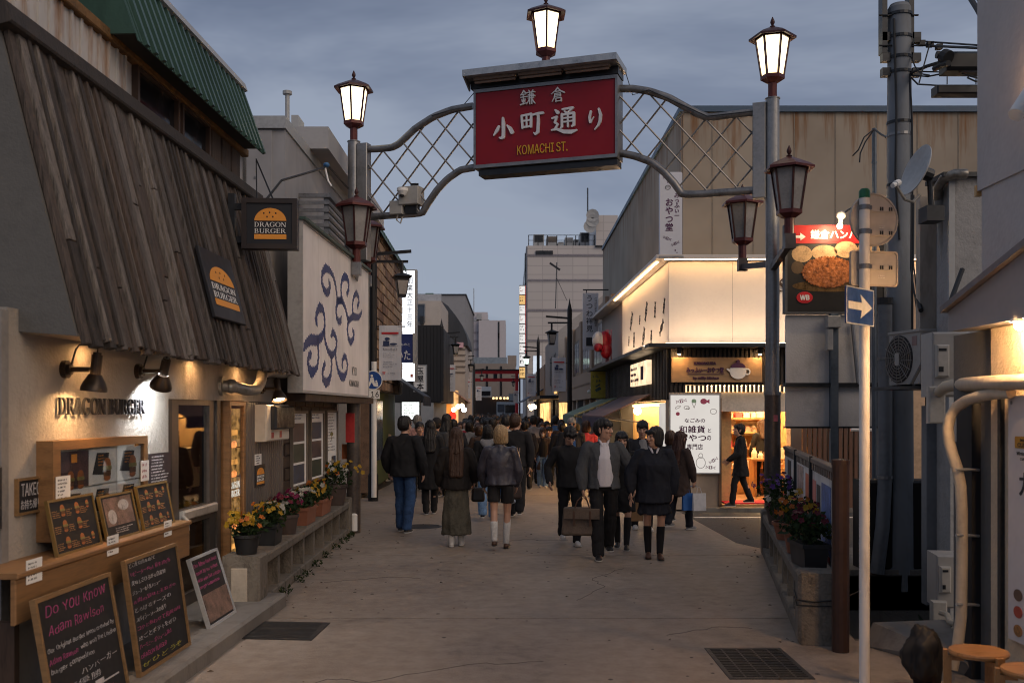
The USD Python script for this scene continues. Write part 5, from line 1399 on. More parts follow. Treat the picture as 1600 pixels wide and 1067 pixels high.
part(cm, 'lower_block', MB().box((x0, 58, 0), (at(729, 0, 60)[0], 68, at(0, 530, 60)[2])), M('cream_wall', (.42, .38, .35)))
SLATEM = M('slate_cladding', (.035, .042, .055), .6, var=.2, stretch=(1, 1, .2))
prof = [(689, 470), (700, 478), (712, 493), (722, 508), (729, 524), (731, 534), (731, 540), (689, 540)]
pts = [(at(px, 0, 58)[0], at(0, py, 58)[2]) for px, py in prof]
part(cm, 'curved_front', MB().poly(Frame((0, 58, 0), (1, 0, 0)), Polygon(pts), -6, .1), SLATEM)
FCm = Frame((0, 52, 0), (1, 0, 0))
windows(cm, FCm, [at(652, 0, 52)[0]], [at(0, 502, 52)[2]], .36, .85, SKYGLASS)
part(cm, 'window_unit', MB().box((at(657, 0, 52)[0], 51.6, at(0, 507, 52)[2]), (at(663, 0, 52)[0], 51.98, at(0, 495, 52)[2])), DARK)
part(cm, 'roof_rail', MB().box((x0, 52.2, at(0, 470, 52)[2]), (x1, 52.3, at(0, 459, 52)[2])), M('pale_cap', (.36, .38, .42), .5))
part(cm, 'roof_tank', MB().box((at(665, 0, 53)[0], 53, at(0, 470, 53)[2]), (at(677, 0, 53)[0], 54, at(0, 458, 53)[2])), M('tank_green', (.06, .14, .12), .6))
for k in range(5):
    z = at(0, 546 + 9 * k, 57.9)[2]
    part(cm, 'wall_joint', MB().box((at(700, 0, 57.9)[0], 57.93, z), (at(728, 0, 57.9)[0], 57.98, z + .05)), M('joint_grey', (.16, .14, .13), .8))
part(cm, 'sign_board', MB().box((at(713, 0, 57.8)[0], 57.8, at(0, 543, 57.8)[2]), (at(724, 0, 57.8)[0], 57.9, at(0, 535, 57.8)[2])), M('pink_sign', (.55, .35, .42), .6))
tg = thing('grey_apartment_block', 'plain grey apartment block far behind the cream house', 'building', (-6, 85, 0))
part(tg, 'wall', MB().box((at(640, 0, 82)[0], 82, 0), (at(727, 0, 82)[0], 100, at(0, 461, 82)[2])), M('grey_far_wall', (.24, .245, .265), .8, var=.06))
part(tg, 'parapet', MB().box((at(640, 0, 82)[0] - .1, 81.9, at(0, 461, 82)[2]), (at(727, 0, 82)[0] + .1, 100, at(0, 459.5, 82)[2])), DARK)
tw = thing('pale_tower_block', 'pale tower block with stair windows far at the end of the street', 'building', (-5, 175, 0))
Yt = 172
FT = Frame((0, Yt, 0), (1, 0, 0))
PALE = M('pale_far_wall', (.44, .42, .45), .8, var=.04)
part(tw, 'stair_tower', MB().box((at(748, 0, Yt)[0], Yt, 0), (at(790, 0, Yt)[0], Yt + 12, at(0, 500.5, Yt)[2])), PALE)
part(tw, 'wing', MB().box((at(729, 0, Yt)[0], Yt + 1, 0), (at(748, 0, Yt)[0] - .02, Yt + 12, at(0, 502, Yt)[2])), M('pale_wing', (.36, .34, .37), .8, var=.05))
part(tw, 'roof_house', MB().box((at(738, 0, Yt)[0], Yt + 3, at(0, 502, Yt)[2]), (at(761, 0, Yt)[0], Yt + 8, at(0, 485, Yt)[2])), PALE)
part(tw, 'roof_gear', MB().box((at(744, 0, Yt)[0], Yt + 1.4, at(0, 500, Yt)[2]), (at(752, 0, Yt)[0], Yt + 2.4, at(0, 489, Yt)[2])).box((at(739, 0, Yt)[0], Yt + 1.4, at(0, 500.4, Yt)[2]), (at(764, 0, Yt)[0], Yt + 2, at(0, 498, Yt)[2])), PAINTGREY)
for py, h in ((509, 1.4), (522, 1.6), (542, 4.8)):
    part(tw, 'stair_window', MB().box((at(778, 0, Yt)[0], Yt - .06, at(0, py, Yt)[2] - h / 2), (at(780.5, 0, Yt)[0], Yt - .01, at(0, py, Yt)[2] + h / 2)), DKGLASS)
for py in (520, 533, 546):
    part(tw, 'ledge', MB().box((at(729, 0, Yt)[0], Yt + .9, at(0, py, Yt)[2]), (at(748, 0, Yt)[0] - .1, Yt + .98, at(0, py, Yt)[2] + .3)), M('ledge_mauve', (.25, .23, .26), .8))
part(tw, 'mast', MB().cyl((at(739, 0, Yt)[0], Yt + 4, at(0, 485, Yt)[2]), (at(739, 0, Yt)[0], Yt + 4, at(0, 446, Yt)[2]), .07, 5), PAINTGREY)
be = thing('beige_end_building', 'long beige building closing the street behind the red torii', 'building', (-3, 140, 0))
Ye = 138
part(be, 'wall', MB().box((at(722, 0, Ye)[0], Ye, 0), (at(806, 0, Ye)[0], Ye + 14, at(0, 568, Ye)[2])), M('beige_far_wall', (.30, .25, .215), .8, var=.06))
part(be, 'end_block', MB().box((at(793, 0, Ye)[0], Ye + .5, at(0, 568, Ye)[2]), (at(807, 0, Ye)[0], Ye + 10, at(0, 555, Ye)[2])), M('beige_far_wall', (.30, .25, .215)))
for px in (761, 783):
    part(be, 'window_strip', MB().box((at(px - 1.5, 0, Ye)[0], Ye - .08, at(0, 618, Ye)[2]), (at(px + 1.5, 0, Ye)[0], Ye - .01, at(0, 572, Ye)[2])), DKGLASS)
part(be, 'glass_rail', MB().box((at(735, 0, Ye)[0], Ye + .4, at(0, 568, Ye)[2]), (at(792, 0, Ye)[0], Ye + .5, at(0, 558, Ye)[2])), M('rail_glass', (.24, .28, .32), .3))
# ---- red torii
t = thing('red_torii', 'vermilion torii with black top beam at the far end of the street', 'torii', (-2.2, 114, 0))
Yr = 114
VERM = M('vermilion', (.52, .018, .022), .5, var=.12)
z = lambda py: at(0, py, Yr)[2]
X = lambda px: at(px, 0, Yr)[0]
for px in (740, 807.5):
    part(t, 'column', MB().cyl((X(px), Yr, -.3), (X(px), Yr, z(583)), .19, 12), VERM)
part(t, 'lintel', MB().box((X(729), Yr - .2, z(584)), (X(816), Yr + .2, z(579))), VERM)
part(t, 'top_beam', MB().box((X(727), Yr - .3, z(579)), (X(818), Yr + .3, z(577))), BLACK)
part(t, 'tie_beam', MB().box((X(732), Yr - .14, z(596)), (X(813), Yr + .14, z(591))), VERM)
part(t, 'tablet', MB().box((X(771), Yr - .22, z(591)), (X(777), Yr - .14, z(584))), DARK)
# ---- far street end: shop fronts, white kiosk, bus
t = thing('white_kiosk', 'white and dark shop unit under the torii at the street end', 'building', (-4, 128, 0))
part(t, 'upper', MB().box((at(749, 0, 128)[0], 128, at(0, 620, 128)[2]), (at(767, 0, 128)[0], 131, at(0, 604, 128)[2])), WHITE)
part(t, 'window', MB().box((at(750, 0, 128)[0], 127.9, at(0, 618, 128)[2]), (at(766.5, 0, 128)[0], 127.98, at(0, 611, 128)[2])), DKGLASS)
part(t, 'lower', MB().box((at(740, 0, 128)[0], 128.1, 0), (at(805, 0, 128)[0], 131, at(0, 621, 128)[2])), DARKWOOD)
for px in (771, 776, 782, 788, 793):
    part(t, 'ceiling_lamp', MB().ball((at(px, 0, 127.8)[0], 127.8, at(0, 622, 127.8)[2]), (.16, .1, .16), 1), glow('far_warm', (1, .65, .3), 1.6))
part(t, 'side_room', MB().box((at(795, 0, 127)[0], 127, at(0, 626, 127)[2]), (at(809, 0, 127)[0], 128, at(0, 615, 127)[2])), M('pale_shutter', (.30, .31, .32)))
t = thing('parked_bus', 'white bus crossing the street end beyond the crowd', 'bus', (-1, 122, 0))
x0, x1 = at(776, 0, 122)[0], at(806, 0, 122)[0]
z1 = at(0, 628, 122)[2]
part(t, 'body', MB().cham(Frame((0, 122, 0), (1, 0, 0)), x0, x1, .45, z1, -2.3, 0, .08), M('bus_white', (.42, .45, .47), .4))
part(t, 'window', MB().box((x0 + .1, 121.96, 1.6), (x0 + .95, 121.99, z1 - .3)), SKYGLASS)
part(t, 'window', MB().box((x0 + 1.05, 121.96, 1.5), (x1 - .1, 121.99, z1 - .35)), DKGLASS)
for x in (x0 + .5, x1 - .5):
    part(t, 'wheel', MB().cyl((x, 121.9, .45), (x, 122.2, .45), .45, 14), RUBBER)
# ---- lit snack stall on the left
t = thing('snack_stall', 'brightly lit snack stall with sloping striped canopy and lanterns', 'stall', (-3.4, 52, 0))
Ys = 55
sx0, sx1 = at(697, 0, Ys)[0], at(734, 0, Ys)[0]
zz = lambda py: at(0, py, Ys)[2]
part(t, 'canopy', MB().hexa([(at(699, 0, 53)[0], 53, at(0, 604, 53)[2]), (at(700, 0, 53)[0], 64, at(0, 604, 53)[2]), (at(731, 0, 64)[0], 64, at(0, 629, 60)[2]), (at(735, 0, 53)[0], 53, at(0, 630, 53)[2]),
                             (at(699, 0, 53)[0], 53, at(0, 602, 53)[2]), (at(700, 0, 53)[0], 64, at(0, 602, 53)[2]), (at(731, 0, 64)[0], 64, at(0, 627, 60)[2]), (at(735, 0, 53)[0], 53, at(0, 628, 53)[2])]), M('canopy_mauve', (.16, .10, .11), .7))
part(t, 'back_wall', MB().box((at(697, 0, 56)[0], 56, 0), (at(716, 0, 56)[0], 56.1, at(0, 610, 56)[2])), backlit('stall_glow', (1, .52, .2), .8, .7, 2.2))
part(t, 'orange_panel', MB().box((at(697, 0, 53.6)[0], 53.6, 0), (at(705, 0, 53.6)[0], 53.8, at(0, 622, 53.6)[2])), backlit('orange_panel_glow', (1, .30, .05), .8, .2))
part(t, 'counter', MB().box((at(705, 0, 53.4)[0], 53.4, 0), (at(724, 0, 53.4)[0], 54.2, 1.0)), WHITE)
part(t, 'red_paper_lantern', MB().ball(at(707, 650, 53), (.2, .2, .26), 2), backlit('red_lantern_glow', (1, .06, .03), .8))
for px, py, m in ((703, 616, 'w'), (716, 635, 'w'), (722, 634, 'w'), (725, 640, 'c'), (709, 640, 'w')):
    part(t, 'bulb', MB().ball(at(px, py, 52.8), (.13, .13, .13), 1), glow('stall_bulb', (1, .72, .38), 9) if m == 'w' else glow('stall_cold_bulb', (.85, .95, 1), 9))

# ================================================================ right side: corner sweet shop
CREAMW = M('cream_fascia', (.74, .69, .62), .6, var=.03)
BEIGEW = M('beige_wall', (.40, .32, .25), .75, var=.08)
SLATW = M('black_brown_slat', (.022, .016, .013), .55, var=.3)
LED = glow('warm_led', (1, .58, .26), 17)
LEDS = glow('warm_led_soft', (1, .66, .40), 20)
Y0 = 17.7
FSf = Frame((2.79, Y0, 0), (1, 0, 0))
FSs = Frame((2.79, Y0, 0), (.0187, -1, 0))
sx = lambda px: (px - 800) / FPX * Y0 - 2.79
shop2 = thing('corner_sweet_shop', 'corner sweet shop with cream lit fascia, black slats and bright open doorway', 'building', (4, 18, 0))
part(shop2, 'fascia', MB().fbox(FSf, 0, 4.7, 2.93, 4.40, -.3, 0), CREAMW)
part(shop2, 'fascia', MB().fbox(FSs, -6.4, -.001, 2.93, 4.40, -.3, .0), CREAMW)
for a in (1.13, 2.26, 3.39):
    part(shop2, 'fascia_joint', MB().fbox(FSf, a, a + .006, 2.94, 4.39, .0004, .0016), M('joint_grey', (.16, .14, .13), .8))
CAP = M('cap_white', (.55, .50, .46), .5, var=.05)
part(shop2, 'fascia_cap', MB().fbox(FSf, -.26, 4.8, 4.42, 4.49, -.4, .26), CAP)
part(shop2, 'fascia_cap', MB().fbox(FSs, -11.5, -.30, 4.423, 4.487, -.4, .259), CAP)
part(shop2, 'led_strip', MB().fbox(FSf, -.1, 4.7, 4.405, 4.418, .17, .20), LED)
part(shop2, 'led_strip', MB().fbox(FSs, -6.4, -.12, 4.405, 4.418, .17, .20), LED)
part(shop2, 'ledge', MB().fbox(FSf, -.42, 4.8, 2.86, 2.925, -.1, .42), DARK)
part(shop2, 'ledge', MB().fbox(FSs, -11, -.43, 2.86, 2.925, -.1, .419), DARK)
part(shop2, 'uplight_strip', MB().fbox(FSf, -.1, 4.7, 2.926, 2.935, .31, .38), LEDS)
part(shop2, 'uplight_strip', MB().fbox(FSs, -6.3, -.2, 2.926, 2.935, .31, .38), LEDS)
part(shop2, 'eave_wall', MB().fbox(FSs, -11.4, -6.41, 2.0, 4.42, -.3, -.05), M('pinkish_wall', (.40, .34, .30), .8, var=.08))
part(shop2, 'band_back', MB().fbox(FSf, 0, 4.7, 2.21, 2.86, -.3, -.02), BLACK)
part(shop2, 'side_band', MB().fbox(FSs, -10.5, -.02, 1.95, 2.86, -.3, .0), SLATW)
for k in range(60):
    part(shop2, 'slat', MB().fbox(FSf, .03 + k * .078, .03 + k * .078 + .045, 2.215, 2.855, -.02, .02), SLATW)
for k in range(60):
    part(shop2, 'side_slat', MB().fbox(FSs, -.12 - k * .165, -.04 - k * .165, 1.955, 2.855, .0, .03), SLATW)
part(shop2, 'lit_slot', MB().fbox(FSf, .0, 4.7, 2.09, 2.20, -.10, -.06), backlit('slot_glow', (1, .72, .42), 1.5, .05))
for k in range(62):
    part(shop2, 'slot_bar', MB().fbox(FSf, .02 + k * .076, .02 + k * .076 + .036, 2.085, 2.205, -.05, .02), SLATW)
part(shop2, 'wall_panel', MB().fbox(FSf, 0, sx(1127), 0, 2.08, -.25, 0), BEIGEW)
part(shop2, 'corner_post', MB().fbox(FSs, -.35, -.02, 0, 1.95, -.2, .0), BEIGEW)
part(shop2, 'door_jamb', MB().fbox(FSf, sx(1127) - .05, sx(1127) + .0, 0, 1.98, -.3, .03), M('brown_jamb', (.20, .12, .07), .6))
part(shop2, 'lintel', MB().fbox(FSf, sx(1127), 4.7, 1.74, 2.08, -.35, -.12), M('lintel_white', (.6, .52, .44), .7))
part(shop2, 'right_wall', MB().fbox(FSf, sx(1236), 4.7, 0, 1.74, -.3, -.02), BEIGEW)
part(shop2, 'inner_wall', MB().box((3.5, 21.6, 0), (6.5, 21.7, 2.3)).box((3.45, 18.0, 0), (3.5, 21.7, 2.3)), M('honey_wall', (.55, .34, .15), .7))
part(shop2, 'inner_wall', MB().box((5.6, 18.1, 0), (5.65, 21.6, 2.3)), M('honey_wall', (.55, .34, .15)))
part(shop2, 'inner_ceiling', MB().box((3.5, 17.95, 2.3), (6.5, 21.7, 2.35)), CREAM)
part(shop2, 'ceiling_light', MB().box((3.8, 18.6, 2.27), (5.4, 18.9, 2.29)).box((3.8, 20.2, 2.27), (5.4, 20.5, 2.29)), glow('shop_ceiling_glow', (1, .62, .28), 48))
part(shop2, 'inner_floor', MB().box((3.5, 17.95, .0), (6.5, 21.6, .12)), OAK)
part(shop2, 'step', MB().fbox(FSf, sx(1127), sx(1236), -.02, .10, -.3, .12), M('step_wood', (.38, .22, .10), .6, var=.2))
part(shop2, 'red_mat', MB().box((3.78, 17.66, .10), (4.9, 18.2, .124)), M('red_mat', (.42, .01, .03), .9, var=.1))
part(shop2, 'counter', MB().box((3.52, 19.6, .12), (5.55, 20.1, .62)), M('shop_counter', (.42, .23, .09), .5, var=.15))
for z in (.95, 1.28, 1.58):
    part(shop2, 'shelf', MB().box((3.52, 20.9, z), (5.58, 21.5, z + .03)), M('shop_counter', (.42, .23, .09)))
part(shop2, 'table', MB().box((4.55, 18.9, .80), (5.5, 19.4, .84)).box((4.6, 18.95, .12), (4.66, 19.35, .8)).box((5.4, 18.95, .12), (5.46, 19.35, .8)), M('shop_counter', (.42, .23, .09)))
g = random.Random(12)
gm = {k: MB() for k in 'wrbp'}
for (x0, x1, y, z) in ((3.55, 5.5, 21.2, .98), (3.55, 5.5, 21.2, 1.31), (3.55, 5.5, 21.2, 1.61), (4.6, 5.45, 19.15, .84), (3.55, 5.5, 19.85, .62)):
    x = x0
    while x < x1 - .1:
        w, h = g.uniform(.08, .16), g.uniform(.1, .22)
        m = gm[g.choice('wwwwrbp')]
        if g.random() < .6:
            m.box((x, y - .1, z), (x + w, y + .1, z + h))
        else:
            m.lathe([(w * .45, 0), (w * .5, h * .5), (w * .2, h * .85), (w * .3, h)], 8, (x + w / 2, y, z))
        x += w + g.uniform(.01, .05)
for k, (m, c) in enumerate((('w', (.7, .65, .56)), ('r', (.55, .08, .08)), ('b', (.35, .2, .1)), ('p', (.7, .42, .35)))):
    single('shop_goods', gm[m], M('goods_' + m, c, .6), ('small white packets and jars set out on the sweet shop shelves', 'small red boxes among the packets on the sweet shop shelves', 'small brown boxes among the packets on the sweet shop shelves', 'small pink boxes among the packets on the sweet shop shelves')[k], 'goods', kind='stuff')
for k, (x, z, w, h, c) in enumerate(((3.62, 1.66, .7, .12, 'r'), (4.4, 1.62, .34, .3, 'w'), (4.9, 1.60, .5, .34, 'p'), (4.35, 1.25, .5, .32, 'w'), (4.95, 1.22, .5, .3, 'w'))):
    part(shop2, 'wall_card', MB().box((x, 21.56, z), (x + w, 21.595, z + h)), _mats['goods_' + c])
# candy drawings on the side fascia (no figures)
def candy(a, b, s, rot):
    g = unary_union([el(0, 0, .26, .17), Polygon([(-.22, 0), (-.48, .16), (-.44, 0), (-.48, -.16)]), Polygon([(.22, 0), (.48, .16), (.44, 0), (.48, -.16)])])
    g = g.difference(g.buffer(-.03)).union(unary_union([sbox(-.12, -.16, -.04, .16), sbox(.04, -.16, .12, .16)]).intersection(g))
    return affinity.translate(affinity.rotate(affinity.scale(g, s, s, origin=(0, 0)), rot, origin=(0, 0)), a, b)
pr2 = MB()
for (px, py, s, r) in ((987, 502, .75, 60), (1000, 500, .35, 80), (1010, 487, .7, 65), (1024, 484, .55, 80), (983, 533, .4, 80), (991, 531, .6, 85), (1006, 526, .7, 65), (1018, 527, .5, 85), (1034, 512, .6, 40), (1038, 478, .5, 70)):
    a, b = FSs.hit(px, py)
    part(shop2, 'candy_print', MB().poly(FSs, affinity.scale(candy(a, b, s * .58, r), 1.6, 1), .002, .012), INK)
a, b = FSf.hit(1226, 444)
part(shop2, 'candy_print', MB().poly(FSf, candy(a, b, .6, 50), .002, .02), DARKWOOD)
# wooden name board
t = thing('shop_name_board', 'lamp lit wooden name board with purple lettering and a cut-out cup over the doorway', 'sign', (3.6, 17.7, 2.2))
a0, a1, z0, z1 = sx(1048), sx(1190), 2.255, 2.70
part(t, 'board', MB().cham(FSf, a0, a1, z0, z1, .0, .06, .008), M('name_board_wood', (.36, .22, .11), .6, var=.12, stretch=(.3, 1, 6)))
PURP = M('purple_letter', (.075, .02, .07), .6)
W = a1 - a0
part(t, 'lettering', MB().poly(FSf, unary_union([centred(letters('KAMAKURA', 1, 'sans', .02), a0 + W * .37, z1 - .105, W * .24, .055), centred(letters('みっふぃーおやつ堂', 1, 'cjk', .02), a0 + W * .37, z1 - .225, W * .41, .10), centred(letters('by miffy kitchen', 1, 'sans', .02), a0 + W * .38, z1 - .37, W * .28, .06), sbox(a0 + W * .18, z1 - .30, a0 + W * .58, z1 - .293)]), .061, .08), PURP)
cx, cz = a0 + W * .73, z0 + .17
cup = unary_union([el(cx, cz, .14, .11), sbox(cx - .14, cz - .01, cx + .14, cz + .085), el(cx + .16, cz + .02, .06, .06).difference(el(cx + .16, cz + .02, .035, .035)), Polygon([(cx - .13, cz), (cx - .21, cz + .06), (cx - .19, cz + .08), (cx - .12, cz + .05)])])
part(t, 'cup_cutout', MB().poly(FSf, cup, .062, .095), WHITE)
part(t, 'lid_cutout', MB().poly(FSf, unary_union([el(cx, cz + .09, .13, .09).intersection(sbox(cx - 1, cz + .09, cx + 1, cz + 1)), el(cx, cz + .20, .03, .03)]), .062, .10), PURP)
for i, px in enumerate((1058, 1183)):
    t = thing('sign_spot', ['black spot lamp over the left end of the wooden name board', 'black spot lamp over the right end of the wooden name board'][i], 'lamp', (0, 17.4, 2.8))
    p = FSf.P(sx(px), 2.80, .26)
    part(t, 'can', MB().cyl(p + [0, 0, .08], p + [0, .05, -.04], .045, 12), BLACK)
    part(t, 'bulb', MB().cyl(p + [0, .052, -.045], p + [0, .055, -.052], .032, 10), glow('board_spot_bulb', (1, .58, .24), 170))
    part(t, 'arm', MB().cyl(FSf.P(sx(px), 2.85, 0), p + [0, 0, .04], .012, 6), BLACK)
# white panel with drawings of sweets
t = thing('sweets_panel', 'large white printed panel with purple lettering and drawn sweets on the shop front', 'sign', (3, 17.7, .7))
a0, a1, z0, z1 = sx(1047), sx(1123), .655, 2.03
W, H = a1 - a0, z1 - z0
part(t, 'panel', MB().fbox(FSf, a0, a1, z0, z1, .004, .045), backlit('panel_white', (1.0, .93, .86), .52, .03))
part(t, 'frame', MB().poly(FSf, sbox(a0 - .02, z0 - .02, a1 + .02, z1 + .02).difference(sbox(a0, z0, a1, z1)), .0, .055), PAINTGREY)
xy = lambda u, v: (a0 + W * u, z0 + H * v)
txt = [('なごみの', .50, .675, .42, .055), ('和雑貨', .44, .56, .54, .095), ('と', .80, .545, .07, .05), ('おやつ', .46, .45, .54, .085), ('の', .79, .45, .085, .06), ('専門店', .50, .335, .33, .075)]
part(t, 'lettering', MB().poly(FSf, unary_union([centred(letters(s, 1, 'cjk', .018), *xy(u, v), W * w, H * h) for s, u, v, w, h in txt]), .046, .049), PURP)
ol = lambda g: g.difference(g.buffer(-.008))
sw = [ol(el(*xy(.33, .84), .05, .035)), ol(el(*xy(.88, .79), .06, .05)), ol(affinity.rotate(el(*xy(.15, .845), .055, .022), 25)), ol(el(*xy(.62, .13), .085, .10)), ol(el(*xy(.62, .22), .04, .045)), ol(Polygon([xy(.43, .91), xy(.53, .91), xy(.485, .83)])), ol(el(*xy(.36, .83), .03, .02))]
part(t, 'outline_print', MB().poly(FSf, unary_union(sw), .046, .049), M('outline_ink', (.22, .19, .18), .7))
part(t, 'sweet_print', MB().poly(FSf, unary_union([candy(*xy(.22, .925), .20, 10), candy(*xy(.88, .16), .18, 30), candy(*xy(.82, .07), .18, -5)]), .046, .049), M('plum_print', (.22, .03, .10), .6))
part(t, 'sweet_print', MB().poly(FSf, unary_union([el(*xy(.68, .92), .06, .05), Polygon([xy(.72, .92), xy(.80, .95), xy(.80, .89)]), el(*xy(.15, .76), .035, .033)]), .046, .049), M('rose_print', (.40, .08, .15), .6))
part(t, 'mint_print', MB().poly(FSf, el(*xy(.48, .925), .042, .035), .0465, .0495), M('mint_print', (.3, .5, .35), .6))
# small lit box sign on the side
t = thing('small_lit_sign', 'small lit square sign on the black slats round the shop corner', 'sign', FSs.P(-4, 2.2, .03))
a0, z1 = FSs.hit(985, 572, .12); a1, z0 = FSs.hit(1011, 600, .12)
z1, z0 = 2.75, 2.28
part(t, 'box', MB().fbox(FSs, a0, a1, z0, z1, .03, .12), backlit('small_sign_glow', (1, .72, .45), .9, .3, 4))
part(t, 'print', MB().poly(FSs, unary_union([lines(a0 + .1, a0 + (a1 - a0) * .6, z0 + .06, z1 - .05, 3, 90), sbox(a0 + (a1 - a0) * .65, z0 + .1, a0 + (a1 - a0) * .8, z1 - .1)]), .121, .126), PURP)
# tall projecting sign
t = thing('tall_shop_sign', 'tall narrow white sign with purple kana lettering above the cream fascia corner', 'sign', (2.8, 17.5, 4.5))
Yt_ = 17.45
FT_ = Frame((0, Yt_, 0), (1, 0, 0))
x0, x1, z0, z1 = at(1031, 0, Yt_)[0], at(1066, 0, Yt_)[0], at(0, 402, Yt_)[2] + .02, at(0, 269, Yt_)[2]
part(t, 'panel', MB().poly(FT_, sbox(x0, z0, x1, z1).buffer(-.03).buffer(.03), -.12, 0), M('sign_pale_blue', (.52, .53, .58), .5, var=.03))
part(t, 'lettering', MB().poly(FT_, unary_union([column('おやつ堂', x0 + (x1 - x0) * .42, z1 - .45, .145, .125, .025), column('みっふぃー', x0 + (x1 - x0) * .76, z1 - .36, .088, .085, .025)]), .001, .004), PURP)
part(t, 'sweet_print', MB().poly(FT_, unary_union([candy(x0 + .12, z1 - .10, .13, 0), candy(x0 + .13, z0 + .31, .15, -20), candy(x0 + .27, z0 + .22, .15, 25), el(x0 + .27, z0 + .1, .014, .014), el(x0 + .3, z0 + .06, .01, .01), el(x0 + .14, z1 - .18, .012, .012)]), .001, .004), PURP)
part(t, 'outline_print', MB().poly(FT_, unary_union([ol(el(x0 + .14, z1 - .27, .05, .04)), sbox(x0 + .10, z1 - .27, x0 + .18, z1 - .262)]), .001, .004), INK)
part(t, 'base_plate', MB().fbox(FT_, x0 - .02, x1 + .02, z0 - .04, z0, -.15, .02), STEEL)

# ---- tan warehouse-like building
TAN = usdkit.material(stage, '/World/Looks/tan_stained_wall', {
    'g': ('geometry', {}), 'mp': ('mapping', {'scale': (3.2, 3.2, .22)}), 's': ('separate_xyz', {}), 'n1': ('noise_texture', {'scale': 1.6, 'detail': 5.0, 'roughness': .7}), 'n2': ('noise_texture', {'scale': .7, 'detail': 5.0}),
    'hz': ('map_range', {'from_min': 5.6, 'from_max': 8.2, 'to_min': .0, 'to_max': .26, 'clamp': True}), 'ad': ('math', {'math_type': 'add'}), 'r1': ('rgb_ramp', {'ramp': [(.66, (0, 0, 0)), (.86, (.85, .85, .85))]}),
    'r2': ('rgb_ramp', {'ramp': [(.3, (.225, .185, .145)), (.5, (.285, .24, .19)), (.7, (.32, .275, .22))]}), 'mx': ('mix_color', {'b': (.17, .075, .025)}), 'p': ('principled_bsdf', {'roughness': .8, 'specular_ior_level': .3})},
    [('g.position', 'mp.vector'), ('g.position', 's.vector'), ('mp.vector', 'n1.vector'), ('g.position', 'n2.vector'), ('s.z', 'hz.value'), ('n1.fac', 'ad.value1'), ('hz.result', 'ad.value2'), ('ad.value', 'r1.fac'),
     ('n2.fac', 'r2.fac'), ('r1.color', 'mx.fac'), ('r2.color', 'mx.a'), ('mx.result', 'p.base_color')], surface='p.BSDF')
tb = thing('tan_building', 'large windowless tan building with rust streaks under a blue edge trim', 'building', (8, 25, 0))
part(tb, 'front_wall', MB().box((3.50, 20.4, 2.3), (16, 20.7, 7.86)), TAN)
part(tb, 'side_wall', MB().box((3.47, 20.42, 2.3), (3.8, 38, 7.86)), TAN)
part(tb, 'edge_trim', MB().box((3.42, 20.33, 7.86), (16, 20.75, 7.98)).box((3.42, 20.75, 7.86), (3.85, 38, 7.98)), M('blue_trim', (.035, .07, .12), .5))
for k in range(14):
    part(tb, 'wall_joint', MB().box((4.1 + k * .84, 20.385, 4.4), (4.112 + k * .84, 20.399, 7.85)), M('tan_joint', (.25, .21, .165), .8))
single('slat_fence', (lambda m: [m.box((x, 17.3, 0), (x + .055, 17.36, 1.9)) for x in np.arange(5.05, 7.2, .09)] and m)(MB()), M('red_brown_slat', (.11, .05, .03), .6, var=.25), 'brown timber slat screen behind the billboard post', 'screen', kind='stuff')
single('white_rail_pipe', MB().cyl((4.9, 14.4, 1.48), (7, 14.4, 1.48), .025, 8), WHITE, 'thin white horizontal pipe below the metal billboard', 'pipe')

# ---- farther right buildings
hw = thing('tall_window_house', 'tan house with tall upper windows and long beige ledge, right row', 'building', (4, 38, 0))
FR1 = Frame((2.79 - .0187 * 11.5, 29.3, 0), (.0187, -1, 0))
TANW = M('tan_house_wall', (.33, .235, .17), .8, var=.1)
part(hw, 'upper_wall', MB().fbox(FR1, -17.5, 0, 2.55, 5.2, -4, -.35), TANW)
part(hw, 'ledge', MB().fbox(FR1, -17.5, 1.2, 2.15, 3.05, -4, .05), TANW)
part(hw, 'ledge_line', MB().fbox(FR1, -17.5, 1.2, 2.62, 2.66, .052, .07), DARK)
for a in (-1.0, -5.2, -9.4, -13.2, -17.4):
    part(hw, 'pier', MB().fbox(FR1, a - .35, a + .35, 3.05, 5.2, -.36, -.24), TANW)
for a in (-4.6, -8.8, -12.7, -16.8):
    w = part(hw, 'window', MB().fbox(FR1, a, a + 3.1, 3.2, 4.6, -.345, -.30), DARK)
    for k in range(3):
        part(w, 'pane', MB().fbox(FR1, a + .1 + k, a + .95 + k, 3.3, 4.5, -.299, -.29), SKYGLASS)
part(hw, 'shop_front', MB().fbox(FR1, -17.5, 1.0, 0, 2.15, -2, -.9), M('dark_shopfront', (.05, .045, .04), .6, var=.4))
for a, c in ((-2, PAINTGREY), (-4.2, BEIGEW), (-6.4, BEIGEW), (-9.5, PAINTGREY), (-11.5, BEIGEW)):
    part(hw, 'shop_pillar', MB().fbox(FR1, a, a + .5, 0, 2.15, -.9, -.1), c)
gh = thing('grey_gable_house', 'grey gabled house with two narrow windows behind the right lamp posts', 'building', (4, 54, 0))
FR2 = Frame((2.79 - .0187 * 30, 48.0, 0), (.0187, -1, 0))
part(gh, 'wall', MB().fbox(FR2, -12, 0, 2.4, 5.6, -5, 0), M('grey_house_wall', (.30, .285, .28), .8, var=.1))
gp = [FR2.P(-.0, 5.6, 0), FR2.P(-.0, 5.6, -5), FR2.P(-.0, 7.6, -2.5)]
part(gh, 'gable', MB().add(gp + [FR2.P(-12, 5.6, 0), FR2.P(-12, 5.6, -5), FR2.P(-12, 7.6, -2.5)], [(0, 1, 2), (3, 5, 4), (0, 2, 5), (0, 5, 3), (1, 4, 5), (1, 5, 2)]), M('grey_house_wall', (.30, .285, .28)))
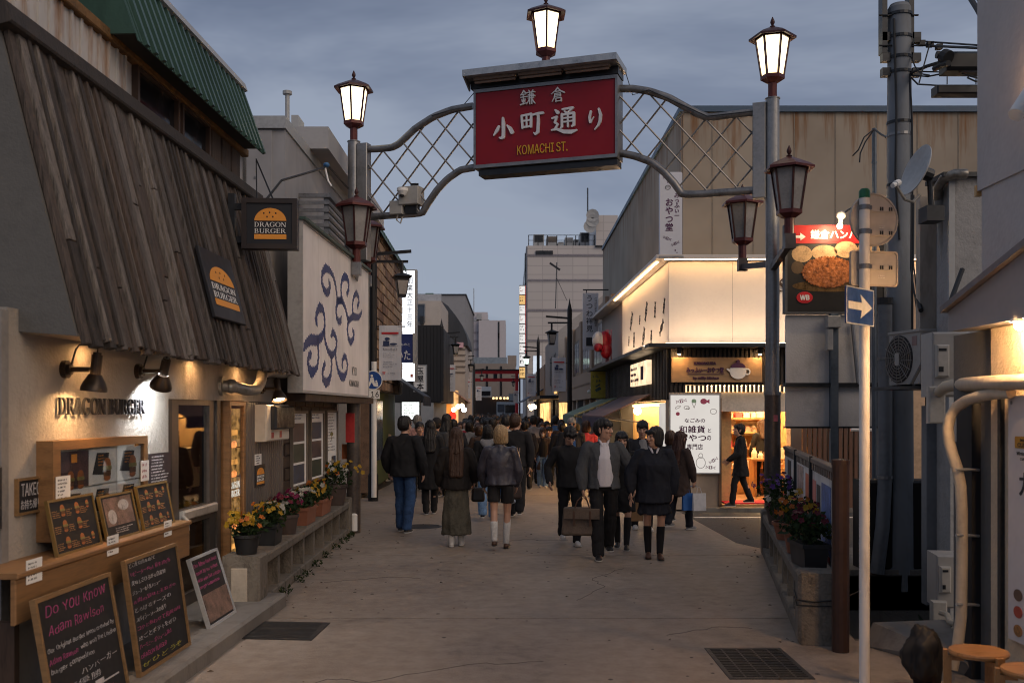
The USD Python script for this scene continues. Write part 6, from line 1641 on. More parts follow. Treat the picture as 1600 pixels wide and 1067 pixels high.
part(gh, 'shop_front', MB().fbox(FR2, -12, 0, 0, 2.4, -3, -.6), M('dark_shopfront', (.05, .045, .04)))
windows(gh, FR2, [-3.0, -6.5], [3.1], 1.1, 1.5, DKGLASS)
part(gh, 'eave', MB().fbox(FR2, -12, .1, 2.35, 2.5, 0, .9), DARK)
part(gh, 'shop_glow', MB().fbox(FR2, -7, -.6, .5, 2.2, -.58, -.5), backlit('far_shop_glow', (1, .5, .18), 1.3, .7, 1.2))
part(gh, 'sign_lamp', MB().fbox(FR2, -1.4, -.4, 2.6, 3.6, .05, .12), backlit('amber_sign', (1, .55, .2), .8, .5, 3))
wt = thing('white_tile_building', 'tall white tiled office building with grey bands and rooftop machines', 'building', (4, 98, 0))
Yw = 95
X = lambda px: at(px, 0, Yw)[0]
z = lambda py: at(0, py, Yw)[2]
TILE = usdkit.material(stage, '/World/Looks/white_tile', {'g': ('geometry', {}), 'mp': ('mapping', {'rotation': (math.pi / 2, 0, 0)}), 'b': ('brick_texture', {'offset': 0.0, 'scale': 1.0, 'brick_width': 1.45, 'row_height': .82, 'mortar_size': .035, 'color1': (.46, .43, .42), 'color2': (.43, .405, .40), 'mortar': (.34, .32, .32)}), 'p': ('principled_bsdf', {'roughness': .5})},
                       [('g.position', 'mp.vector'), ('mp.vector', 'b.vector'), ('b.color', 'p.base_color')], surface='p.BSDF')
part(wt, 'wall', MB().box((X(824), Yw, 0), (X(960), Yw + 30, z(384))), TILE)
part(wt, 'street_wall', MB().box((X(824) - .12, Yw + .3, 0), (X(824) - .01, Yw + 29, z(384))), M('tile_side', (.40, .38, .375), .6, var=.05))
part(wt, 'penthouse', MB().box((X(931), Yw - .2, z(384)), (X(965), Yw + 12, z(337))), TILE)
part(wt, 'penthouse_front', MB().box((X(930), Yw - .22, z(386)), (X(965), Yw - .02, z(384))), DARK)
for py in (399, 438, 485, 532):
    part(wt, 'band', MB().box((X(824) - .05, Yw - .06, z(py + 1.6)), (X(945), Yw - .01, z(py - 1.6))), M('band_grey', (.20, .19, .215), .6))
part(wt, 'louvre', MB().box((X(837), Yw - .12, z(398)), (X(864), Yw - .07, z(392))), DARK)
for py in (405, 428, 452, 478):
    part(wt, 'side_window', MB().box((X(824) - .22, Yw + 2, z(py) - .9), (X(824) - .13, Yw + 9, z(py) + .9)), DKGLASS)
for k, (x0, x1, y0, m) in enumerate(((834, 851, 361, DARK), (855, 872, 364, M('brown_unit', (.10, .085, .075), .6)), (884, 897, 366, STEEL), (898, 906, 369, DARK), (908, 923, 358, DARK), (873, 882, 373, PAINTGREY))):
    u = part(wt, 'roof_machine', MB().box((X(x0), Yw + 1.5, z(384)), (X(x1), Yw + 4, z(y0 + 1))), PAINTGREY)
    part(u, 'grille', MB().box((X(x0) + .12, Yw + 1.44, z(374)), (X(x1) - .1, Yw + 1.49, z(y0 + 2))), m)
for k in range(8):
    x = X(826) + k * (X(929) - X(826)) / 7
    part(wt, 'rail_post', MB().box((x - .04, Yw + .1, z(384)), (x + .04, Yw + .2, z(367))), DARK)
part(wt, 'roof_rail', MB().box((X(826), Yw + .12, z(367.6)), (X(930), Yw + .18, z(366.8))).box((X(826), Yw + .12, z(375.6)), (X(930), Yw + .18, z(375))), DARK)
part(wt, 'mast', MB().cyl((X(922), Yw + 3, z(350)), (X(922), Yw + 3, z(283)), .07, 5), DARK)
for px, py in ((925, 339), (925, 347), (921, 356)):
    part(wt, 'dish', MB().lathe([(.05, -.2), (.5, -.05), (.62, .1), (.3, .05)], 12, (X(px), Yw - .6, z(py)), np.array([[1, 0, 0], [0, 0, -1], [0, 1, 0]])), PAINTGREY)
t = thing('roof_antenna', 'thin rooftop television antenna before the white tiled building', 'antenna', (X(868), 60, 5))
A_ = lambda px, py: at(px, py, 60)
part(t, 'mast', MB().cyl(A_(868, 482), A_(870, 410), .03, 5), DARK)
part(t, 'boom', MB().beam(A_(859, 411), A_(875, 422), .06, .12), DARK)
part(t, 'guy_wire', MB().cyl(A_(870, 435), A_(886, 470), .015, 4), DARK)
t = thing('sign_tower', 'stack of lit white and amber shop signs projecting from the tiled building', 'sign', (X(816), 92, 8))
Yg = 90
X = lambda px: at(px, 0, Yg)[0]
z = lambda py: at(0, py, Yg)[2]
FG_ = Frame((0, Yg, 0), (1, 0, 0))
edges = [446, 460.5, 476, 491, 506, 521, 536, 552, 573, 591]
for k in range(9):
    c = backlit('stack_amber', (1, .62, .24), .6, .1) if k in (1, 8) else backlit('stack_white', (1, .97, .95), .62, .05)
    s = part(t, 'sign_face', MB().fbox(FG_, X(811.6), X(820.4), z(edges[k + 1]) + .06, z(edges[k]) - .06, -.3, 0), c)
    part(s, 'print', MB().poly(FG_, lines(X(812.6), X(819.5), z(edges[k + 1]) + .2, z(edges[k]) - .15, 2, 60 + k, .75), .002, .01), DARK if k % 3 else M('seal_red', (.5, .12, .08)))
part(t, 'red_edge', MB().fbox(FG_, X(820.6), X(821.8), z(552), z(446), -.3, .02), VERM)
part(t, 'spine', MB().fbox(FG_, X(811.2), X(820.8), z(592), z(445), -.4, -.31), DARK)
t = thing('lit_panel_sign', 'pale lit panel sign beside the greenish lamp, right row', 'sign', (2, 75, 4))
part(t, 'face', MB().box((at(833, 0, 74)[0], 74, at(0, 606, 74)[2]), (at(846, 0, 74)[0], 74.2, at(0, 556, 74)[2])), backlit('pale_panel', (.8, .87, 1), .6, .15, 1.0))
part(t, 'frame', MB().box((at(832.5, 0, 74)[0], 74.05, at(0, 607, 74)[2]), (at(846.5, 0, 74)[0], 74.3, at(0, 555, 74)[2])), PAINTGREY)
# row of small shops between the grey house and the tiled building
sh = thing('small_shop_row', 'low shop with blue canopy and warm light below the tiled building', 'building', (3, 72, 0))
FR3 = Frame((2.79 - .0187 * 43, 61, 0), (.0187, -1, 0))
part(sh, 'wall', MB().fbox(FR3, -28, 0, 2.6, 4.6, -4, 0), M('tan_house_wall', (.33, .235, .17)))
part(sh, 'shop_front', MB().fbox(FR3, -28, 0, 0, 2.6, -3, -.5), M('dark_shopfront', (.05, .045, .04)))
part(sh, 'shop_glow', MB().fbox(FR3, -14, -2, .4, 2.3, -.48, -.4), backlit('far_shop_glow', (1, .5, .18), .75))
part(sh, 'canopy', MB().hexa([FR3.P(-16, 2.3, 1.3), FR3.P(-1, 2.3, 1.3), FR3.P(-1, 3.1, 0), FR3.P(-16, 3.1, 0), FR3.P(-16, 2.36, 1.3), FR3.P(-1, 2.36, 1.3), FR3.P(-1, 3.16, 0), FR3.P(-16, 3.16, 0)]), M('canopy_blue', (.05, .07, .12), .6))
for k, (a, zz_) in enumerate(((-2, 2.0), (-5, 2.1), (-8, 1.9), (-11, 2.1))):
    part(sh, 'bulb', MB().ball(FR3.P(a, zz_, .5), (.13, .13, .13), 1), glow('stall_bulb', (1, .72, .38), 9))
# ---- right row signs
t = thing('pottery_shop_sign', 'tall white vertical sign with black kana and a dark square, right row', 'sign', (2.6, 30, 4))
Yp = 29.0
FP_ = Frame((0, Yp, 0), (1, 0, 0))
x0, x1, z0, z1 = at(911, 0, Yp)[0], at(935, 0, Yp)[0], at(0, 546, Yp)[2], at(0, 458, Yp)[2]
part(t, 'panel', MB().fbox(FP_, x0, x1, z0, z1, -.12, 0), M('sign_pale_blue', (.52, .53, .58)))
part(t, 'lettering', MB().poly(FP_, unary_union([column('うつわ祥見', x0 + (x1 - x0) * .42, z1 - .03, .22, .175, .008), affinity.translate(affinity.rotate(centred(letters('UTSUWA SHOKEN', 1, 'sans'), 0, 0, .82, .06), -90, origin=(0, 0)), x0 + (x1 - x0) * .82, z1 - .55)]), .001, .005), INK)
part(t, 'dark_square', MB().fbox(FP_, x0 + .09, x1 - .10, z0 + .10, z0 + .35, .001, .006), INK)
part(t, 'hanger', MB().cyl((x0, Yp + .05, z1 + .1), (x1 + .3, Yp + .05, z1 + .1), .02, 6).cyl((x0 + .1, Yp + .05, z1), (x0 + .1, Yp + .05, z1 + .1), .015, 6), DARK)
t = thing('yellow_menu_banner', 'yellow hand lettered menu banner hung on the right row', 'banner', (2.6, 27, 2.2))
Yp = 27.0
FP_ = Frame((0, Yp, 0), (1, 0, 0))
x0, x1, z0, z1 = at(923, 0, Yp)[0], at(946, 0, Yp)[0], at(0, 622, Yp)[2], at(0, 580, Yp)[2]
part(t, 'cloth', MB().fbox(FP_, x0, x1, z0, z1, -.02, 0), M('banner_yellow', (.42, .34, .05), .7, var=.15))
part(t, 'print', MB().poly(FP_, unary_union([lines(x0 + .06, x1 - .08, z0 + .40, z1 - .08, 2, 71, .7), affinity.rotate(sbox(x0 + .12, z0 + .2, x1 - .12, z0 + .28), 30), affinity.rotate(sbox(x0 + .12, z0 + .32, x1 - .14, z0 + .36), 30)]), .001, .004), M('banner_print', (.06, .10, .10), .7))
part(t, 'rod', MB().cyl((x0 - .03, Yp, z1 + .01), (x1 + .03, Yp, z1 + .01), .015, 6).cyl((x0 - .03, Yp, z0 - .01), (x1 + .03, Yp, z0 - .01), .015, 6), DARK)
single('banner_clip_lamp', MB().ball(at(920, 612, 27.1), (.05, .05, .05), 1).cyl(at(922, 606, 27.1), at(930, 603, 27.1), .02, 6), WHITE, 'small white clip lamp beside the yellow banner', 'lamp')
t = thing('inflatable_ball', 'red and white inflatable balloon cluster hung at the sweet shop eave', 'balloon', at(941, 537, 25))
REDP = M('balloon_red', (.30, .008, .02), .35, var=.1)
part(t, 'white_ball', MB().ball(at(935, 532, 25), (.16, .16, .23), 2), M('balloon_white', (.62, .6, .58), .35), smooth=True)
part(t, 'red_ball', MB().ball(at(944, 532, 25.05), (.19, .18, .24), 2).ball(at(935, 543, 24.85), (.12, .12, .11), 2).ball(at(947, 548, 25), (.15, .15, .20), 2), REDP, smooth=True)
part(t, 'pink_ribbon', MB().box(at(946, 572, 25.2), at(952, 515, 25.22)).box(at(954, 572, 25.2), at(956, 515, 25.22)), M('ribbon_pink', (.42, .2, .25), .7))
# awnings and stall fronts below the corner shop's side
for (nm, lab, a0, a1, col, zc, cc) in (('green_awning', 'pale green awning over the lit stall window on the right', -11.2, -7.2, (.17, .22, .15), 2.0, 1.1), ('purple_awning', 'mauve and purple awning beside the sweet shop corner', -6.6, -2.0, (.15, .09, .09), 2.0, .95)):
    t = thing(nm, lab, 'awning', FSs.P(a0, zc, 0))
    part(t, 'cloth', MB().hexa([FSs.P(a0, zc - .38, cc), FSs.P(a1, zc - .38, cc), FSs.P(a1, zc + .06, .02), FSs.P(a0, zc + .06, .02), FSs.P(a0, zc - .35, cc), FSs.P(a1, zc - .35, cc), FSs.P(a1, zc + .09, .02), FSs.P(a0, zc + .09, .02)]), M(nm + '_cloth', col, .7))
    part(t, 'valance', MB().fbox(FSs, a0, a1, zc - .60, zc - .38, cc - .01, cc + .008), M(nm + '_valance', (.045, .03, .07) if 'purple' in nm else col, .7))
    part(t, 'arm', MB().cyl(FSs.P(a1 - .1, zc - .5, .02), FSs.P(a1 - .1, zc - .37, cc), .015, 6).cyl(FSs.P(a0 + .1, zc - .5, .02), FSs.P(a0 + .1, zc - .37, cc), .015, 6), STEEL)
part(shop2, 'side_front', MB().fbox(FSs, -10.5, -.36, 0, 1.95, -1.2, -.8), M('honey_wall', (.55, .34, .15)))
part(shop2, 'side_glow', MB().fbox(FSs, -10, -1.2, 1.86, 1.90, -.7, -.3), glow('side_shop_glow', (1, .62, .28), 18))
part(shop2, 'side_counter', MB().fbox(FSs, -6.2, -1.5, 0, .9, -.5, -.1), M('counter_cream', (.55, .42, .25), .6))
part(shop2, 'side_bulb', MB().ball(FSs.P(-1.8, 1.75, .3), (.08, .08, .08), 1), glow('stall_bulb', (1, .72, .38), 9))
part(shop2, 'side_pillar', MB().fbox(FSs, -6.9, -6.7, 0, 1.95, -.3, 0), DARK)
part(shop2, 'narrow_side_panel', MB().fbox(FSs, -.95, -.45, .4, 1.9, -.1, .02), backlit('side_panel_white', (1, .93, .85), .45, .08))

# ================================================================ near right: billboard, notice boards, signposts, machines
FBB = Frame((0, 12.0, 0), (1, 0, 0))
bx = lambda px, Y=12.0: (px - 800) / FPX * Y
bz = lambda py, Y=12.0: EYE + (642 - py) / FPX * Y
t = thing('steak_billboard', 'tall roadside billboard with a grilled hamburg steak photo under a red lettered strip', 'billboard', (3.9, 12, 0))
x0, x1 = bx(1230), bx(1381)
part(t, 'photo_panel', MB().fbox(FBB, x0, x1, bz(487), bz(381), -.08, 0), M('billboard_dark', (.012, .010, .009), .5, var=.4, scale=3))
part(t, 'red_strip', MB().fbox(FBB, x0, x1, bz(380.5), bz(352), -.08, .001), M('billboard_red', (.42, .012, .012), .5, var=.05))
arrow = Polygon([(0, .35), (.55, .35), (.55, .05), (1, .5), (.55, .95), (.55, .65), (0, .65)])
arrow = affinity.translate(affinity.scale(arrow, .145, .105, origin=(0, 0)), bx(1240), bz(377))
part(t, 'lettering', MB().poly(FBB, unary_union([arrow, centred(letters('鎌倉ハンバーグ', 1, 'cjk', .03), bx(1318), bz(366.5), .80, .115)]), .002, .006), M('billboard_white', (.7, .68, .66), .5))
PAT = M('steak_crust', (.30, .095, .025), .25, var=.75, scale=22, col2=(.025, .008, .004), bump=1.0, bscale=24, coat=.5)
for (px, py, rx, ry, m) in ((1253, 397, 16, 13, 0), (1288, 395, 20, 12, 0), (1322, 390, 18, 13, 0), (1357, 392, 18, 15, 0), (1246, 418, 10, 10, 1)):
    part(t, 'potato_print', MB().poly(FBB, el(bx(px), bz(py), rx / FPX * 12, ry / FPX * 12), .001, .002), M('potato_print', (.46, .29, .15), .7, var=.35, scale=5) if not m else M('potato_shade', (.10, .06, .03), .7))
g = el(bx(1294), bz(425), 40 / FPX * 12, 23 / FPX * 12)
g = unary_union([g] + [Point(p.x, p.y).buffer(.008 + .012 * rng.random(), 3) for p in [g.exterior.interpolate(d) for d in np.arange(0, g.exterior.length, .035)]])
part(t, 'plate_print', MB().poly(FBB, el(bx(1296), bz(447), 58 / FPX * 12, 9 / FPX * 12), .0015, .0025), M('sauce_print', (.10, .055, .018), .3, var=.6, scale=12))
part(t, 'steak_print', MB().poly(FBB, g, .003, .010), PAT)
part(t, 'badge', MB().poly(FBB, el(bx(1257), bz(465), .098, .07), .003, .008), M('badge_red', (.5, .012, .02), .5))
part(t, 'badge_letter', MB().poly(FBB, centred(letters('WB', 1, 'sans', .05), bx(1257), bz(465), .115, .062), .0085, .010), WHITE)
part(t, 'edge', MB().fbox(FBB, x0 - .03, x0, bz(490), bz(351), -.10, .012).fbox(FBB, x1, x1 + .03, bz(490), bz(351), -.10, .012).fbox(FBB, x0, x1, bz(490), bz(487.3), -.1, .01), M('billboard_edge', (.10, .10, .105), .5, metal=.5))
SHEET = streaked('zinc_sheet', (.46, .44, .43), (.22, .2, .185), .6, .65, metal=.0, scale=3, zscale=.6, bump=.25)
part(t, 'zinc_sheet', MB().fbox(FBB, x0, bx(1385), bz(598), bz(491), -.09, -.05), SHEET)
part(t, 'zinc_sheet', MB().fbox(FBB, x0, bx(1372), bz(667), bz(604), -.09, -.05), SHEET)
part(t, 'rail', MB().fbox(FBB, x0 - .02, bx(1388), bz(604), bz(598), -.10, .02).fbox(FBB, x0 - .02, bx(1372), bz(669), bz(666), -.1, .02), DARK)
part(t, 'post', MB().fbox(FBB, bx(1297), bx(1309), -.2, bz(490), -.04, .03), M('post_bluegrey', (.10, .12, .145), .5, metal=.5))
part(t, 'side_post', MB().fbox(FBB, bx(1372), bx(1380), .0, bz(490), -.09, -.02), M('post_bluegrey', (.10, .12, .145)))
part(t, 'switch_box', MB().cham(FBB, bx(1288), bx(1309), bz(513), bz(495), .035, .12, .008).cham(FBB, bx(1288), bx(1298), bz(548), bz(515), .035, .10, .008), M('switch_grey', (.30, .29, .28), .5))
part(t, 'conduit', MB().cyl(FBB.P(bx(1332), bz(505), 0), FBB.P(bx(1341), bz(600), 0), .025, 8).cyl(FBB.P(bx(1363), bz(500), -.02), FBB.P(bx(1361), bz(598), -.02), .02, 8), STEEL)
tl_ = thing('billboard_lamp', 'small lit swan neck lamp on top of the billboard', 'lamp', FBB.P(bx(1312), bz(352), .2))
part(tl_, 'head', MB().ball(FBB.P(bx(1312), bz(338), .05), (.055, .055, .055), 2).cyl(FBB.P(bx(1312), bz(341), .05), FBB.P(bx(1312), bz(353), .03), .025, 8), M('lamp_cream', (.55, .52, .46), .4))
part(tl_, 'arm', MB().tube([FBB.P(bx(1312), bz(338), .05), FBB.P(bx(1325), bz(328), .0), FBB.P(bx(1345), bz(318), -.1)], .012, 6), DARK)
part(tl_, 'bulb', MB().ball(FBB.P(bx(1301), bz(360), .26), (.032, .032, .032), 2), glow('billboard_bulb', (1, .72, .40), 420))

# notice board fence behind the right parapet
FQ = Frame((3.41, 12.45, 0), (2.42 - 3.41, 7.30 - 12.45, 0))
LQ = float(np.hypot(2.42 - 3.41, 7.30 - 12.45))
t = thing('notice_fence', 'long low notice board fence with posters behind the right parapet', 'notice board', (2.9, 9.9, 0))
part(t, 'board', MB().fbox(FQ, 0, LQ - .05, .50, 1.26, -.03, 0), streaked('notice_board_white', (.66, .66, .66), (.25, .2, .15), .4, .6, scale=6))
part(t, 'top_strip', MB().cham(FQ, 0, LQ - .05, 1.27, 1.315, -.05, .02, .006), M('notice_trim', (.13, .10, .085), .6))
for k in range(34):
    a = .08 + k * (LQ - .25) / 34
    part(t, 'trim_tooth', MB().fbox(FQ, a, a + .07, 1.205, 1.268, .001, .012), M('notice_trim', (.13, .10, .085)))
part(t, 'end_post', MB().cyl((2.395, 7.26, -.3), (2.395, 7.26, 1.39), .062, 14), M('brown_post', (.036, .018, .014), .5, var=.25))
part(t, 'post_cap', MB().lathe([(.066, 1.36), (.066, 1.395), (.03, 1.40)], 14, (2.395, 7.26, 0)), M('brown_post', (.036, .018, .014)))
for a in (1.6, 3.2):
    part(t, 'mid_post', MB().fbox(FQ, a - .025, a + .025, 0, 1.33, .0, .03), DARK)
pcols = [((.05, .05, .055), 'dark'), ((.42, .30, .26), 'faded photo'), ((.60, .16, .08), 'orange'), ((.62, .22, .18), 'pink'), ((.05, .05, .05), 'black'), ((.10, .15, .34), 'blue festival')]
for k, (a, w, z0, z1) in enumerate(((.5, .42, .72, 1.17), (1.75, .62, .62, 1.18), (2.62, .30, .60, 1.14), (3.28, .26, .72, 1.12), (3.62, .24, .80, 1.10), (3.98, .62, .58, 1.14))):
    c, nme = pcols[k]
    q = thing('notice_poster', ['dark poster at the far end of the notice fence', 'faded photo poster near the middle of the notice fence', 'orange poster on the notice fence', 'pink poster right of the orange one on the notice fence', 'small black poster on the notice fence', 'blue photo poster nearest the brown post on the notice fence'][k], 'poster', FQ.P(a, z0, 0))
    part(q, 'sheet', MB().fbox(FQ, a, a + w, z0, z1, .001, .005), M('poster_' + nme.replace(' ', '_'), c, .55, var=.7 if k in (0, 1, 5) else .15, scale=7))
    part(q, 'print', MB().poly(FQ, lines(a + .04, a + w - .04, z0 + .04, z0 + (z1 - z0) * .35, 3, 100 + k), .006, .007), CHALK)
q = thing('notice_poster', 'tiny red framed notice low on the notice fence', 'notice', FQ.P(4.3, .6, 0))
part(q, 'sheet', MB().fbox(FQ, 4.42, 4.54, .52, .57, .001, .005), RED)

# ---- one-way signpost
PX, PY = 2.272, 6.42
t = thing('one_way_signpost', 'white signpost with backs of two signs and a blue one way arrow', 'signpost', (PX, PY, 0))
POLEW = streaked('post_white', (.74, .71, .67), (.32, .24, .17), .45, .45, scale=14, zscale=.2)
part(t, 'pole', MB().cyl((PX, PY, -.3), (PX, PY, 3.13), .033, 18), POLEW, smooth=40)
part(t, 'cap', MB().lathe([(.035, 3.12), (.035, 3.165), (.025, 3.18)], 18, (PX, PY, 0)), M('cap_green', (.01, .12, .05), .4), smooth=40)
FD = Frame((PX + .078, PY + .045, 0), (1, .22, 0))
SB_ = M('sign_back_grey', (.46, .42, .38), .5, metal=.3, var=.08)
part(t, 'round_sign', MB().poly(FD, el(0, 2.99, .168, .168), -.006, .0), SB_)
part(t, 'round_rim', MB().poly(FD, el(0, 2.99, .172, .172).difference(el(0, 2.99, .162, .162)), -.014, .008), M('rim_beige', (.42, .36, .30), .5))
part(t, 'plate_sign', MB().poly(FD, sbox(-.168, 2.56, .168, 2.785).buffer(-.02).buffer(.02), -.006, 0), SB_)
part(t, 'plate_rim', MB().poly(FD, sbox(-.168, 2.56, .168, 2.785).buffer(-.02).buffer(.022).difference(sbox(-.16, 2.568, .16, 2.777).buffer(-.02).buffer(.02)), -.012, .008), M('rim_beige', (.42, .36, .30)))
for z in (3.06, 2.905, 2.68):
    part(t, 'rail_bracket', MB().fbox(FD, -.12, .13, z - .018, z + .018, .001, .012), SB_)
    part(t, 'bolt', MB().fbox(FD, .035, .042, z - .012, z + .012, .012, .018).fbox(FD, .05, .057, z - .012, z + .012, .012, .018).fbox(FD, .10, .107, z - .012, z + .012, .012, .018).fbox(FD, .115, .122, z - .012, z + .012, .012, .018), DARK)
    part(t, 'clamp', MB().cyl((PX, PY, z - .016), (PX, PY, z + .016), .036, 16).cyl((PX + .04, PY, z - .012), (PX + .04, PY, z + .012), .01, 6), STEEL)
part(t, 'fine_print', MB().poly(FD, unary_union([lines(.04, .12, 2.935, 2.955, 2, 7), lines(.03, .12, 2.61, 2.635, 2, 9)]), .001, .002), PAPER)
u0 = at(1322, 478, 6.06); u1 = at(1365, 469, 6.34)
FO = Frame((u0[0], u0[1], 0), (u1[0] - u0[0], u1[1] - u0[1], 0))
Lw = float(np.hypot(u1[0] - u0[0], u1[1] - u0[1]))
z0, z1 = 2.285, 2.515
part(t, 'arrow_sign', MB().poly(FO, sbox(0, z0, Lw, z1).buffer(-.012).buffer(.012), -.008, 0), M('arrow_blue', (.012, .04, .17), .4))
part(t, 'arrow_rim', MB().poly(FO, sbox(0, z0, Lw, z1).difference(sbox(.008, z0 + .006, Lw - .008, z1 - .006)), .0005, .003), M('rim_pale', (.42, .45, .5), .5))
ar = affinity.translate(affinity.scale(Polygon([(0, .36), (.56, .36), (.50, .05), (1, .5), (.50, .95), (.56, .64), (0, .64)]), Lw * .86, (z1 - z0) * .72, origin=(0, 0)), Lw * .07, z0 + (z1 - z0) * .14)
part(t, 'arrow_print', MB().poly(FO, ar, .001, .003), M('arrow_white', (.52, .53, .55), .5))
part(t, 'arrow_bracket', MB().beam((PX, PY, 2.46), FO.P(Lw * .8, 2.46, -.01), .02, .03).beam((PX, PY, 2.34), FO.P(Lw * .8, 2.34, -.01), .02, .03), STEEL)

# ---- utility pole
UX, UY = 4.24, 10.9
POLEC = streaked('pole_concrete', (.17, .185, .205), (.09, .09, .09), .5, .7, scale=5, zscale=.3)
t = thing('utility_pole', 'thick blue grey utility pole with steel channels, bands and cables', 'utility pole', (UX, UY, 0))
part(t, 'pole', MB().tube([(UX, UY, -.2), (UX, UY, 6.15)], [.155, .122], 24), POLEC, smooth=40)
part(t, 'pole_cap', MB().lathe([(.122, 6.15), (.10, 6.19), (.0, 6.20)], 24, (UX, UY, 0)), POLEC, smooth=40)
for px in (1379.5, 1421):
    x = bx(px, UY)
    part(t, 'channel', MB().box((x - .028, UY - .06, 5.65), (x + .028, UY + .06, 7.4)), DARK)
    for z in (6.05, 5.72):
        part(t, 'channel_bolt', MB().cyl((x - .07, UY - .07, z), (x + .07, UY - .07, z), .01, 6), DARK)
for py in (25, 60, 92, 115, 193, 212, 290):
    z = bz(py, UY)
    part(t, 'band', MB().cyl((UX, UY, z - .015), (UX, UY, z + .015), .137, 20), STEEL if py in (212,) else DARK)
    if py in (60, 92, 115):
        part(t, 'clamp', MB().cbox((UX - .16, UY - .02, z), (.09, .08, .09)).cbox((UX + .17, UY - .02, z), (.09, .08, .09)), DARK)
part(t, 'ground_cable', MB().tube([(UX - .10, UY - .10, 6.0), (UX - .08, UY - .12, 5.0), (UX - .09, UY - .12, 4.3), (UX - .05, UY - .13, 3.6)], .012, 6), RUBBER)
part(t, 'ground_cable', MB().tube([(UX + .07, UY - .11, 5.4), (UX + .09, UY - .12, 4.9), (UX + .10, UY - .11, 4.0), (UX + .10, UY - .11, 2.4)], .01, 6), RUBBER)
part(t, 'bent_conduit', MB().tube([(UX - .30, UY - .15, 0), (UX - .24, UY - .15, .5), (UX - .21, UY - .14, 1.0), (UX - .21, UY - .14, 2.9)], .075, 12), M('conduit_grey', (.13, .14, .155), .5), smooth=50)
part(t, 'conduit_cap', MB().cyl((UX - .21, UY - .14, 2.9), (UX - .21, UY - .14, 2.97), .085, 12), BLACK)
part(t, 'conduit_band', MB().cyl((UX - .21, UY - .14, 2.3), (UX - .21, UY - .14, 2.33), .082, 12).cyl((UX - .21, UY - .14, 1.02), (UX - .21, UY - .14, 1.05), .082, 12), STEEL)
wl = lambda *p: [at(a, b, c) for a, b, c in p]
t = thing('overhead_cables', 'black overhead cables running right from the utility pole', 'cable')
for pts, r in (([(1424, 66, 10.9), (1450, 72, 10.4), (1540, 76, 9)], .014), ([(1424, 64, 10.9), (1455, 66, 10.4), (1540, 72, 9)], .010), ([(1424, 72, 10.8), (1452, 72, 10.3), (1436, 130, 10.2)], .007), ([(1424, 112, 10.8), (1470, 113, 10.2), (1540, 112, 9)], .008), ([(1424, 118, 10.8), (1450, 120, 10.3), (1490, 112, 10), (1540, 126, 9)], .009), ([(1424, 115, 10.8), (1448, 104, 10.4), (1475, 96, 10)], .018), ([(1424, 122, 10.8), (1434, 132, 10.5), (1465, 134, 10)], .009), ([(1424, 90, 10.8), (1430, 105, 10.6), (1440, 116, 10.4), (1452, 118, 10.2)], .008), ([(1518, 112, 9.8), (1512, 122, 9.8), (1525, 128, 9.5), (1545, 122, 9)], .008),
               ([(1508, -15, 11), (1525, 12, 10.5), (1545, 48, 10)], .03), ([(1515, -15, 11), (1534, 8, 10.5), (1550, 30, 10)], .012), ([(1468, 135, 10), (1462, 148, 10), (1468, 152, 10), (1474, 140, 10)], .005)):
    part(t, 'cable', MB().tube(wl(*pts), r, 6), RUBBER)
for px, py in ((1432, 64), (1440, 68), (1467, 74), (1453, 70)):
    part(t, 'fitting', MB().cbox(at(px, py, 10.4), (.06, .06, .05)), RUBBER)
FX = Frame((0, 9.6, 0), (1, 0, 0))
t = thing('cable_closure', 'large black cable splice closure hanging on the overhead cables', 'cable closure', at(1505, 94, 9.6))
part(t, 'body', MB().cham(FX, bx(1481, 9.6), bx(1560, 9.6), bz(109, 9.6), bz(79, 9.6), -.2, 0, .03), M('closure_black', (.008, .008, .009), .5))
part(t, 'end_cap', MB().cyl(at(1474, 88, 9.6), at(1482, 91, 9.55), .07, 12).cyl(at(1463, 86, 9.6), at(1475, 87, 9.6), .035, 10), RUBBER)
part(t, 'cable_entry', MB().tube(wl((1482, 99, 9.5), (1472, 102, 9.6), (1460, 108, 9.7)), .03, 8), RUBBER)
t = thing('flat_cable_box', 'flat black cable box hanging below the splice closure', 'cable closure', at(1500, 139, 9.6))
part(t, 'body', MB().cham(FX, bx(1465, 9.6), bx(1560, 9.6), bz(146, 9.6), bz(132, 9.6), -.15, 0, .012), M('closure_black', (.008, .008, .009)))
part(t, 'hanger', MB().cyl(at(1480, 132, 9.6), at(1480, 120, 9.6), .006, 5).cyl(at(1525, 132, 9.6), at(1525, 120, 9.6), .006, 5), RUBBER)
t = thing('slim_steel_pole', 'slim steel service pole with loose cable ends left of the utility pole', 'pole', (bx(1366, 11.6), 11.6, 0))
x = bx(1366, 11.6)
part(t, 'pole', MB().cyl((x, 11.6, 0), (x, 11.6, bz(201, 11.6)), .026, 10).cyl((x, 11.6, bz(256, 11.6)), (x, 11.6, bz(253, 11.6)), .032, 10), M('post_bluegrey', (.10, .12, .145)))
part(t, 'cable', MB().tube(wl((1385, 215, 11), (1376, 210, 11.3), (1367, 203, 11.55)), .012, 6).tube(wl((1365, 203, 11.5), (1350, 215, 11.4), (1341, 235, 11.3), (1332, 244, 11.3)), .008, 5).tube(wl((1365, 204, 11.5), (1352, 222, 11.4), (1344, 240, 11.3), (1343, 254, 11.3)), .008, 5), RUBBER)
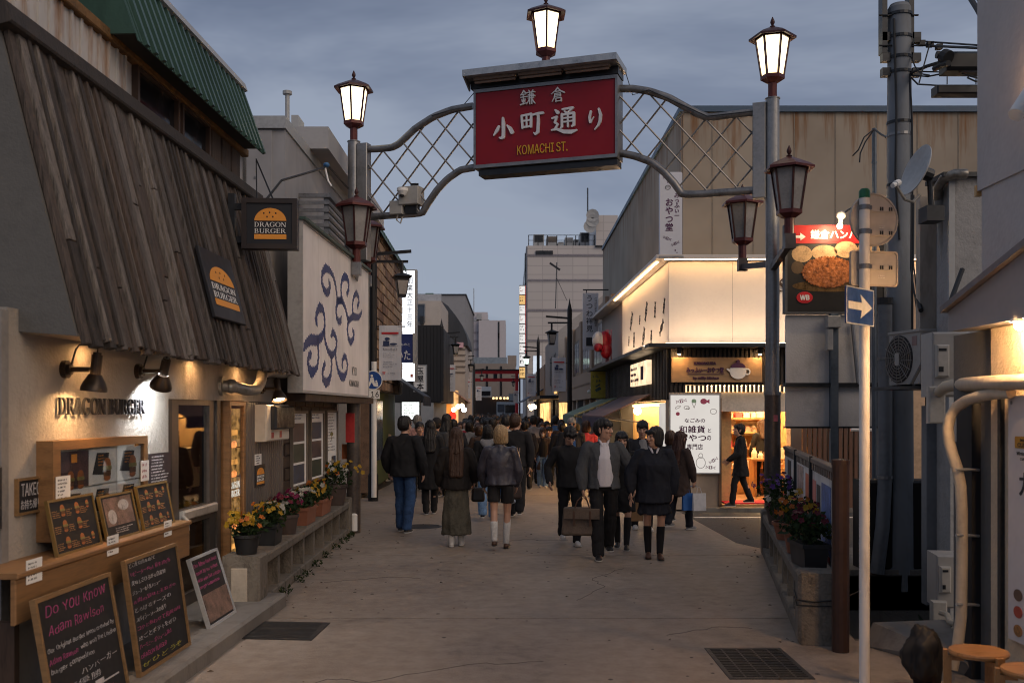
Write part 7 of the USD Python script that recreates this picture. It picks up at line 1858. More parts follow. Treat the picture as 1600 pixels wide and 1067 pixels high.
# ---- stucco annexe
STUCCO = M('rough_stucco', (.26, .26, .265), .9, var=.12, scale=6, bump=1.0, bscale=14)
an = thing('stucco_annexe', 'grey stucco annexe with a weathered panel side behind the machines', 'building', (4.6, 9.6, 0))
Ya = 9.2
part(an, 'stucco_wall', MB().box((bx(1485, Ya), Ya, -.2), (8, Ya + .3, bz(276, Ya))), STUCCO)
part(an, 'corner_strip', MB().box((bx(1484, Ya) - .02, Ya - .03, 1.6), (bx(1490, Ya), Ya - .002, bz(276, Ya))), PAINTGREY)
part(an, 'side_panel', MB().box((bx(1441, 9.7), 9.75, bz(606, 9.7)), (bx(1466, 9.7), 9.85, bz(305, 9.7))), streaked('aged_panel', (.34, .30, .26), (.14, .11, .09), .6, .8, scale=5, zscale=.3))
part(an, 'side_panel', MB().box((bx(1467, 9.7), 9.7, bz(600, 9.7)), (bx(1490, 9.7), 9.84, bz(288, 9.7))), streaked('aged_panel', (.34, .30, .26), (.14, .11, .09)))
part(an, 'roof_edge', MB().box((bx(1470, Ya), Ya - .06, bz(278, Ya)), (8, Ya + .35, bz(271, Ya))), DARK)
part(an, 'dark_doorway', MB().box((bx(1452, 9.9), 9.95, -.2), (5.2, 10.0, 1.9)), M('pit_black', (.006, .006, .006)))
part(an, 'lit_wall', MB().box((bx(1418, 13.5), 13.5, .0), (bx(1450, 13.5), 13.6, 3.6)), M('apricot_wall', (.52, .36, .24), .8))
part(an, 'grey_post', MB().box((bx(1441, 9.6), 9.5, -.1), (bx(1456, 9.6), 9.62, 1.80)), M('conduit_grey', (.13, .14, .155)))
t = thing('hanging_white_scroll', 'narrow white lettered sheet seen in the dark gap beside the annexe', 'notice', at(1470, 700, 9.9))
part(t, 'sheet', MB().fbox(Frame((0, 9.9, 0), (1, 0, 0)), bx(1466, 9.9), bx(1475, 9.9), bz(742, 9.9), bz(662, 9.9), 0, .01), PAPER)
part(t, 'lettering', MB().poly(Frame((0, 9.9, 0), (1, 0, 0)), column('日本語', bx(1471, 9.9), bz(668, 9.9), .1, .06), .011, .013), INK)
part(an, 'roof_conduit', MB().tube(wl((1466, 310, 9.4), (1466, 293, 9.3), (1475, 279, 9.2), (1492, 272, 9.1), (1510, 272, 9.1)), .045, 10), M('galvanised', (.30, .28, .25)), smooth=50)
part(an, 'flex_hose', MB().tube(wl((1466, 310, 9.4), (1472, 360, 9.4), (1478, 420, 9.4), (1488, 460, 9.3), (1492, 500, 9.2)), .04, 10), M('hose_grey', (.27, .27, .265), .6), smooth=50)
part(an, 'loose_cable', MB().tube(wl((1424, 305, 10.6), (1423, 420, 10.4), (1432, 480, 10.0), (1440, 486, 9.7)), .009, 5).tube(wl((1428, 305, 10.6), (1427, 410, 10.4), (1434, 470, 10.0)), .007, 5).tube(wl((1432, 315, 10.6), (1433, 460, 10.1)), .006, 5), RUBBER)
part(an, 'cable_joint', MB().cyl(at(1433, 462, 9.9), at(1439, 485, 9.7), .025, 8), RUBBER)
part(an, 'strut', MB().beam(at(1504, 420, 9.0), at(1482, 480, 8.9), .03, .03).beam(at(1448, 555, 9.3), at(1424, 600, 9.3), .025, .025), BLACK)
# dish
t = thing('satellite_dish', 'grey satellite dish turned left with its feed arm, on the annexe roof edge', 'satellite dish', at(1437, 270, 9.2))
ax = unit((-.93, -.10, .32))
r1 = unit(np.cross(ax, (0, 0, 1)))
R = np.stack([r1, unit(np.cross(ax, r1)), ax], 1)
if np.linalg.det(R) < 0: R[:, 0] *= -1
c = at(1437, 268, 9.2)
part(t, 'dish', MB().lathe([(.0, .0), (.1, .006), (.17, .022), (.235, .045), (.24, .045), (.235, .032), (.17, .008), (.1, -.008), (0, -.014)], 28, c, R, cap=False), M('dish_grey', (.36, .365, .37), .45), smooth=30)
part(t, 'mount', MB().cyl(c - ax * .015, c - ax * .12, .06, 10).cyl(c - ax * .10, c - ax * .12 + [0, 0, -.38], .025, 8).cbox(c - ax * .12 + [0, 0, -.36], (.16, .2, .14)), DARK)
tip = at(1399, 288, 8.95)
part(t, 'feed_arm', MB().tube([c - np.array([0, 0, .22]), at(1426, 316, 9.1), at(1414, 312, 9.0), tip], .014, 8), M('galvanised', (.30, .28, .25)))
part(t, 'feed_horn', MB().cyl(tip, tip + unit(c - tip) * .06, .03, 10).cyl(tip - unit(c - tip) * .05, tip, .022, 8), WHITE)

# ---- outdoor machines
ACW = M('machine_beige', (.33, .315, .30), .5, var=.08)
def fan_unit(label, c, rz, w=.74, d=.28, h=.56, cat='air conditioner'):
    t = thing('fan_unit', label, cat, c, rz)
    k = lambda n, mb, m, sm=False: part(t, n, mb, m, smooth=sm, world=False)
    F = Frame((0, -d / 2, 0), (1, 0, 0))
    k('casing', MB().box((-w / 2, -d / 2, 0), (w / 2, d / 2, h)), ACW)
    k('top_cover', MB().box((-w / 2 - .01, -d / 2 - .012, h), (w / 2 + .01, d / 2 + .01, h + .025)), ACW)
    k('fan_well', MB().poly(F, el(-.09, h / 2, .235, .235), .001, .004), M('fan_dark', (.03, .03, .032), .5))
    for q in range(7):
        r = .04 + q * .03
        k('grille_ring', MB().poly(F, el(-.09, h / 2, r, r).difference(el(-.09, h / 2, r - .008, r - .008)), .012, .018), M('grille_metal', (.22, .21, .20), .45, metal=.4))
    for q in range(16):
        an_ = q * math.pi / 8
        k('grille_spoke', MB().cyl(F.P(-.09 + .04 * math.cos(an_), h / 2 + .04 * math.sin(an_), .02), F.P(-.09 + .24 * math.cos(an_ + .3), h / 2 + .24 * math.sin(an_ + .3), .016), .004, 5), M('grille_metal', (.22, .21, .20)))
    k('hub_plate', MB().poly(F, sbox(-.125, h / 2 - .06, -.055, h / 2 + .06), .021, .026), ACW)
    k('label_plate', MB().fbox(F, w / 2 - .13, w / 2 - .05, h - .13, h - .04, .001, .003), M('label_grey', (.25, .17, .16), .6))
    for q in range(6):
        k('side_slit', MB().box((w / 2 + .001, -d / 2 + .03, .10 + q * .06), (w / 2 + .004, d / 2 - .05, .125 + q * .06)), DARK)
    k('foot', MB().box((-w / 2 + .08, -d / 2, -.05), (-w / 2 + .13, d / 2, -.001)), DARK)
    k('foot', MB().box((w / 2 - .13, -d / 2, -.05), (w / 2 - .08, d / 2, -.001)), DARK)
    return t
fan_unit('wall hung air conditioner unit with round fan grille beside the utility pole', (3.95, 9.75, bz(600, 9.6)), -1.38, .52, .24, .50)
part(an, 'machine_shelf', MB().box((3.70, 9.5, bz(608, 9.5)), (4.5, 10.2, bz(603, 9.5))), DARK)
def boiler(label, c, w, d, h, rz, cover=True):
    t = thing('wall_boiler', label, 'boiler', c, rz)
    k = lambda n, mb, m, sm=False: part(t, n, mb, m, smooth=sm, world=False)
    F = Frame((0, -d / 2, 0), (1, 0, 0))
    k('casing', MB().cham(F, -w / 2, w / 2, 0, h, -d, 0, .015), ACW)
    k('front_cover', MB().cham(F, -w / 2 + .02, -w / 2 + .02 + w * .34, h * .30, h * .80, .0, .05, .012), M('cover_beige', (.40, .37, .33), .5))
    k('slot', MB().fbox(F, -w / 2 + .035, -w / 2 + .0 + w * .32, h * .70, h * .74, .051, .054).fbox(F, -w / 2 + .035, -w / 2 + w * .24, h * .38, h * .46, .051, .054), DARK)
    k('label_plate', MB().fbox(F, w * .12, w * .26, h * .45, h * .72, .001, .003), M('label_pale', (.42, .42, .42), .6))
    k('pipe_cover', MB().cham(F, -w / 2 - .05, -w / 2 + w * .28, -.22, h * .16, .0, .07, .012), M('cover_beige', (.40, .37, .33)))
    return t
boiler('beige wall boiler with cover plates under the near canopy edge', (at(1477, 0, 8.3)[0], 8.3, bz(620, 8.3)), .30, .30, .53, -.10)
boiler('beige boiler cabinet standing low by the black corner post', (at(1480, 0, 8.0)[0], 8.0, bz(945, 8.0)), .24, .28, .42, -.15)
t = thing('lagged_pipes', 'pale lagged pipes bending from the warm wall down to the low boiler', 'pipe', at(1490, 620, 7.6))
PIPE = M('lagging_beige', (.43, .37, .29), .6, var=.12)
part(t, 'pipe', MB().tube(wl((1625, 596, 5.6), (1590, 597, 5.82), (1560, 598, 6.02), (1535, 599, 6.2), (1515, 600, 6.5), (1492, 601, 7.2), (1478, 604, 7.8), (1468, 612, 8.1), (1466, 622, 8.2)), .046, 12), PIPE, smooth=50)
part(t, 'pipe', MB().tube(wl((1580, 613, 5.93), (1555, 615, 6.06), (1530, 619, 6.2), (1510, 626, 6.35), (1495, 636, 6.45), (1485, 650, 6.5), (1481, 668, 6.5), (1483, 690, 6.5), (1489, 712, 6.47), (1496, 732, 6.45), (1501, 760, 6.42), (1503, 800, 6.42), (1503, 880, 6.42), (1502, 960, 6.42), (1497, 1005, 6.4), (1488, 1045, 6.4)), .036, 12), PIPE, smooth=50)
for py in (733, 836, 944):
    part(t, 'pipe_strap', MB().tube(wl((1494, py, 6.37), (1515, py, 6.42), (1529, py + 1, 6.5)), .010, 6), PAINTGREY)
part(t, 'hose', MB().tube(wl((1470, 957, 7.7), (1480, 960, 7.6), (1484, 972, 7.5), (1494, 975, 7.3), (1498, 960, 7.1)), .022, 8).tube(wl((1470, 970, 7.7), (1478, 974, 7.6), (1486, 984, 7.5), (1496, 980, 7.2)), .022, 8), PIPE)
t = thing('socket_box', 'small pale electric boxes on the black corner post', 'switch box', at(1502, 690, 6.8))
part(t, 'box', pxbox(MB(), Frame((0, 6.75, 0), (1, 0, 0)), 1494, 649, 1502, 690, -.06, 0), BEIGE)
part(t, 'box', pxbox(MB(), Frame((0, 6.7, 0), (1, 0, 0)), 1505, 645, 1515, 697, -.06, 0), BEIGE)
# ---- near right house with white wall and canopy
NW = M('near_white_wall', (.40, .37, .36), .8, var=.06, bump=.35, bscale=30)
WARMW = M('stippled_cream_wall', (.52, .42, .30), .85, var=.08, bump=.8, bscale=45)
nh = thing('near_shop_house', 'near right shop house with pale upper wall, grey canopy and lamp lit cream wall', 'building', (3.4, 5, 0))
part(nh, 'upper_wall', MB().box((3.0, 2.5, 2.60), (5, 6.36, 6.2)), NW)
part(nh, 'upper_offset', MB().box((2.99, 2.5, 3.16), (3.2, 6.40, 6.2)), NW)
part(nh, 'cream_wall', MB().box((3.03, 2.5, 0), (4, 6.30, 2.27)), WARMW)
part(nh, 'corner_return', MB().box((3.06, 6.31, 0), (4, 6.9, 2.27)), M('grey_render', (.22, .22, .215)))
part(nh, 'corner_post', MB().box((3.0, 6.50, 0), (3.13, 6.72, 1.80)), M('black_cladding', (.012, .012, .014)))
part(nh, 'wall_strip', MB().box((3.0, 6.12, 0), (3.028, 6.155, 1.85)), DARK)
can = [(2.9, 6.62, 2.276), (3.0, 6.62, 2.276), (3.0, 3.0, 2.276), (2.9, 3.0, 2.276), (2.9, 6.62, 2.41), (3.0, 6.62, 2.41), (3.0, 3.0, 3.30), (2.9, 3.0, 3.30)]
part(nh, 'canopy_face', MB().hexa(can), M('canopy_grey', (.27, .25, .25), .6, var=.06))
ct = [(2.86, 6.66, 2.405), (3.4, 6.66, 2.405), (3.4, 3.0, 3.30), (2.86, 3.0, 3.30), (2.86, 6.66, 2.445), (3.4, 6.66, 2.445), (3.4, 3.0, 3.345), (2.86, 3.0, 3.345)]
part(nh, 'canopy_top', MB().hexa(ct), M('canopy_edge', (.16, .14, .14), .6))
part(nh, 'canopy_soffit', MB().box((2.95, 3.0, 2.280), (3.6, 6.60, 2.30)), M('soffit_cream', (.5, .42, .32), .7))
part(nh, 'canopy_end', MB().box((2.95, 6.58, 2.28), (3.6, 6.615, 2.42)), M('canopy_grey', (.27, .25, .25)))
part(nh, 'corner_bracket', MB().box((2.985, 6.40, 3.13), (3.02, 6.43, 3.20)), M('warm_bracket', (.5, .3, .12), .6))
for i, y in enumerate((5.74, 5.0)):
    dl = thing('canopy_downlight', ['lit downlight under the canopy nearest the picture edge', 'lit downlight under the canopy close to the camera'][i], 'light', (2.925, y, 2.27))
    part(dl, 'trim', MB().lathe([(.05, 2.262), (.05, 2.279), (.035, 2.279), (.035, 2.262), (.05, 2.262)], 14, (2.925, y, 0), cap=False), WHITE)
    part(dl, 'bulb', MB().ball((2.925, y, 2.243), (.028, .028, .028), 2), glow('canopy_bulb', (1, .57, .25), 1150))
t = thing('canopy_wall_lamp', 'white tubular spot lamp on the pale upper wall at the right edge', 'wall lamp', at(1595, 170, 5.5))
p0, p1 = at(1606, 150, 5.55), at(1587, 180, 5.5)
part(t, 'tube', MB().cyl(p0 + (p0 - p1) * .6, p1, .042, 16), WHITE, smooth=40)
part(t, 'bulb', MB().cyl(p0 + (p0 - p1) * .68, p0 + (p0 - p1) * .62, .03, 12), glow('upper_bulb', (1, .55, .25), 160))
# banner on the cream wall
FNR = Frame((3.0, 6.02, 0), (0, -1, 0))
t = thing('wall_banner', 'white printed food banner hanging on the cream wall with small bowls at its foot', 'banner', (3.0, 5.9, .6))
part(t, 'cloth', MB().fbox(FNR, .0, 1.0, .38, 1.84, -.012, .0), M('banner_white', (.55, .50, .48), .7, var=.05))
part(t, 'lettering', MB().poly(FNR, affinity.translate(letters('カ', .14, 'cjk', .015), .12, 1.26), .001, .004), INK)
part(t, 'badge', MB().poly(FNR, sbox(.085, 1.53, .5, 1.60).buffer(-.01).buffer(.01), .001, .004), M('badge_amber', (.42, .2, .02), .6))
part(t, 'badge_lettering', MB().poly(FNR, unary_union([centred(letters('best of', 1, 'sans'), .2, 1.58, .10, .018), centred(letters('CURRY', 1, 'sans', .02), .2, 1.55, .16, .024), centred(letters('Winter', 1, 'sans', .01), .16, 1.50, .10, .022), centred(letters('curry', 1, 'sans', .01), .19, 1.465, .08, .02)]), .0042, .006), INK)
for z, m in ((.66, M('bowl_brown', (.12, .07, .05), .5)), (.56, M('bowl_red', (.35, .06, .04), .5)), (.45, M('bowl_amber', (.30, .14, .05), .5, var=.5, scale=40))):
    part(t, 'bowl_print', MB().poly(FNR, el(.12, z, .05, .035), .001, .004), m)
part(t, 'eyelet', MB().cyl(FNR.P(.04, 1.80, .001), FNR.P(.04, 1.80, .004), .012, 10), STEEL)
# stools
STOOL = M('stool_wood', (.34, .165, .06), .4, var=.2, scale=7, stretch=(1, 5, 1), bump=.08, coat=.2)
def stool(label, x, y, h=.45):
    t = thing('wooden_stool', label, 'stool', (x, y, 0))
    part(t, 'seat', MB().lathe([(.140, h - .028), (.152, h - .022), (.155, h - .010), (.150, h), (.0, h)], 32, (x, y, 0)), STOOL, smooth=35)
    for k in range(3):
        a = k * 2 * math.pi / 3 + .75
        d = np.array([math.cos(a), math.sin(a), 0])
        F = Frame(np.array([x, y, 0]) + d * .150, np.cross((0, 0, 1), d))
        part(t, 'leg', MB().fbox(F, -.022, .022, 0, h - .035, -.012, .028).fbox(F, -.022, .022, h - .035, h - .005, .008, .028), STOOL)
        part(t, 'leg_bracket', MB().fbox(F, -.02, .02, h - .06, h - .036, -.075, -.013), STOOL)
stool('round three legged wooden stool farther from the camera beside the banner', 2.54, 5.42)
stool('round wooden stool nearer the camera, cut off by the picture corner', 2.63, 5.02)
# odds and ends on the ground
single('leaning_stone_slab', MB().hexa([(2.62, 7.45, .0), (3.05, 6.5, .0), (3.3, 6.6, .0), (3.3, 7.6, 0), (2.72, 7.5, .16), (2.98, 6.55, .10), (3.3, 6.6, .12), (3.3, 7.6, .16)]), CONCRETE, 'grey stone slab at the edge of the stream beside the dark bundle', 'slab')
mb = MB()
s = trimesh.creation.icosphere(3)
v = s.vertices * np.array([.17, .16, .25])
v += (meshkit.fbm(v * np.array([16, 16, 5]), 3)[:, None] - .5) * .17 * s.vertices
t = thing('covered_bundle', 'dark cloth covered bundle on the ground beside the low boiler', 'bundle', (2.62, 6.25, 0))
part(t, 'cover', MB().add(v * [.66, .66, .78] + np.array([2.56, 6.2, .22]), s.faces), M('tarp_dark', (.011, .010, .010), .6, var=.3), smooth=True)
part(t, 'tray', MB().cham(Frame((2.42, 6.05, 0), (1, 0, 0), (0, 1, 0)), .0, .28, .0, .28, 0, .03, .01), M('terracotta', (.22, .085, .05), .7))
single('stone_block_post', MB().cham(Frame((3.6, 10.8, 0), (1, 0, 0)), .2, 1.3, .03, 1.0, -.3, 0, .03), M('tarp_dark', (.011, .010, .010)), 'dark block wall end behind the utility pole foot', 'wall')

# ================================================================ flower pots
def blooms(mb, c, r, n, size, seed, flat=.55):
    g = np.random.default_rng(seed)
    for _ in range(n):
        d = g.normal(size=3)
        d[2] = abs(d[2]) * .9 + .25
        d[1] -= .35
        d = unit(d)
        p = np.array(c) + d * r * g.uniform(.85, 1.08) * np.array([1, 1, flat + .25])
        nrm = unit(d + g.normal(size=3) * .35 + np.array([0, -.4, .1]))
        a = unit(np.cross(nrm, (.1, .2, 1)))
        b = np.cross(nrm, a)
        s = size * g.uniform(.75, 1.2)
        for k in range(5):
            t = k * 2 * math.pi / 5 + g.uniform(0, .4)
            u, w = a * math.cos(t) + b * math.sin(t), -a * math.sin(t) + b * math.cos(t)
            mb.add([p, p + u * s * .55 + w * s * .42 + nrm * .006, p + u * s + nrm * .004, p + u * s * .55 - w * s * .42 + nrm * .006], [(0, 1, 2), (0, 2, 3)])
FLC = {'yellow': leafy('petal_yellow', (.62, .36, .02), .2), 'orange': leafy('petal_orange', (.62, .16, .015), .2), 'white': leafy('petal_white', (.62, .60, .52), .2), 'magenta': leafy('petal_magenta', (.30, .015, .10), .2), 'purple': leafy('petal_purple', (.17, .07, .36), .2), 'wine': leafy('petal_wine', (.16, .012, .03), .2)}
TERRA = M('terracotta', (.22, .085, .05), .7)
POTBLK = M('pot_black', (.014, .014, .015), .5)
POTBR = M('pot_brown', (.06, .042, .036), .6)
LEAF2 = leafy('pansy_leaf', (.038, .075, .022))
def pot(label, p, kind, w, h, flowers, seed, spread=1.25, fh=.16, dens=1.0, rz=0.0):
    t = thing('flower_pot', label, 'flower pot', p, rz)
    k = lambda n, mb, m, sm=False: part(t, n, mb, m, smooth=sm, world=False, kind='stuff' if n in ('flowers', 'foliage') else None)
    m = {'t': TERRA, 'b': POTBLK, 'n': POTBR}[kind[0]]
    if kind[1] == 'r':
        k('pot', MB().lathe([(w * .36, 0), (w * .46, h * .82), (w * .5, h * .84), (w * .5, h), (w * .45, h), (w * .43, h * .86), (w * .3, .02)], 20), m, 40)
        k('soil', MB().lathe([(w * .43, h * .86), (w * .43, h * .9)], 16), SOIL)
        L = [0.0]
    else:
        F = Frame((0, 0, 0), (1, 0, 0), (0, 1, 0))
        d = .20
        mb = MB().hexa([(-d * .42, -w * .46, 0), (d * .42, -w * .46, 0), (d * .42, w * .46, 0), (-d * .42, w * .46, 0), (-d / 2, -w / 2, h * .99), (d / 2, -w / 2, h * .99), (d / 2, w / 2, h * .99), (-d / 2, w / 2, h * .99)])
        k('pot', mb, m)
        k('rim', MB().poly(F, sbox(-d / 2 - .012, -w / 2 - .012, d / 2 + .012, w / 2 + .012).difference(sbox(-d / 2 + .012, -w / 2 + .012, d / 2 - .012, w / 2 - .012)), h * .86, h * 1.03), m)
        L = np.linspace(-w * .34, w * .34, 3)
    lf = MB()
    r = (w if kind[1] == 'r' else .26) * .5 * spread
    for i, o in enumerate(L):
        leaf_clump(lf, (0, o, h + fh * .35), r, int(230 * dens / len(L) ** .4), .055, seed + i, .8)
    k('foliage', lf, LEAF2)
    for i, (c, n) in enumerate(flowers):
        mb = MB()
        for q, o in enumerate(L):
            ctr = np.array([0, o, h + fh * .4])
            if len(flowers) > 1:
                ctr = ctr + np.array([math.cos(i * 2.4 + seed), math.sin(i * 2.4 + seed), .1]) * r * .4
            blooms(mb, ctr, r, max(2, n // len(L)), .032, seed * 7 + i * 3 + q)
        k('flowers', mb, FLC[c])
    return t
ZL = .478
pot('black pot of yellow pansies standing on the parapet end pillar', FP.P(.14, .505, -.13), 'br', .24, .17, [('yellow', 34), ('orange', 6)], 3)
pot('black pot with yellow and white pansies, second from the pillar', FP.P(.98, ZL, -.12), 'bb', .30, .19, [('yellow', 18), ('white', 12), ('orange', 7)], 5, fh=.2)
pot('dark brown pot with wine red and magenta flowers on the parapet', FP.P(1.78, ZL, -.12), 'nr', .26, .2, [('magenta', 20), ('wine', 14), ('white', 6)], 8, fh=.2)
pot('long terracotta trough with white, yellow and purple pansies', FP.P(2.72, ZL, -.12), 'tb', .52, .19, [('white', 24), ('yellow', 16), ('magenta', 14)], 11, fh=.24, dens=1.4)
pot('long terracotta trough with orange and yellow pansies', FP.P(3.75, ZL, -.12), 'tb', .62, .19, [('orange', 20), ('yellow', 12), ('white', 6)], 15, fh=.24, dens=1.4)
pot('dark pot with bushy yellow flowers at the far end of the left parapet', FP.P(4.95, ZL, -.12), 'nr', .36, .28, [('yellow', 20), ('orange', 10), ('white', 8)], 19, 1.5, .3, 1.6)
R_ = lambda s, z=.502: FR_.P(LR - s, z, -.12)
pot('black trough with wine red flowers nearest on the right parapet', R_(.62), 'bb', .42, .19, [('wine', 20), ('yellow', 4)], 23, fh=.30, dens=1.5, rz=.0)
pot('terracotta pot with orange and yellow flowers on the right parapet', R_(1.35), 'tr', .30, .2, [('orange', 12), ('yellow', 10), ('wine', 8)], 27, 1.4, .28, 1.2)
pot('terracotta bowl with white and yellow flowers on the right parapet', R_(2.3), 'tr', .36, .17, [('yellow', 14), ('white', 6), ('magenta', 8)], 31, 1.3, .26, 1.3)
pot('pot with tall purple flowers at the far end of the right parapet', R_(3.6), 'nr', .34, .2, [('purple', 26), ('wine', 4)], 35, 1.4, .42, 1.6)

# ================================================================ people
SKIN = M('skin', (.47, .27, .19), .5, var=.06, scale=9)
SKIN2 = M('skin_tan', (.38, .21, .145), .5, var=.06, scale=9)
def cloth(name, col, rough=.85, var=.18, bump=.35, bscale=90, **k):
    return M('cloth_' + name, col, rough, var=var, scale=5, bump=bump, bscale=bscale, spec=.25, obj=True, **k)
CBLACK, CBLACK2 = cloth('black', (.014, .014, .016)), cloth('soft_black', (.021, .020, .022))
CNAVY, CCHAR = cloth('navy_black', (.016, .018, .026)), cloth('charcoal', (.045, .046, .05))
JEANS, JEANSL = cloth('denim', (.03, .065, .15), var=.35), cloth('light_denim', (.14, .24, .40), var=.3)
OLIVE = cloth('olive_grey', (.085, .078, .06), var=.3)
LEATHER = M('cloth_leather', (.045, .042, .055), .38, var=.35, scale=6, bump=.3, bscale=30, obj=True)
CARDI = cloth('grey_knit', (.075, .08, .088), bump=.8, bscale=140)
SHIRT = cloth('white_shirt', (.58, .56, .60), .8, .05)
CBROWN, CBEIGE = cloth('brown_wool', (.055, .038, .034)), cloth('beige', (.30, .235, .17))
CGREY, CWHITE = cloth('grey', (.20, .20, .21)), cloth('white', (.58, .57, .56))
CRED, CPINK, CBLUE = cloth('red', (.30, .03, .05)), cloth('pink', (.36, .21, .20)), cloth('blue', (.03, .09, .26))
CGREEN = cloth('dull_green', (.09, .10, .07))
def hairm(name, col):
    return M('hair_' + name, col, .42, var=.45, scale=9, stretch=(9, 9, .6), bump=.7, bscale=14, obj=True)
HBLACK, HBROWN, HBLOND, HGREY = hairm('black', (.011, .009, .009)), hairm('brown', (.055, .026, .015)), hairm('blond', (.36, .245, .13)), hairm('grey', (.22, .21, .2))
SHOEBLK, SHOEBRN, SHOEWHT = M('shoe_black', (.015, .014, .014), .35), M('shoe_brown', (.07, .035, .022), .4), M('shoe_white', (.50, .48, .46), .55)
EYEM, LIPM = M('eye_dark', (.015, .012, .012), .2), M('lip', (.30, .09, .08), .5)
_sph = {}
def E(c, r, n=12):
    if n not in _sph:
        _sph[n] = m3.Manifold.sphere(1.0, n)
    r = (r, r, r) if np.isscalar(r) else r
    return _sph[n].scale(tuple(map(float, r))).translate(tuple(map(float, c)))
def hull(*e):
    return m3.Manifold.batch_hull(list(e))
def chain(*e):
    return [hull(a, b) for a, b in zip(e[:-1], e[1:])]
def flesh(groups, edge, smooth=6, amp=0.0, seed=0, fold=(9, 9, 3.2)):
    m = m3.Manifold.batch_boolean(groups, m3.OpType.Add) if len(groups) > 1 else groups[0]
    m = m.refine_to_length(edge)
    q = m.to_mesh()
    t = trimesh.Trimesh(q.vert_properties[:, :3], q.tri_verts, process=True)
    if smooth:
        trimesh.smoothing.filter_taubin(t, lamb=.5, nu=.52, iterations=smooth)
    v = np.array(t.vertices)
    if amp:
        n = np.array(t.vertex_normals)
        w = meshkit.fbm(v * np.array(fold) * 1.25 + 2.2 * meshkit.fbm(v * 5, 2, seed)[:, None], 3, seed)
        v = v + n * ((w - .5) * 2 * amp)[:, None]
    return v, np.array(t.faces)
def rotz(v, a):
    c, s = math.cos(a), math.sin(a)
    return np.array([v[0] * c - v[1] * s, v[0] * s + v[1] * c, v[2]])

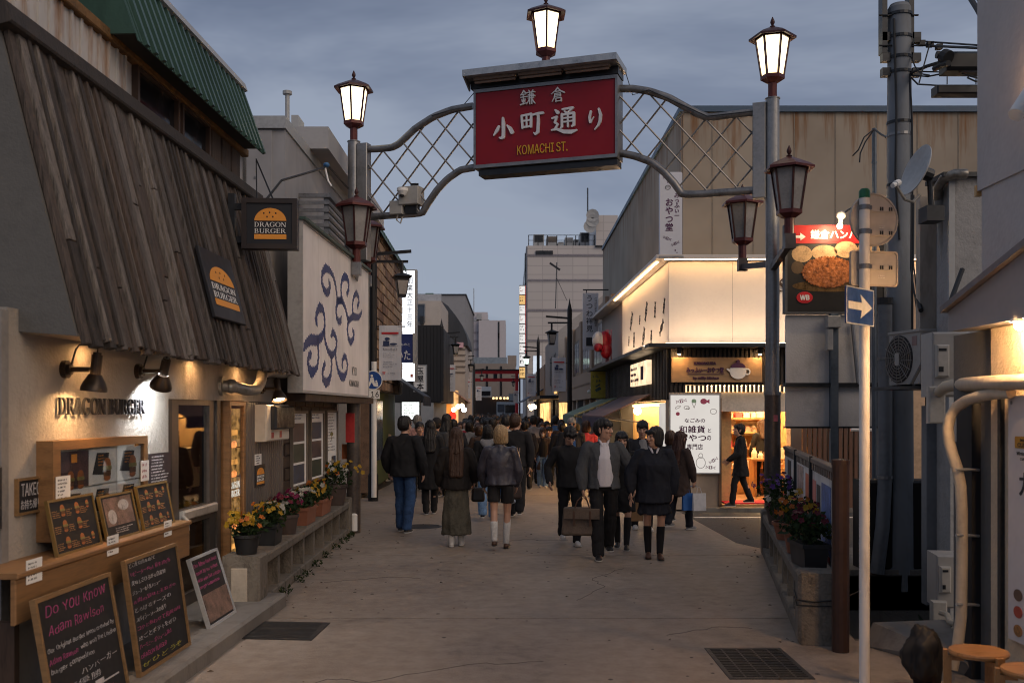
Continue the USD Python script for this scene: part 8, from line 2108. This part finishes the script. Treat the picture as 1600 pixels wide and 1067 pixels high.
def build_person(t, h=1.68, look=(0, 0), stride=(.0, .0), arms=((.05, .10, .15), (.05, .10, .15)), female=False, top='jacket', topm=CBLACK, topz=.80, bulk=1.0, bottom='trousers', botm=CBLACK, botz=.1, flare=.0, shoes=SHOEBLK, boot=0.0,
                 sock=None, sockz=.0, hair='short', hairc=HBLACK, hairz=1.1, collar=None, open_front=None, hood=None, skin=SKIN, edge=.022, face=True, fingers=True, loose=1.0, leanx=0.0, glasses=False, hat=None, mask=None, seed=1, folds=.02, neckline=None):
    """A figure facing +y with its feet at the origin. Sizes for 1.70 m, then scaled to h."""
    s = h / 1.70
    jr = random.Random(seed * 13)
    if stride == (.0, .0):
        st = jr.uniform(.06, .19) * jr.choice((-1, 1))
        stride = (st, -st)
    arms = [(a_ + jr.uniform(-.16, .16), b_ + jr.uniform(-.03, .06), max(.05, c_ + jr.uniform(-.1, .35))) for a_, b_, c_ in arms] if edge > .02 else arms
    k = lambda n, vf, m, lab=None, sm=True: part(t, n, (vf[0] * s, vf[1]), m, lab, smooth=sm, world=False)
    sw = .178 if female else .20
    hip = .095 if female else .09
    S = {q: np.array([q * sw, -.01, 1.395]) for q in (-1, 1)}
    H = {q: np.array([q * hip, 0, .90]) for q in (-1, 1)}
    foot, knee, ank = {}, {}, {}
    for q, st in ((-1, stride[0]), (1, stride[1])):
        lift = .07 if st < -.12 else 0.0
        ank[q] = np.array([q * (.085 if not female else .07), st - .02, .085 + lift])
        m = (H[q] + ank[q]) / 2
        knee[q] = m + np.array([q * .006, .035 + .10 * max(0, -st) + .03 * max(0, st), .02])
    el_, wr, hd = {}, {}, {}
    for q, (swg, spr, bend) in ((-1, arms[0]), (1, arms[1])):
        d = unit(np.array([q * math.sin(spr), math.sin(swg) * math.cos(spr), -math.cos(swg) * math.cos(spr)]))
        el_[q] = S[q] + d * .285 + np.array([q * .02, 0, 0])
        f = unit(np.array([q * math.sin(spr) * .3 - q * .12, math.sin(swg + bend), -math.cos(swg + bend)]))
        wr[q] = el_[q] + f * .24
        hd[q] = f
    HC = np.array([leanx, .035, 1.598])
    HS = 1.13
    cy, sy = math.cos(look[0]), math.sin(look[0])
    cp, sp = math.cos(look[1]), math.sin(look[1])
    RH = np.array([[cy, -sy, 0], [sy, cy, 0], [0, 0, 1]]) @ np.array([[1, 0, 0], [0, cp, sp], [0, -sp, cp]])
    def HE(c, r, n=14):
        r = (r, r, r) if np.isscalar(r) else r
        m = E((0, 0, 0), [q * HS for q in r], n).translate(tuple(float(q) * HS for q in c))
        M4 = np.hstack([RH, HC[:, None]])
        return m.transform(M4)
    # body: one skin
    G = []
    G += [hull(HE((0, -.012, .032), (.073, .090, .085)), HE((0, .012, -.02), (.064, .074, .07))), hull(HE((0, .012, -.02), (.064, .072, .06)), HE((0, .044, -.088), (.030, .032, .026)), HE((.034, .012, -.070), (.02, .03, .028)), HE((-.034, .012, -.070), (.02, .03, .028)))]
    if face:
        G += [hull(HE((0, .088, .012), (.009, .010, .01)), HE((0, .106, -.026), (.012, .011, .010)), HE((.012, .088, -.030), (.010, .010, .008)), HE((-.012, .088, -.030), (.010, .010, .008))), hull(HE((-.034, .072, .030), (.020, .014, .009)), HE((.034, .072, .030), (.020, .014, .009))),
              HE((.033, .066, -.020), (.022, .018, .018)), HE((-.033, .066, -.020), (.022, .018, .018)), HE((0, .074, -.058), (.023, .016, .013))]
        for q in (-1, 1):
            G.append(hull(HE((q * .074, -.010, .012), (.008, .017, .016)), HE((q * .072, -.004, -.028), (.007, .011, .012))))
    G += chain(E((0, .0, 1.40), (.058, .055, .04)), HE((0, -.008, -.075), (.047, .05, .04)))
    G += [hull(E((0, 0, 1.36), (.15, .08, .05)), E((0, .005, 1.20), (.13, .085, .06)), E((0, 0, 1.02), (.115, .08, .05)), E((0, 0, .93), (.135, .09, .06)))]
    for q in (-1, 1):
        G += chain(E(S[q], .043), E(el_[q], .034), E(wr[q], .025))
        G += chain(E(H[q] - [0, 0, .02], (.078, .085, .07)), E(knee[q], .050), E(knee[q] * .55 + ank[q] * .45 + np.array([0, -.018, 0]), .050), E(ank[q], .036))
        f = hd[q]
        side = unit(np.array([0, 1.0, 0]) - f * f[1])
        pal = np.cross(f, side) * (1 if q < 0 else -1)
        w0 = wr[q]
        G.append(hull(E(w0, (.022, .022, .02), 8), E(w0 + f * .04 + side * .024, .014, 8), E(w0 + f * .085 + side * .030, .011, 8), E(w0 + f * .085 - side * .030, .010, 8), E(w0 + f * .04 - side * .022, .013, 8)))
        if fingers:
            for i, (o, ln) in enumerate(((.029, .068), (.010, .078), (-.010, .072), (-.028, .056))):
                b = w0 + f * .085 + side * o
                m1 = b + f * ln * .5 + pal * .010
                tip = m1 + unit(f + pal * .75) * ln * .5
                G += chain(E(b, .0092, 6), E(m1, .0085, 6), E(tip, .0070, 6))
            b = w0 + f * .025 + side * .026
            m1 = b + f * .03 + side * .026
            G += chain(E(b, .012, 6), E(m1, .010, 6), E(m1 + f * .034 + pal * .008, .008, 6))
    k('body', flesh(G, edge * .75, 3), skin)
    if face:
        for q in (-1, 1):
            k('eye', flesh([HE((q * .031, .0815, .010), (.0135, .006, .0058), 10)], .02, 0), EYEM)
            k('eyebrow', flesh([hull(HE((q * .018, .087, .036), (.006, .004, .004), 8), HE((q * .046, .076, .038), (.006, .004, .0035), 8))], .02, 0), hairc)
        k('lips', flesh([HE((0, .0885, -.058), (.019, .006, .0062), 10)], .02, 0), LIPM)
        if glasses:
            for q in (-1, 1):
                k('glasses', flesh([hull(HE((q * .033, .098, .008), (.024, .003, .018), 10))], .02, 0), BLACK)
    # trousers, skirt or shorts
    B = bulk
    if bottom == 'trousers':
        G = [hull(E((0, 0, 1.02), (.145 * B ** .5, .105, .03)), E((0, -.01, .92), (.165, .115, .05)), E((-hip, 0, .86), (.088, .105, .05)), E((hip, 0, .86), (.088, .105, .05)))]
        for q in (-1, 1):
            a = ank[q] + np.array([0, -.005, -.025 + max(0, botz - .1)])
            G += chain(E(H[q] - [0, 0, .04], (.092, .108, .06)), E(knee[q], .070 * loose), E(knee[q] * .5 + a * .5, .068 * loose), E(a, (.062 * loose, .066 * loose, .02)))
        k('trousers', flesh(G, edge, 5, folds * .8, seed + 5, (7, 7, 9)), botm)
    elif bottom == 'shorts':
        G = [hull(E((0, 0, 1.0), (.14, .10, .03)), E((0, -.01, .90), (.165, .12, .05)))]
        for q in (-1, 1):
            G += chain(E(H[q] - [0, 0, .02], (.09, .11, .05)), E((H[q] * (1 - .62) + knee[q] * .62) * 1.0, (.093, .10, .02)))
        k('shorts', flesh(G, edge, 4, folds * .6, seed + 5), botm)
    else:
        my = (stride[0] + stride[1]) / 2 * .4
        G = chain(E((0, 0, 1.0), (.13, .10, .03)), E((0, -.008, .88), (.17, .125, .06)), E((0, my - .004, (.88 + botz) / 2), (.175 + flare * .45, .14 + flare * .4, .05)), E((0, my, botz + .012), (.170 + flare, .15 + flare * .8, .012)))
        k('skirt', flesh(G, edge, 3, folds * (1.6 if flare else 1.0), seed + 5, (14, 14, 1.2)), botm)
    # shoes and socks
    for q in (-1, 1):
        a = ank[q]
        z0 = a[2] - .085
        G = [hull(E((a[0], a[1] - .035, z0 + .035), (.036, .04, .034)), E((a[0] + q * .008, a[1] + .11, z0 + .028), (.043, .055, .027)), E((a[0], a[1] + .03, z0 + .06), (.034, .05, .032)))]
        if boot:
            G += chain(E((a[0], a[1] - .005, z0 + .05), (.045, .052, .04)), E((a[0], a[1] - .012, z0 + boot), (.058, .06, .02)))
        m = hull(*[E((a[0] + q * x, a[1] + y, z0 + .012), (w, d, .012)) for x, y, w, d in ((0, -.045, .038, .04), (.008, .115, .046, .055))])
        sh = k('shoe', flesh(G, edge, 2), shoes)
        k('sole', flesh([m], .03, 0), SHOEWHT if shoes is not SHOEBRN else SHOEBLK)
        if sock is not None:
            top_ = a + (knee[q] - a) * min(1.0, max(.1, (sockz - a[2]) / (knee[q][2] - a[2])))
            mid = knee[q] * .55 + a * .45 + np.array([0, -.018, 0])
            seq = [E(a, .041)] + ([E(mid, .0545)] if sockz > mid[2] - .03 else []) + [E(top_, (.053, .055, .015))]
            k('sock', flesh(chain(*seq), edge * .8, 2), sock)
    # upper clothes
    G = []
    tz = topz
    wst = .150 * B
    body = [E((0, -.004, 1.43), (.085, .075, .03)), E((-sw * .66, -.008, 1.398), (.075 * B ** .5, .082, .04)), E((sw * .66, -.008, 1.398), (.075 * B ** .5, .082, .04))]
    G.append(hull(*body, E((0, .005, 1.24), (.175 * B, .122 * B, .05))))
    G += chain(E((0, .005, 1.24), (.175 * B, .122 * B, .05)), E((0, 0, 1.02), (wst + .012, .118 * B, .05)), E((0, -.004, (1.02 + min(tz, 1.0)) / 2 - .02), (.165 * B + .01, .128 * B + .01, .03)), E((0, 0, tz + .012), (.168 * B + .012, .136 * B + .012 + max(0, .8 - tz) * .08, .012)))
    for q in (-1, 1):
        cuff = wr[q] + hd[q] * .015
        G += chain(E(S[q] + np.array([-q * .015, 0, .0]), (.078 * B ** .7, .078 * B ** .7, .062)), E(el_[q], .060 * B), E(el_[q] * .45 + wr[q] * .55, .060 * B * .98), E(cuff, (.044 * B ** .5, .044 * B ** .5, .03)))
    G += chain(E((0, -.006, 1.40), (.10, .09, .05)), E((0, -.002, 1.462), (.068, .068, .018)))
    if open_front is not None:
        v, f = flesh(G, edge, 5, folds, seed)
        k('shirt', flesh([hull(E((0, .02, 1.42), (.075, .075, .03)), E((0, .026, 1.24), (.14, .112 * B, .05))), hull(E((0, .026, 1.24), (.14, .112 * B, .05)), E((0, .022, .99), (.14, .12 * B, .05)), E((0, .022, .90), (.135, .118 * B, .012)))], edge, 3, .006, seed + 2), open_front)
        front = (v[:, 1] > 0.03) & (np.abs(v[:, 0]) < .030 + .035 * np.clip((1.45 - v[:, 2]) / .5, 0, 1)) & (v[:, 2] < 1.45)
        keep = ~front[f].any(1)
        k(top, (v, f[keep]), topm)
    else:
        k(top, flesh(G, edge, 5, folds, seed), topm)
    if collar is not None:
        for q in (-1, 1):
            k('collar', flesh([hull(E((q * .060, .0, 1.475), (.016, .03, .016)), E((q * .048, .062, 1.45), (.016, .014, .016)), E((q * .026, .088, 1.40), (.012, .012, .014)))], edge, 1), collar)
    if neckline is not None:
        k('neckline', flesh([hull(E((0, .055, 1.44), (.035, .03, .02)), E((0, .10, 1.33), (.018, .018, .02)))], edge, 1), neckline)
    if hood is not None:
        k('hood', flesh([hull(E((-.09, -.06, 1.43), .05), E((.09, -.06, 1.43), .05), E((0, -.125, 1.36), (.07, .035, .05))), hull(E((-.085, .0, 1.46), .035), E((-.09, -.06, 1.43), .05)), hull(E((.085, .0, 1.46), .035), E((.09, -.06, 1.43), .05))], edge, 4, .006, seed), hood)
    if mask is not None:
        k('mask', flesh([hull(HE((0, .075, -.05), (.04, .03, .03)), HE((0, .06, -.08), (.03, .03, .02)))], edge * .6, 1), mask)
    # hair
    if hair:
        cap = hull(HE((0, -.018, .045), (.086, .103, .092)), HE((0, -.035, .0), (.084, .088, .08)))
        cut = HE((0, .115, -.055), (.085, .085, .105))
        if hair in ('short', 'fringe'):
            low = HE((0, -.02, -.14), (.12, .2, .075))
            m = cap - cut - low
            if hair == 'fringe':
                m = m + hull(HE((-.055, .062, .060), (.024, .022, .028)), HE((.055, .062, .060), (.024, .022, .028)), HE((0, .082, .045), (.04, .014, .028)))
        elif hair == 'bob':
            m = (hull(cap, HE((.062, -.015, -.075), (.026, .05, .03)), HE((-.062, -.015, -.075), (.026, .05, .03)), HE((0, -.06, -.085), (.06, .035, .03))) - hull(cut, HE((0, .13, -.15), (.06, .08, .07)))) + hull(HE((-.05, .064, .060), (.022, .02, .026)), HE((.05, .064, .060), (.022, .02, .026)), HE((0, .080, .046), (.036, .014, .026)))
        else:                                      # long
            z = hairz - 1.585
            b = hull(HE((0, -.055, .0), (.088, .06, .06)), E((.065, -.075, 1.43), (.045, .045, .03)), E((-.065, -.075, 1.43), (.045, .045, .03)), E((0, -.115, 1.38), (.08, .035, .03)))
            m = (cap - hull(cut, HE((0, .13, -.15), (.055, .08, .07)))) + b + hull(E((.06, -.09, 1.42), (.05, .042, .03)), E((-.06, -.09, 1.42), (.05, .042, .03)), E((0, -.135 * B ** .5, hairz + .02), (.10, .032, .03))) + hull(HE((-.05, .062, .064), (.022, .02, .024)), HE((.05, .062, .064), (.022, .02, .024)), HE((0, .078, .052), (.03, .012, .022)))
            for q in (-1, 1):
                m = m + hull(HE((q * .070, .015, .0), (.02, .03, .04)), E((q * .082, .02, 1.42), (.03, .03, .03)))
        v, f = flesh([m], edge * .6, 4)
        ang = np.arctan2(v[:, 0], v[:, 1] + .05)
        n = trimesh.Trimesh(v, f, process=False).vertex_normals
        strand = meshkit.fbm(np.stack([ang * 7, v[:, 2] * 2.2, np.full(len(v), seed)], 1), 3, seed) - .5
        k('hair', (v + n * (strand * .034)[:, None], f), hairc)
    if hat is not None:
        k('knit_hat', flesh([hull(HE((0, -.016, .065), (.092, .108, .085)), HE((0, -.02, .03), (.094, .108, .03))) - HE((0, -.01, -.10), (.2, .2, .115))], edge * .6, 2, .004, seed), hat)
    return dict(wr={q: wr[q] * s for q in wr}, hd=hd, s=s)

def person(label, px, feet, top_, rz, z=None, **kw):
    """Stands where the photograph shows the feet; tall enough that the head is where it shows the head."""
    Y = None
    if z is None:
        Y = EYE * FPX / (feet - 642)
        z = 0.0
    else:
        Y = z[0]
        z = z[1]
    x = (px - 800) / FPX * Y
    hh = EYE + (642 - top_) / FPX * Y - z
    t = thing('person', label, 'person', (x, Y, z), rz)
    info = build_person(t, h=hh / 1.035, **kw)
    info['t'] = t
    info['at'] = lambda p: np.array(t.R @ p) + t.loc
    return info

def bag_mesh(c, w, h, d, rz, seed=1, round_=.03):
    m = hull(*[E((x * (w / 2 - round_), y * (d / 2 - round_), z), round_, 8) for x in (-1, 1) for y in (-1, 1) for z in (-h / 2 + round_, )], *[E((x * (w / 2 - round_) * .92, 0, h / 2 - round_), round_ * .8, 8) for x in (-1, 1)])
    v, f = flesh([m], .02, 2, .006, seed)
    cc, ss = math.cos(rz), math.sin(rz)
    return v @ np.array([[cc, ss, 0], [-ss, cc, 0], [0, 0, 1]]) + np.array(c), f

PI = math.pi
person('man from behind in a bulky black jacket and blue jeans, left of the group', 632, 831, 648, -.25, look=(-.35, .05), bulk=1.32, topz=.83, topm=CBLACK, botm=JEANS, loose=1.18, stride=(.10, -.10), arms=((.1, .28, .45), (-.1, .25, .25)), shoes=SHOEBLK, seed=3)
person('woman from behind in a long black coat beside the man in jeans', 672, 803, 655, .1, female=True, topz=.46, topm=CBLACK, hair='long', hairz=1.15, bulk=1.15, look=(.3, 0), seed=5, stride=(-.06, .08))
skirt_w = person('woman from behind with long brown hair, black jacket and olive skirt', 713, 853, 666, .05, female=True, topz=.83, topm=cloth('brown_black', (.017, .014, .013)), bulk=1.28, bottom='skirt', botm=OLIVE, botz=.17, flare=.055, hair='long', hairc=HBROWN, hairz=1.02, shoes=SHOEWHT, boot=.2, stride=(-.05, .09), arms=((.1, .25, .3), (.05, .22, .5)), seed=7)
person('girl from behind in a black jacket with grey hood and light jeans', 762, 813, 662, -.1, female=True, topz=.86, bulk=1.15, hood=CGREY, botm=JEANSL, loose=1.25, stride=(-.16, .2), hair='bob', shoes=SHOEBLK, seed=9)
blond = person('blond woman from behind in grey leather jacket, black shorts and white socks', 782, 858, 662, -.08, female=True, topz=.90, topm=LEATHER, bulk=1.25, bottom='shorts', botm=CBLACK2, hair='bob', hairc=HBLOND, sock=CWHITE, sockz=.41, shoes=SHOEBRN, stride=(-.14, .14), arms=((.05, .18, .3), (.12, .16, .2)), seed=11)
tall = person('tall brown haired man from behind in black sweater and black trousers', 806, 808, 645, -.12, look=(-.5, 0), topz=.84, topm=CBLACK2, bulk=1.12, botm=CBLACK, loose=1.2, hair='short', hairc=HBROWN, stride=(.16, -.18), seed=13)
person('schoolboy in black jacket walking with bowed head and hands in his pockets', 890, 851, 664, PI + .1, look=(.1, .55), topz=.84, topm=CBLACK, hair='fringe', stride=(.15, -.14), arms=((-.25, .30, .75), (-.25, .30, .75)), shoes=SHOEWHT, bulk=1.1, seed=15)
boy = person('schoolboy in grey cardigan over a white shirt carrying a brown bag', 943, 872, 651, PI + .05, look=(.85, -.02), top='cardigan', topm=CARDI, topz=.86, bulk=1.22, open_front=SHIRT, collar=SHIRT, botm=CBLACK, loose=1.15, hair='fringe', stride=(-.15, .17), arms=((.05, .42, .05), (.05, .20, .05)), seed=17, edge=.018)
person('girl with long dark hair in black coat walking just behind the schoolboy', 972, 857, 672, PI - .15, female=True, topz=.62, topm=CBLACK, bottom='skirt', botz=.55, flare=.03, hair='long', hairz=1.25, sock=CBLACK2, sockz=.48, look=(.1, .05), stride=(.17, -.12), seed=19, neckline=None)
girl = person('schoolgirl in oversized black jacket, skirt and knee socks holding hands', 1022, 873, 664, PI - .05, female=True, look=(-.95, -.02), topz=.74, topm=CNAVY, bulk=1.42, bottom='skirt', botm=CNAVY, botz=.59, flare=.06, hair='bob', collar=SHIRT, sock=CBLACK, sockz=.43, shoes=SHOEBRN, stride=(.05, -.06), arms=((.0, .20, .1), (.05, .40, .10)), seed=21, edge=.018)
person('man in dark coat and grey shirt walking behind the schoolgirl', 1003, 828, 655, PI + .1, look=(-.3, .1), topz=.60, topm=CNAVY, open_front=CGREY, hair='fringe', bulk=1.15, stride=(.14, -.12), shoes=SHOEWHT, seed=23)
shopper = person('woman with long reddish hair in brown coat carrying paper bags', 1062, 828, 672, -.9, female=True, topz=.60, topm=CBROWN, hair='long', hairc=hairm('red_brown', (.05, .018, .012)), hairz=1.1, bulk=1.2, botm=CNAVY, stride=(-.2, .2), shoes=CGREY, seed=25)
person('dark haired woman beside the woman with paper bags, partly hidden', 1047, 818, 671, -.4, female=True, topz=.5, topm=CBLACK2, hair='bob', hairc=HBROWN, bulk=1.1, seed=27)
sd = lambda Y: -.25 * float(np.clip((Y - 17) / 10, 0, 1))
person('woman in glasses and open brown coat with light jeans walking towards the camera', 848, 757, 667, PI, z=(25.5, sd(25.5)), female=True, topz=.52, topm=CBROWN, open_front=CBLACK, botm=JEANSL, loose=1.3, hair='bob', hairc=HBROWN, mask=CWHITE, glasses=True, shoes=SHOEWHT, stride=(.12, -.1), seed=29)
person('older man in glasses with blue shirt under a dark jacket', 893, 0, 651, PI, z=(19.5, sd(19.5)), topz=.78, topm=CBLACK2, open_front=CBLUE, hair='short', hairc=HGREY, glasses=True, bulk=1.2, skin=SKIN2, seed=31)
person('woman in white knit hat and beige jacket standing by the olive shop front', 599, 0, 661, PI - .5, z=(26, -.15), female=True, topz=.82, topm=CBEIGE, hair='long', hairz=1.1, hat=CWHITE, botm=CNAVY, loose=1.2, shoes=SHOEWHT, bulk=1.25, seed=33)
shopman = person('man in long black coat stepping out of the bright sweet shop', 1157, 0, 660, PI / 2 - .15, z=(17.25, .104), look=(.25, -.25), topz=.62, topm=CBLACK, hair='fringe', bulk=1.15, stride=(.2, -.2), collar=CBLACK, shoes=SHOEBLK, arms=((.1, .1, .7), (.1, .1, .7)), seed=35)
person('dark haired shopper inside the sweet shop, seen from behind', 1191, 0, 655, .2, z=(19.5, .12), female=True, topz=.8, hair='long', hairc=HBROWN, hairz=1.3, seed=37)
person('person in puffy pale grey jacket from behind in the crowd', 834, 0, 648, .1, z=(27, sd(27)), topz=.84, topm=CGREY, bulk=1.5, hair='short', seed=39, folds=.02)
person('woman in beige hooded coat facing the camera in the crowd', 746, 0, 650, PI, z=(33, -.25), female=True, topz=.6, topm=CBEIGE, hair='bob', bulk=1.3, hood=CBEIGE, seed=41)
person('person in red plaid shirt with brown hair behind the man in glasses', 916, 0, 656, .3, z=(21.5, sd(21.5)), topz=.8, topm=CRED, hair='bob', hairc=HBROWN, seed=43)
person('grey haired woman in a pink coat near the lit menu stand', 652, 0, 647, .2, z=(24, sd(24)), female=True, topz=.55, topm=CPINK, hair='short', hairc=HGREY, seed=45)
person('person in dark puffer jacket and beanie from behind, left of the crowd', 682, 0, 652, -.1, z=(21, sd(21)), topz=.82, topm=CCHAR, bulk=1.35, hat=CBLACK2, seed=47, folds=.018)
person('man in red jacket from behind in the crowd beside the snack stall', 735, 0, 655, .1, z=(28, sd(28)), topz=.8, topm=CRED, hair='short', seed=49, botm=CCHAR)
person('dark bob haired woman from behind above the blond woman', 770, 0, 652, .1, z=(22, sd(22)), female=True, topz=.6, topm=CBLACK, hair='bob', seed=51)
person('woman with brown hair and green coat in the crowd on the left', 697, 0, 655, -.2, z=(24.5, sd(24.5)), female=True, topz=.7, topm=CGREEN, hair='long', hairc=HBROWN, hairz=1.2, seed=53)
person('man in navy jacket from behind on the right of the crowd', 868, 0, 649, -.1, z=(29, sd(29)), topz=.8, topm=CBLUE, hair='short', seed=55, bulk=1.3)

# ---- things they carry
BAGM = M('bag_taupe', (.105, .078, .06), .7, var=.25, scale=6, bump=.4, bscale=60)
w = boy['at'](boy['wr'][1] + boy['hd'][1] * .085)
t = thing('carry_bag', 'taupe canvas carry bag with a flap hanging from the schoolboy\'s right hand', 'bag', w - [0, 0, .5])
c = w + np.array([-.03, -.02, -.30])
part(t, 'body', bag_mesh(c, .46, .34, .17, -.12), BAGM, smooth=True)
FBg = Frame(c + np.array([-.23, -.088, -.17]), (1, -.12, 0))
part(t, 'flap', MB().cham(FBg, .02, .44, .20, .325, -.01, .006, .004), BAGM)
for a in (.13, .32):
    part(t, 'strap', MB().cham(FBg, a, a + .022, .12, .30, .004, .012, .002), SHOEBRN)
    part(t, 'handle', MB().tube([FBg.P(a + .01, .30, -.05), FBg.P(a + .01 + (.23 - a) * .4, .41, -.06), w + np.array([(a - .22) * .2, 0, -.012])], .009, 6), SHOEBRN)
w = boy['at'](boy['wr'][-1] + boy['hd'][-1] * .06)
w2 = shopper['at'](shopper['wr'][1] + shopper['hd'][1] * .08)
for i, (dx, m, lab, ww) in enumerate(((-.10, M('bag_blue', (.02, .11, .36), .5), 'blue paper carrier bag held by the woman in brown coat', .15), (.06, M('bag_white', (.55, .55, .57), .6), 'white paper carrier bag held by the woman in brown coat', .19))):
    t = thing('paper_bag', lab, 'bag', w2 + [dx, -.12, -.4])
    F = Frame(w2 + np.array([dx - ww / 2, -.12 - .05 * i, -.36]), (1, .2, 0))
    part(t, 'body', MB().hexa([F.P(0, 0, -.08), F.P(ww, 0, -.08), F.P(ww, 0, 0), F.P(0, 0, 0), F.P(-.004, .25, -.05), F.P(ww + .004, .25, -.05), F.P(ww + .004, .25, -.02), F.P(-.004, .25, -.02)]), m)
    part(t, 'handle', MB().tube([F.P(ww * .3, .25, -.03), F.P(ww * .4, .33, -.05), w2, F.P(ww * .6, .33, -.05), F.P(ww * .7, .25, -.03)], .004, 5), m)
w = tall['at'](tall['wr'][-1])
t = thing('shoulder_bag', 'small dark brown bag hanging between the blond woman and the man in black', 'bag', (.05, 14, .5))
part(t, 'body', bag_mesh(at(803, 766, 14.0), .22, .24, .1, .3), M('bag_brown', (.05, .03, .024), .45), smooth=True)
part(t, 'strap', MB().tube([at(797, 756, 14), at(800, 725, 14.6), at(808, 700, 15.4)], .008, 6).tube([at(810, 756, 14), at(811, 725, 14.8), at(812, 700, 15.5)], .008, 6), SHOEBRN)
t = thing('plush_charm', 'small pale blue plush charm hanging beside the blond woman\'s leg', 'bag charm', at(798, 784, 12.9))
part(t, 'body', MB().ball(at(798, 784, 12.9), (.05, .03, .028), 2).ball(at(803, 783, 12.9), (.025, .025, .025), 2), M('plush_blue', (.30, .36, .46), .9), smooth=True)
part(t, 'cord', MB().cyl(at(799, 781, 12.9), at(799, 758, 12.9), .004, 5), WHITE)
t = thing('handbag', 'black handbag held by the girl in the long olive skirt', 'bag', at(748, 770, 13.1))
part(t, 'body', bag_mesh(at(747, 772, 13.3), .18, .2, .09, .1), M('bag_black', (.02, .016, .015), .4), smooth=True)
part(t, 'handle', MB().tube([at(740, 762, 13.3), at(743, 745, 13.2), at(750, 745, 13.2), at(754, 762, 13.3)], .008, 6), SHOEBLK)
t = thing('tote_bag', 'brown paper tote held by the man in the dark coat', 'bag', at(995, 806, 14))
FT2 = Frame(at(984, 814, 14.0), (1, .1, 0))
part(t, 'body', MB().hexa([FT2.P(0, 0, -.08), FT2.P(.19, 0, -.08), FT2.P(.19, 0, 0), FT2.P(0, 0, 0), FT2.P(0, .27, -.05), FT2.P(.19, .27, -.05), FT2.P(.19, .27, -.01), FT2.P(0, .27, -.01)]), M('kraft_paper', (.17, .10, .05), .8))
part(t, 'handle', MB().tube([FT2.P(.05, .26, -.03), FT2.P(.07, .36, -.03), FT2.P(.12, .36, -.03), FT2.P(.14, .26, -.03)], .006, 5), SHOEBRN)

# ---- the crowd down the street: patterns first, then one copy each
CR = []
spec = [('coat', dict(female=True, topz=.55, topm=CBLACK, hair='long', hairz=1.2)), ('jacket', dict(topz=.8, topm=CNAVY, bulk=1.25, hair='short')), ('coat', dict(female=True, topz=.5, topm=CBROWN, hair='bob', hairc=HBROWN)), ('jacket', dict(topz=.82, topm=CCHAR, bulk=1.4, hair='short', folds=.016)),
        ('coat', dict(topz=.55, topm=CBLACK2, open_front=CGREY, hair='fringe')), ('jacket', dict(female=True, topz=.8, topm=CBEIGE, bulk=1.2, hair='long', hairc=HBROWN, hairz=1.2, bottom='skirt', botz=.3, botm=CCHAR)), ('jacket', dict(topz=.8, topm=CGREEN, bulk=1.3, hat=CBLACK2)), ('coat', dict(female=True, topz=.6, topm=CGREY, hair='bob')), ('jacket', dict(topz=.8, topm=cloth('cream', (.40, .36, .31)), hair='short', botm=JEANS))]
kinds = ['person in long black coat', 'person in navy jacket', 'person in brown coat', 'person in charcoal puffer jacket', 'person in open black coat over grey', 'person in beige jacket and dark skirt', 'person in green jacket and beanie', 'person in grey coat', 'person in cream jacket and jeans']
for i, (tp, kw) in enumerate(spec):
    t = model('crowd_walker' + (f'_{i:03d}' if i else ''))
    build_person(t, h=1.66, top=tp, edge=.04, seed=60 + i, stride=(.14, -.14), arms=((.1, .15, .3), (-.05, .15, .5)), fingers=True, face=True, **kw)
    CR.append(t)
g = random.Random(5)
busy = [(px, Y) for px, Y in ((848, 25.5), (893, 19.5), (834, 27), (746, 33), (916, 21.5), (652, 24), (682, 21), (735, 28), (770, 22), (697, 24.5), (868, 29))]
placed = [((px - 800) / FPX * Y, Y) for px, Y in busy] + [(-2.2, 27.5), (2.2, 27)]
taken = set()
Y = 19.0
while Y < 108:
    n = 4 if Y < 40 else 3
    for _ in range(n):
        cx = -.022 * (Y - 20)
        x = cx + g.uniform(-1.9, 1.9)
        y = Y + g.uniform(-.5, .5)
        if min((x - a) ** 2 + (y - b) ** 2 for a, b in placed) < .26 or (abs(x / y * FPX + 800 - 848) < 22 and y < 25.5) or (x / y * FPX + 800 > 865 and y < 24) :
            continue
        placed.append((x, y))
        for _try in range(60):
            i, away = g.randrange(len(CR)), g.random() < .6
            ys = ('front', 'near part', 'near middle', 'middle', 'far middle', 'far part', 'far end')[int(np.searchsorted((24, 30, 38, 48, 62, 80), y))]
            xs = ('far left', 'left side', 'centre', 'right side', 'far right')[int(np.searchsorted((-1.2, -.4, .4, 1.2), x - cx))]
            lb = f"{kinds[i]}, {'back turned' if away else 'facing us'}, {ys} of crowd, {xs}"
            if lb not in taken:
                break
        taken.add(lb)
        src = CR[i]
        p = numbered('/World', 'person')
        xf = UsdGeom.Xform.Define(stage, p)
        xf.GetPrim().GetReferences().AddInternalReference(src.path)
        xf.GetPrim().SetInstanceable(True)
        xf.ClearXformOpOrder()
        xf.AddTranslateOp().Set((x, y, sd(y)))
        xf.AddRotateZOp().Set(math.degrees((0 if away else PI) + g.uniform(-.4, .4)))
        sc = g.uniform(.92, 1.06)
        xf.AddScaleOp().Set((sc, sc, sc))
        ys = 'near end' if y < 32 else 'middle' if y < 60 else 'far end'
        data(xf.GetPrim(), lb, 'person', lb.replace(',', ''))
    Y += 1.05 if Y < 40 else 1.6 if Y < 70 else 2.4
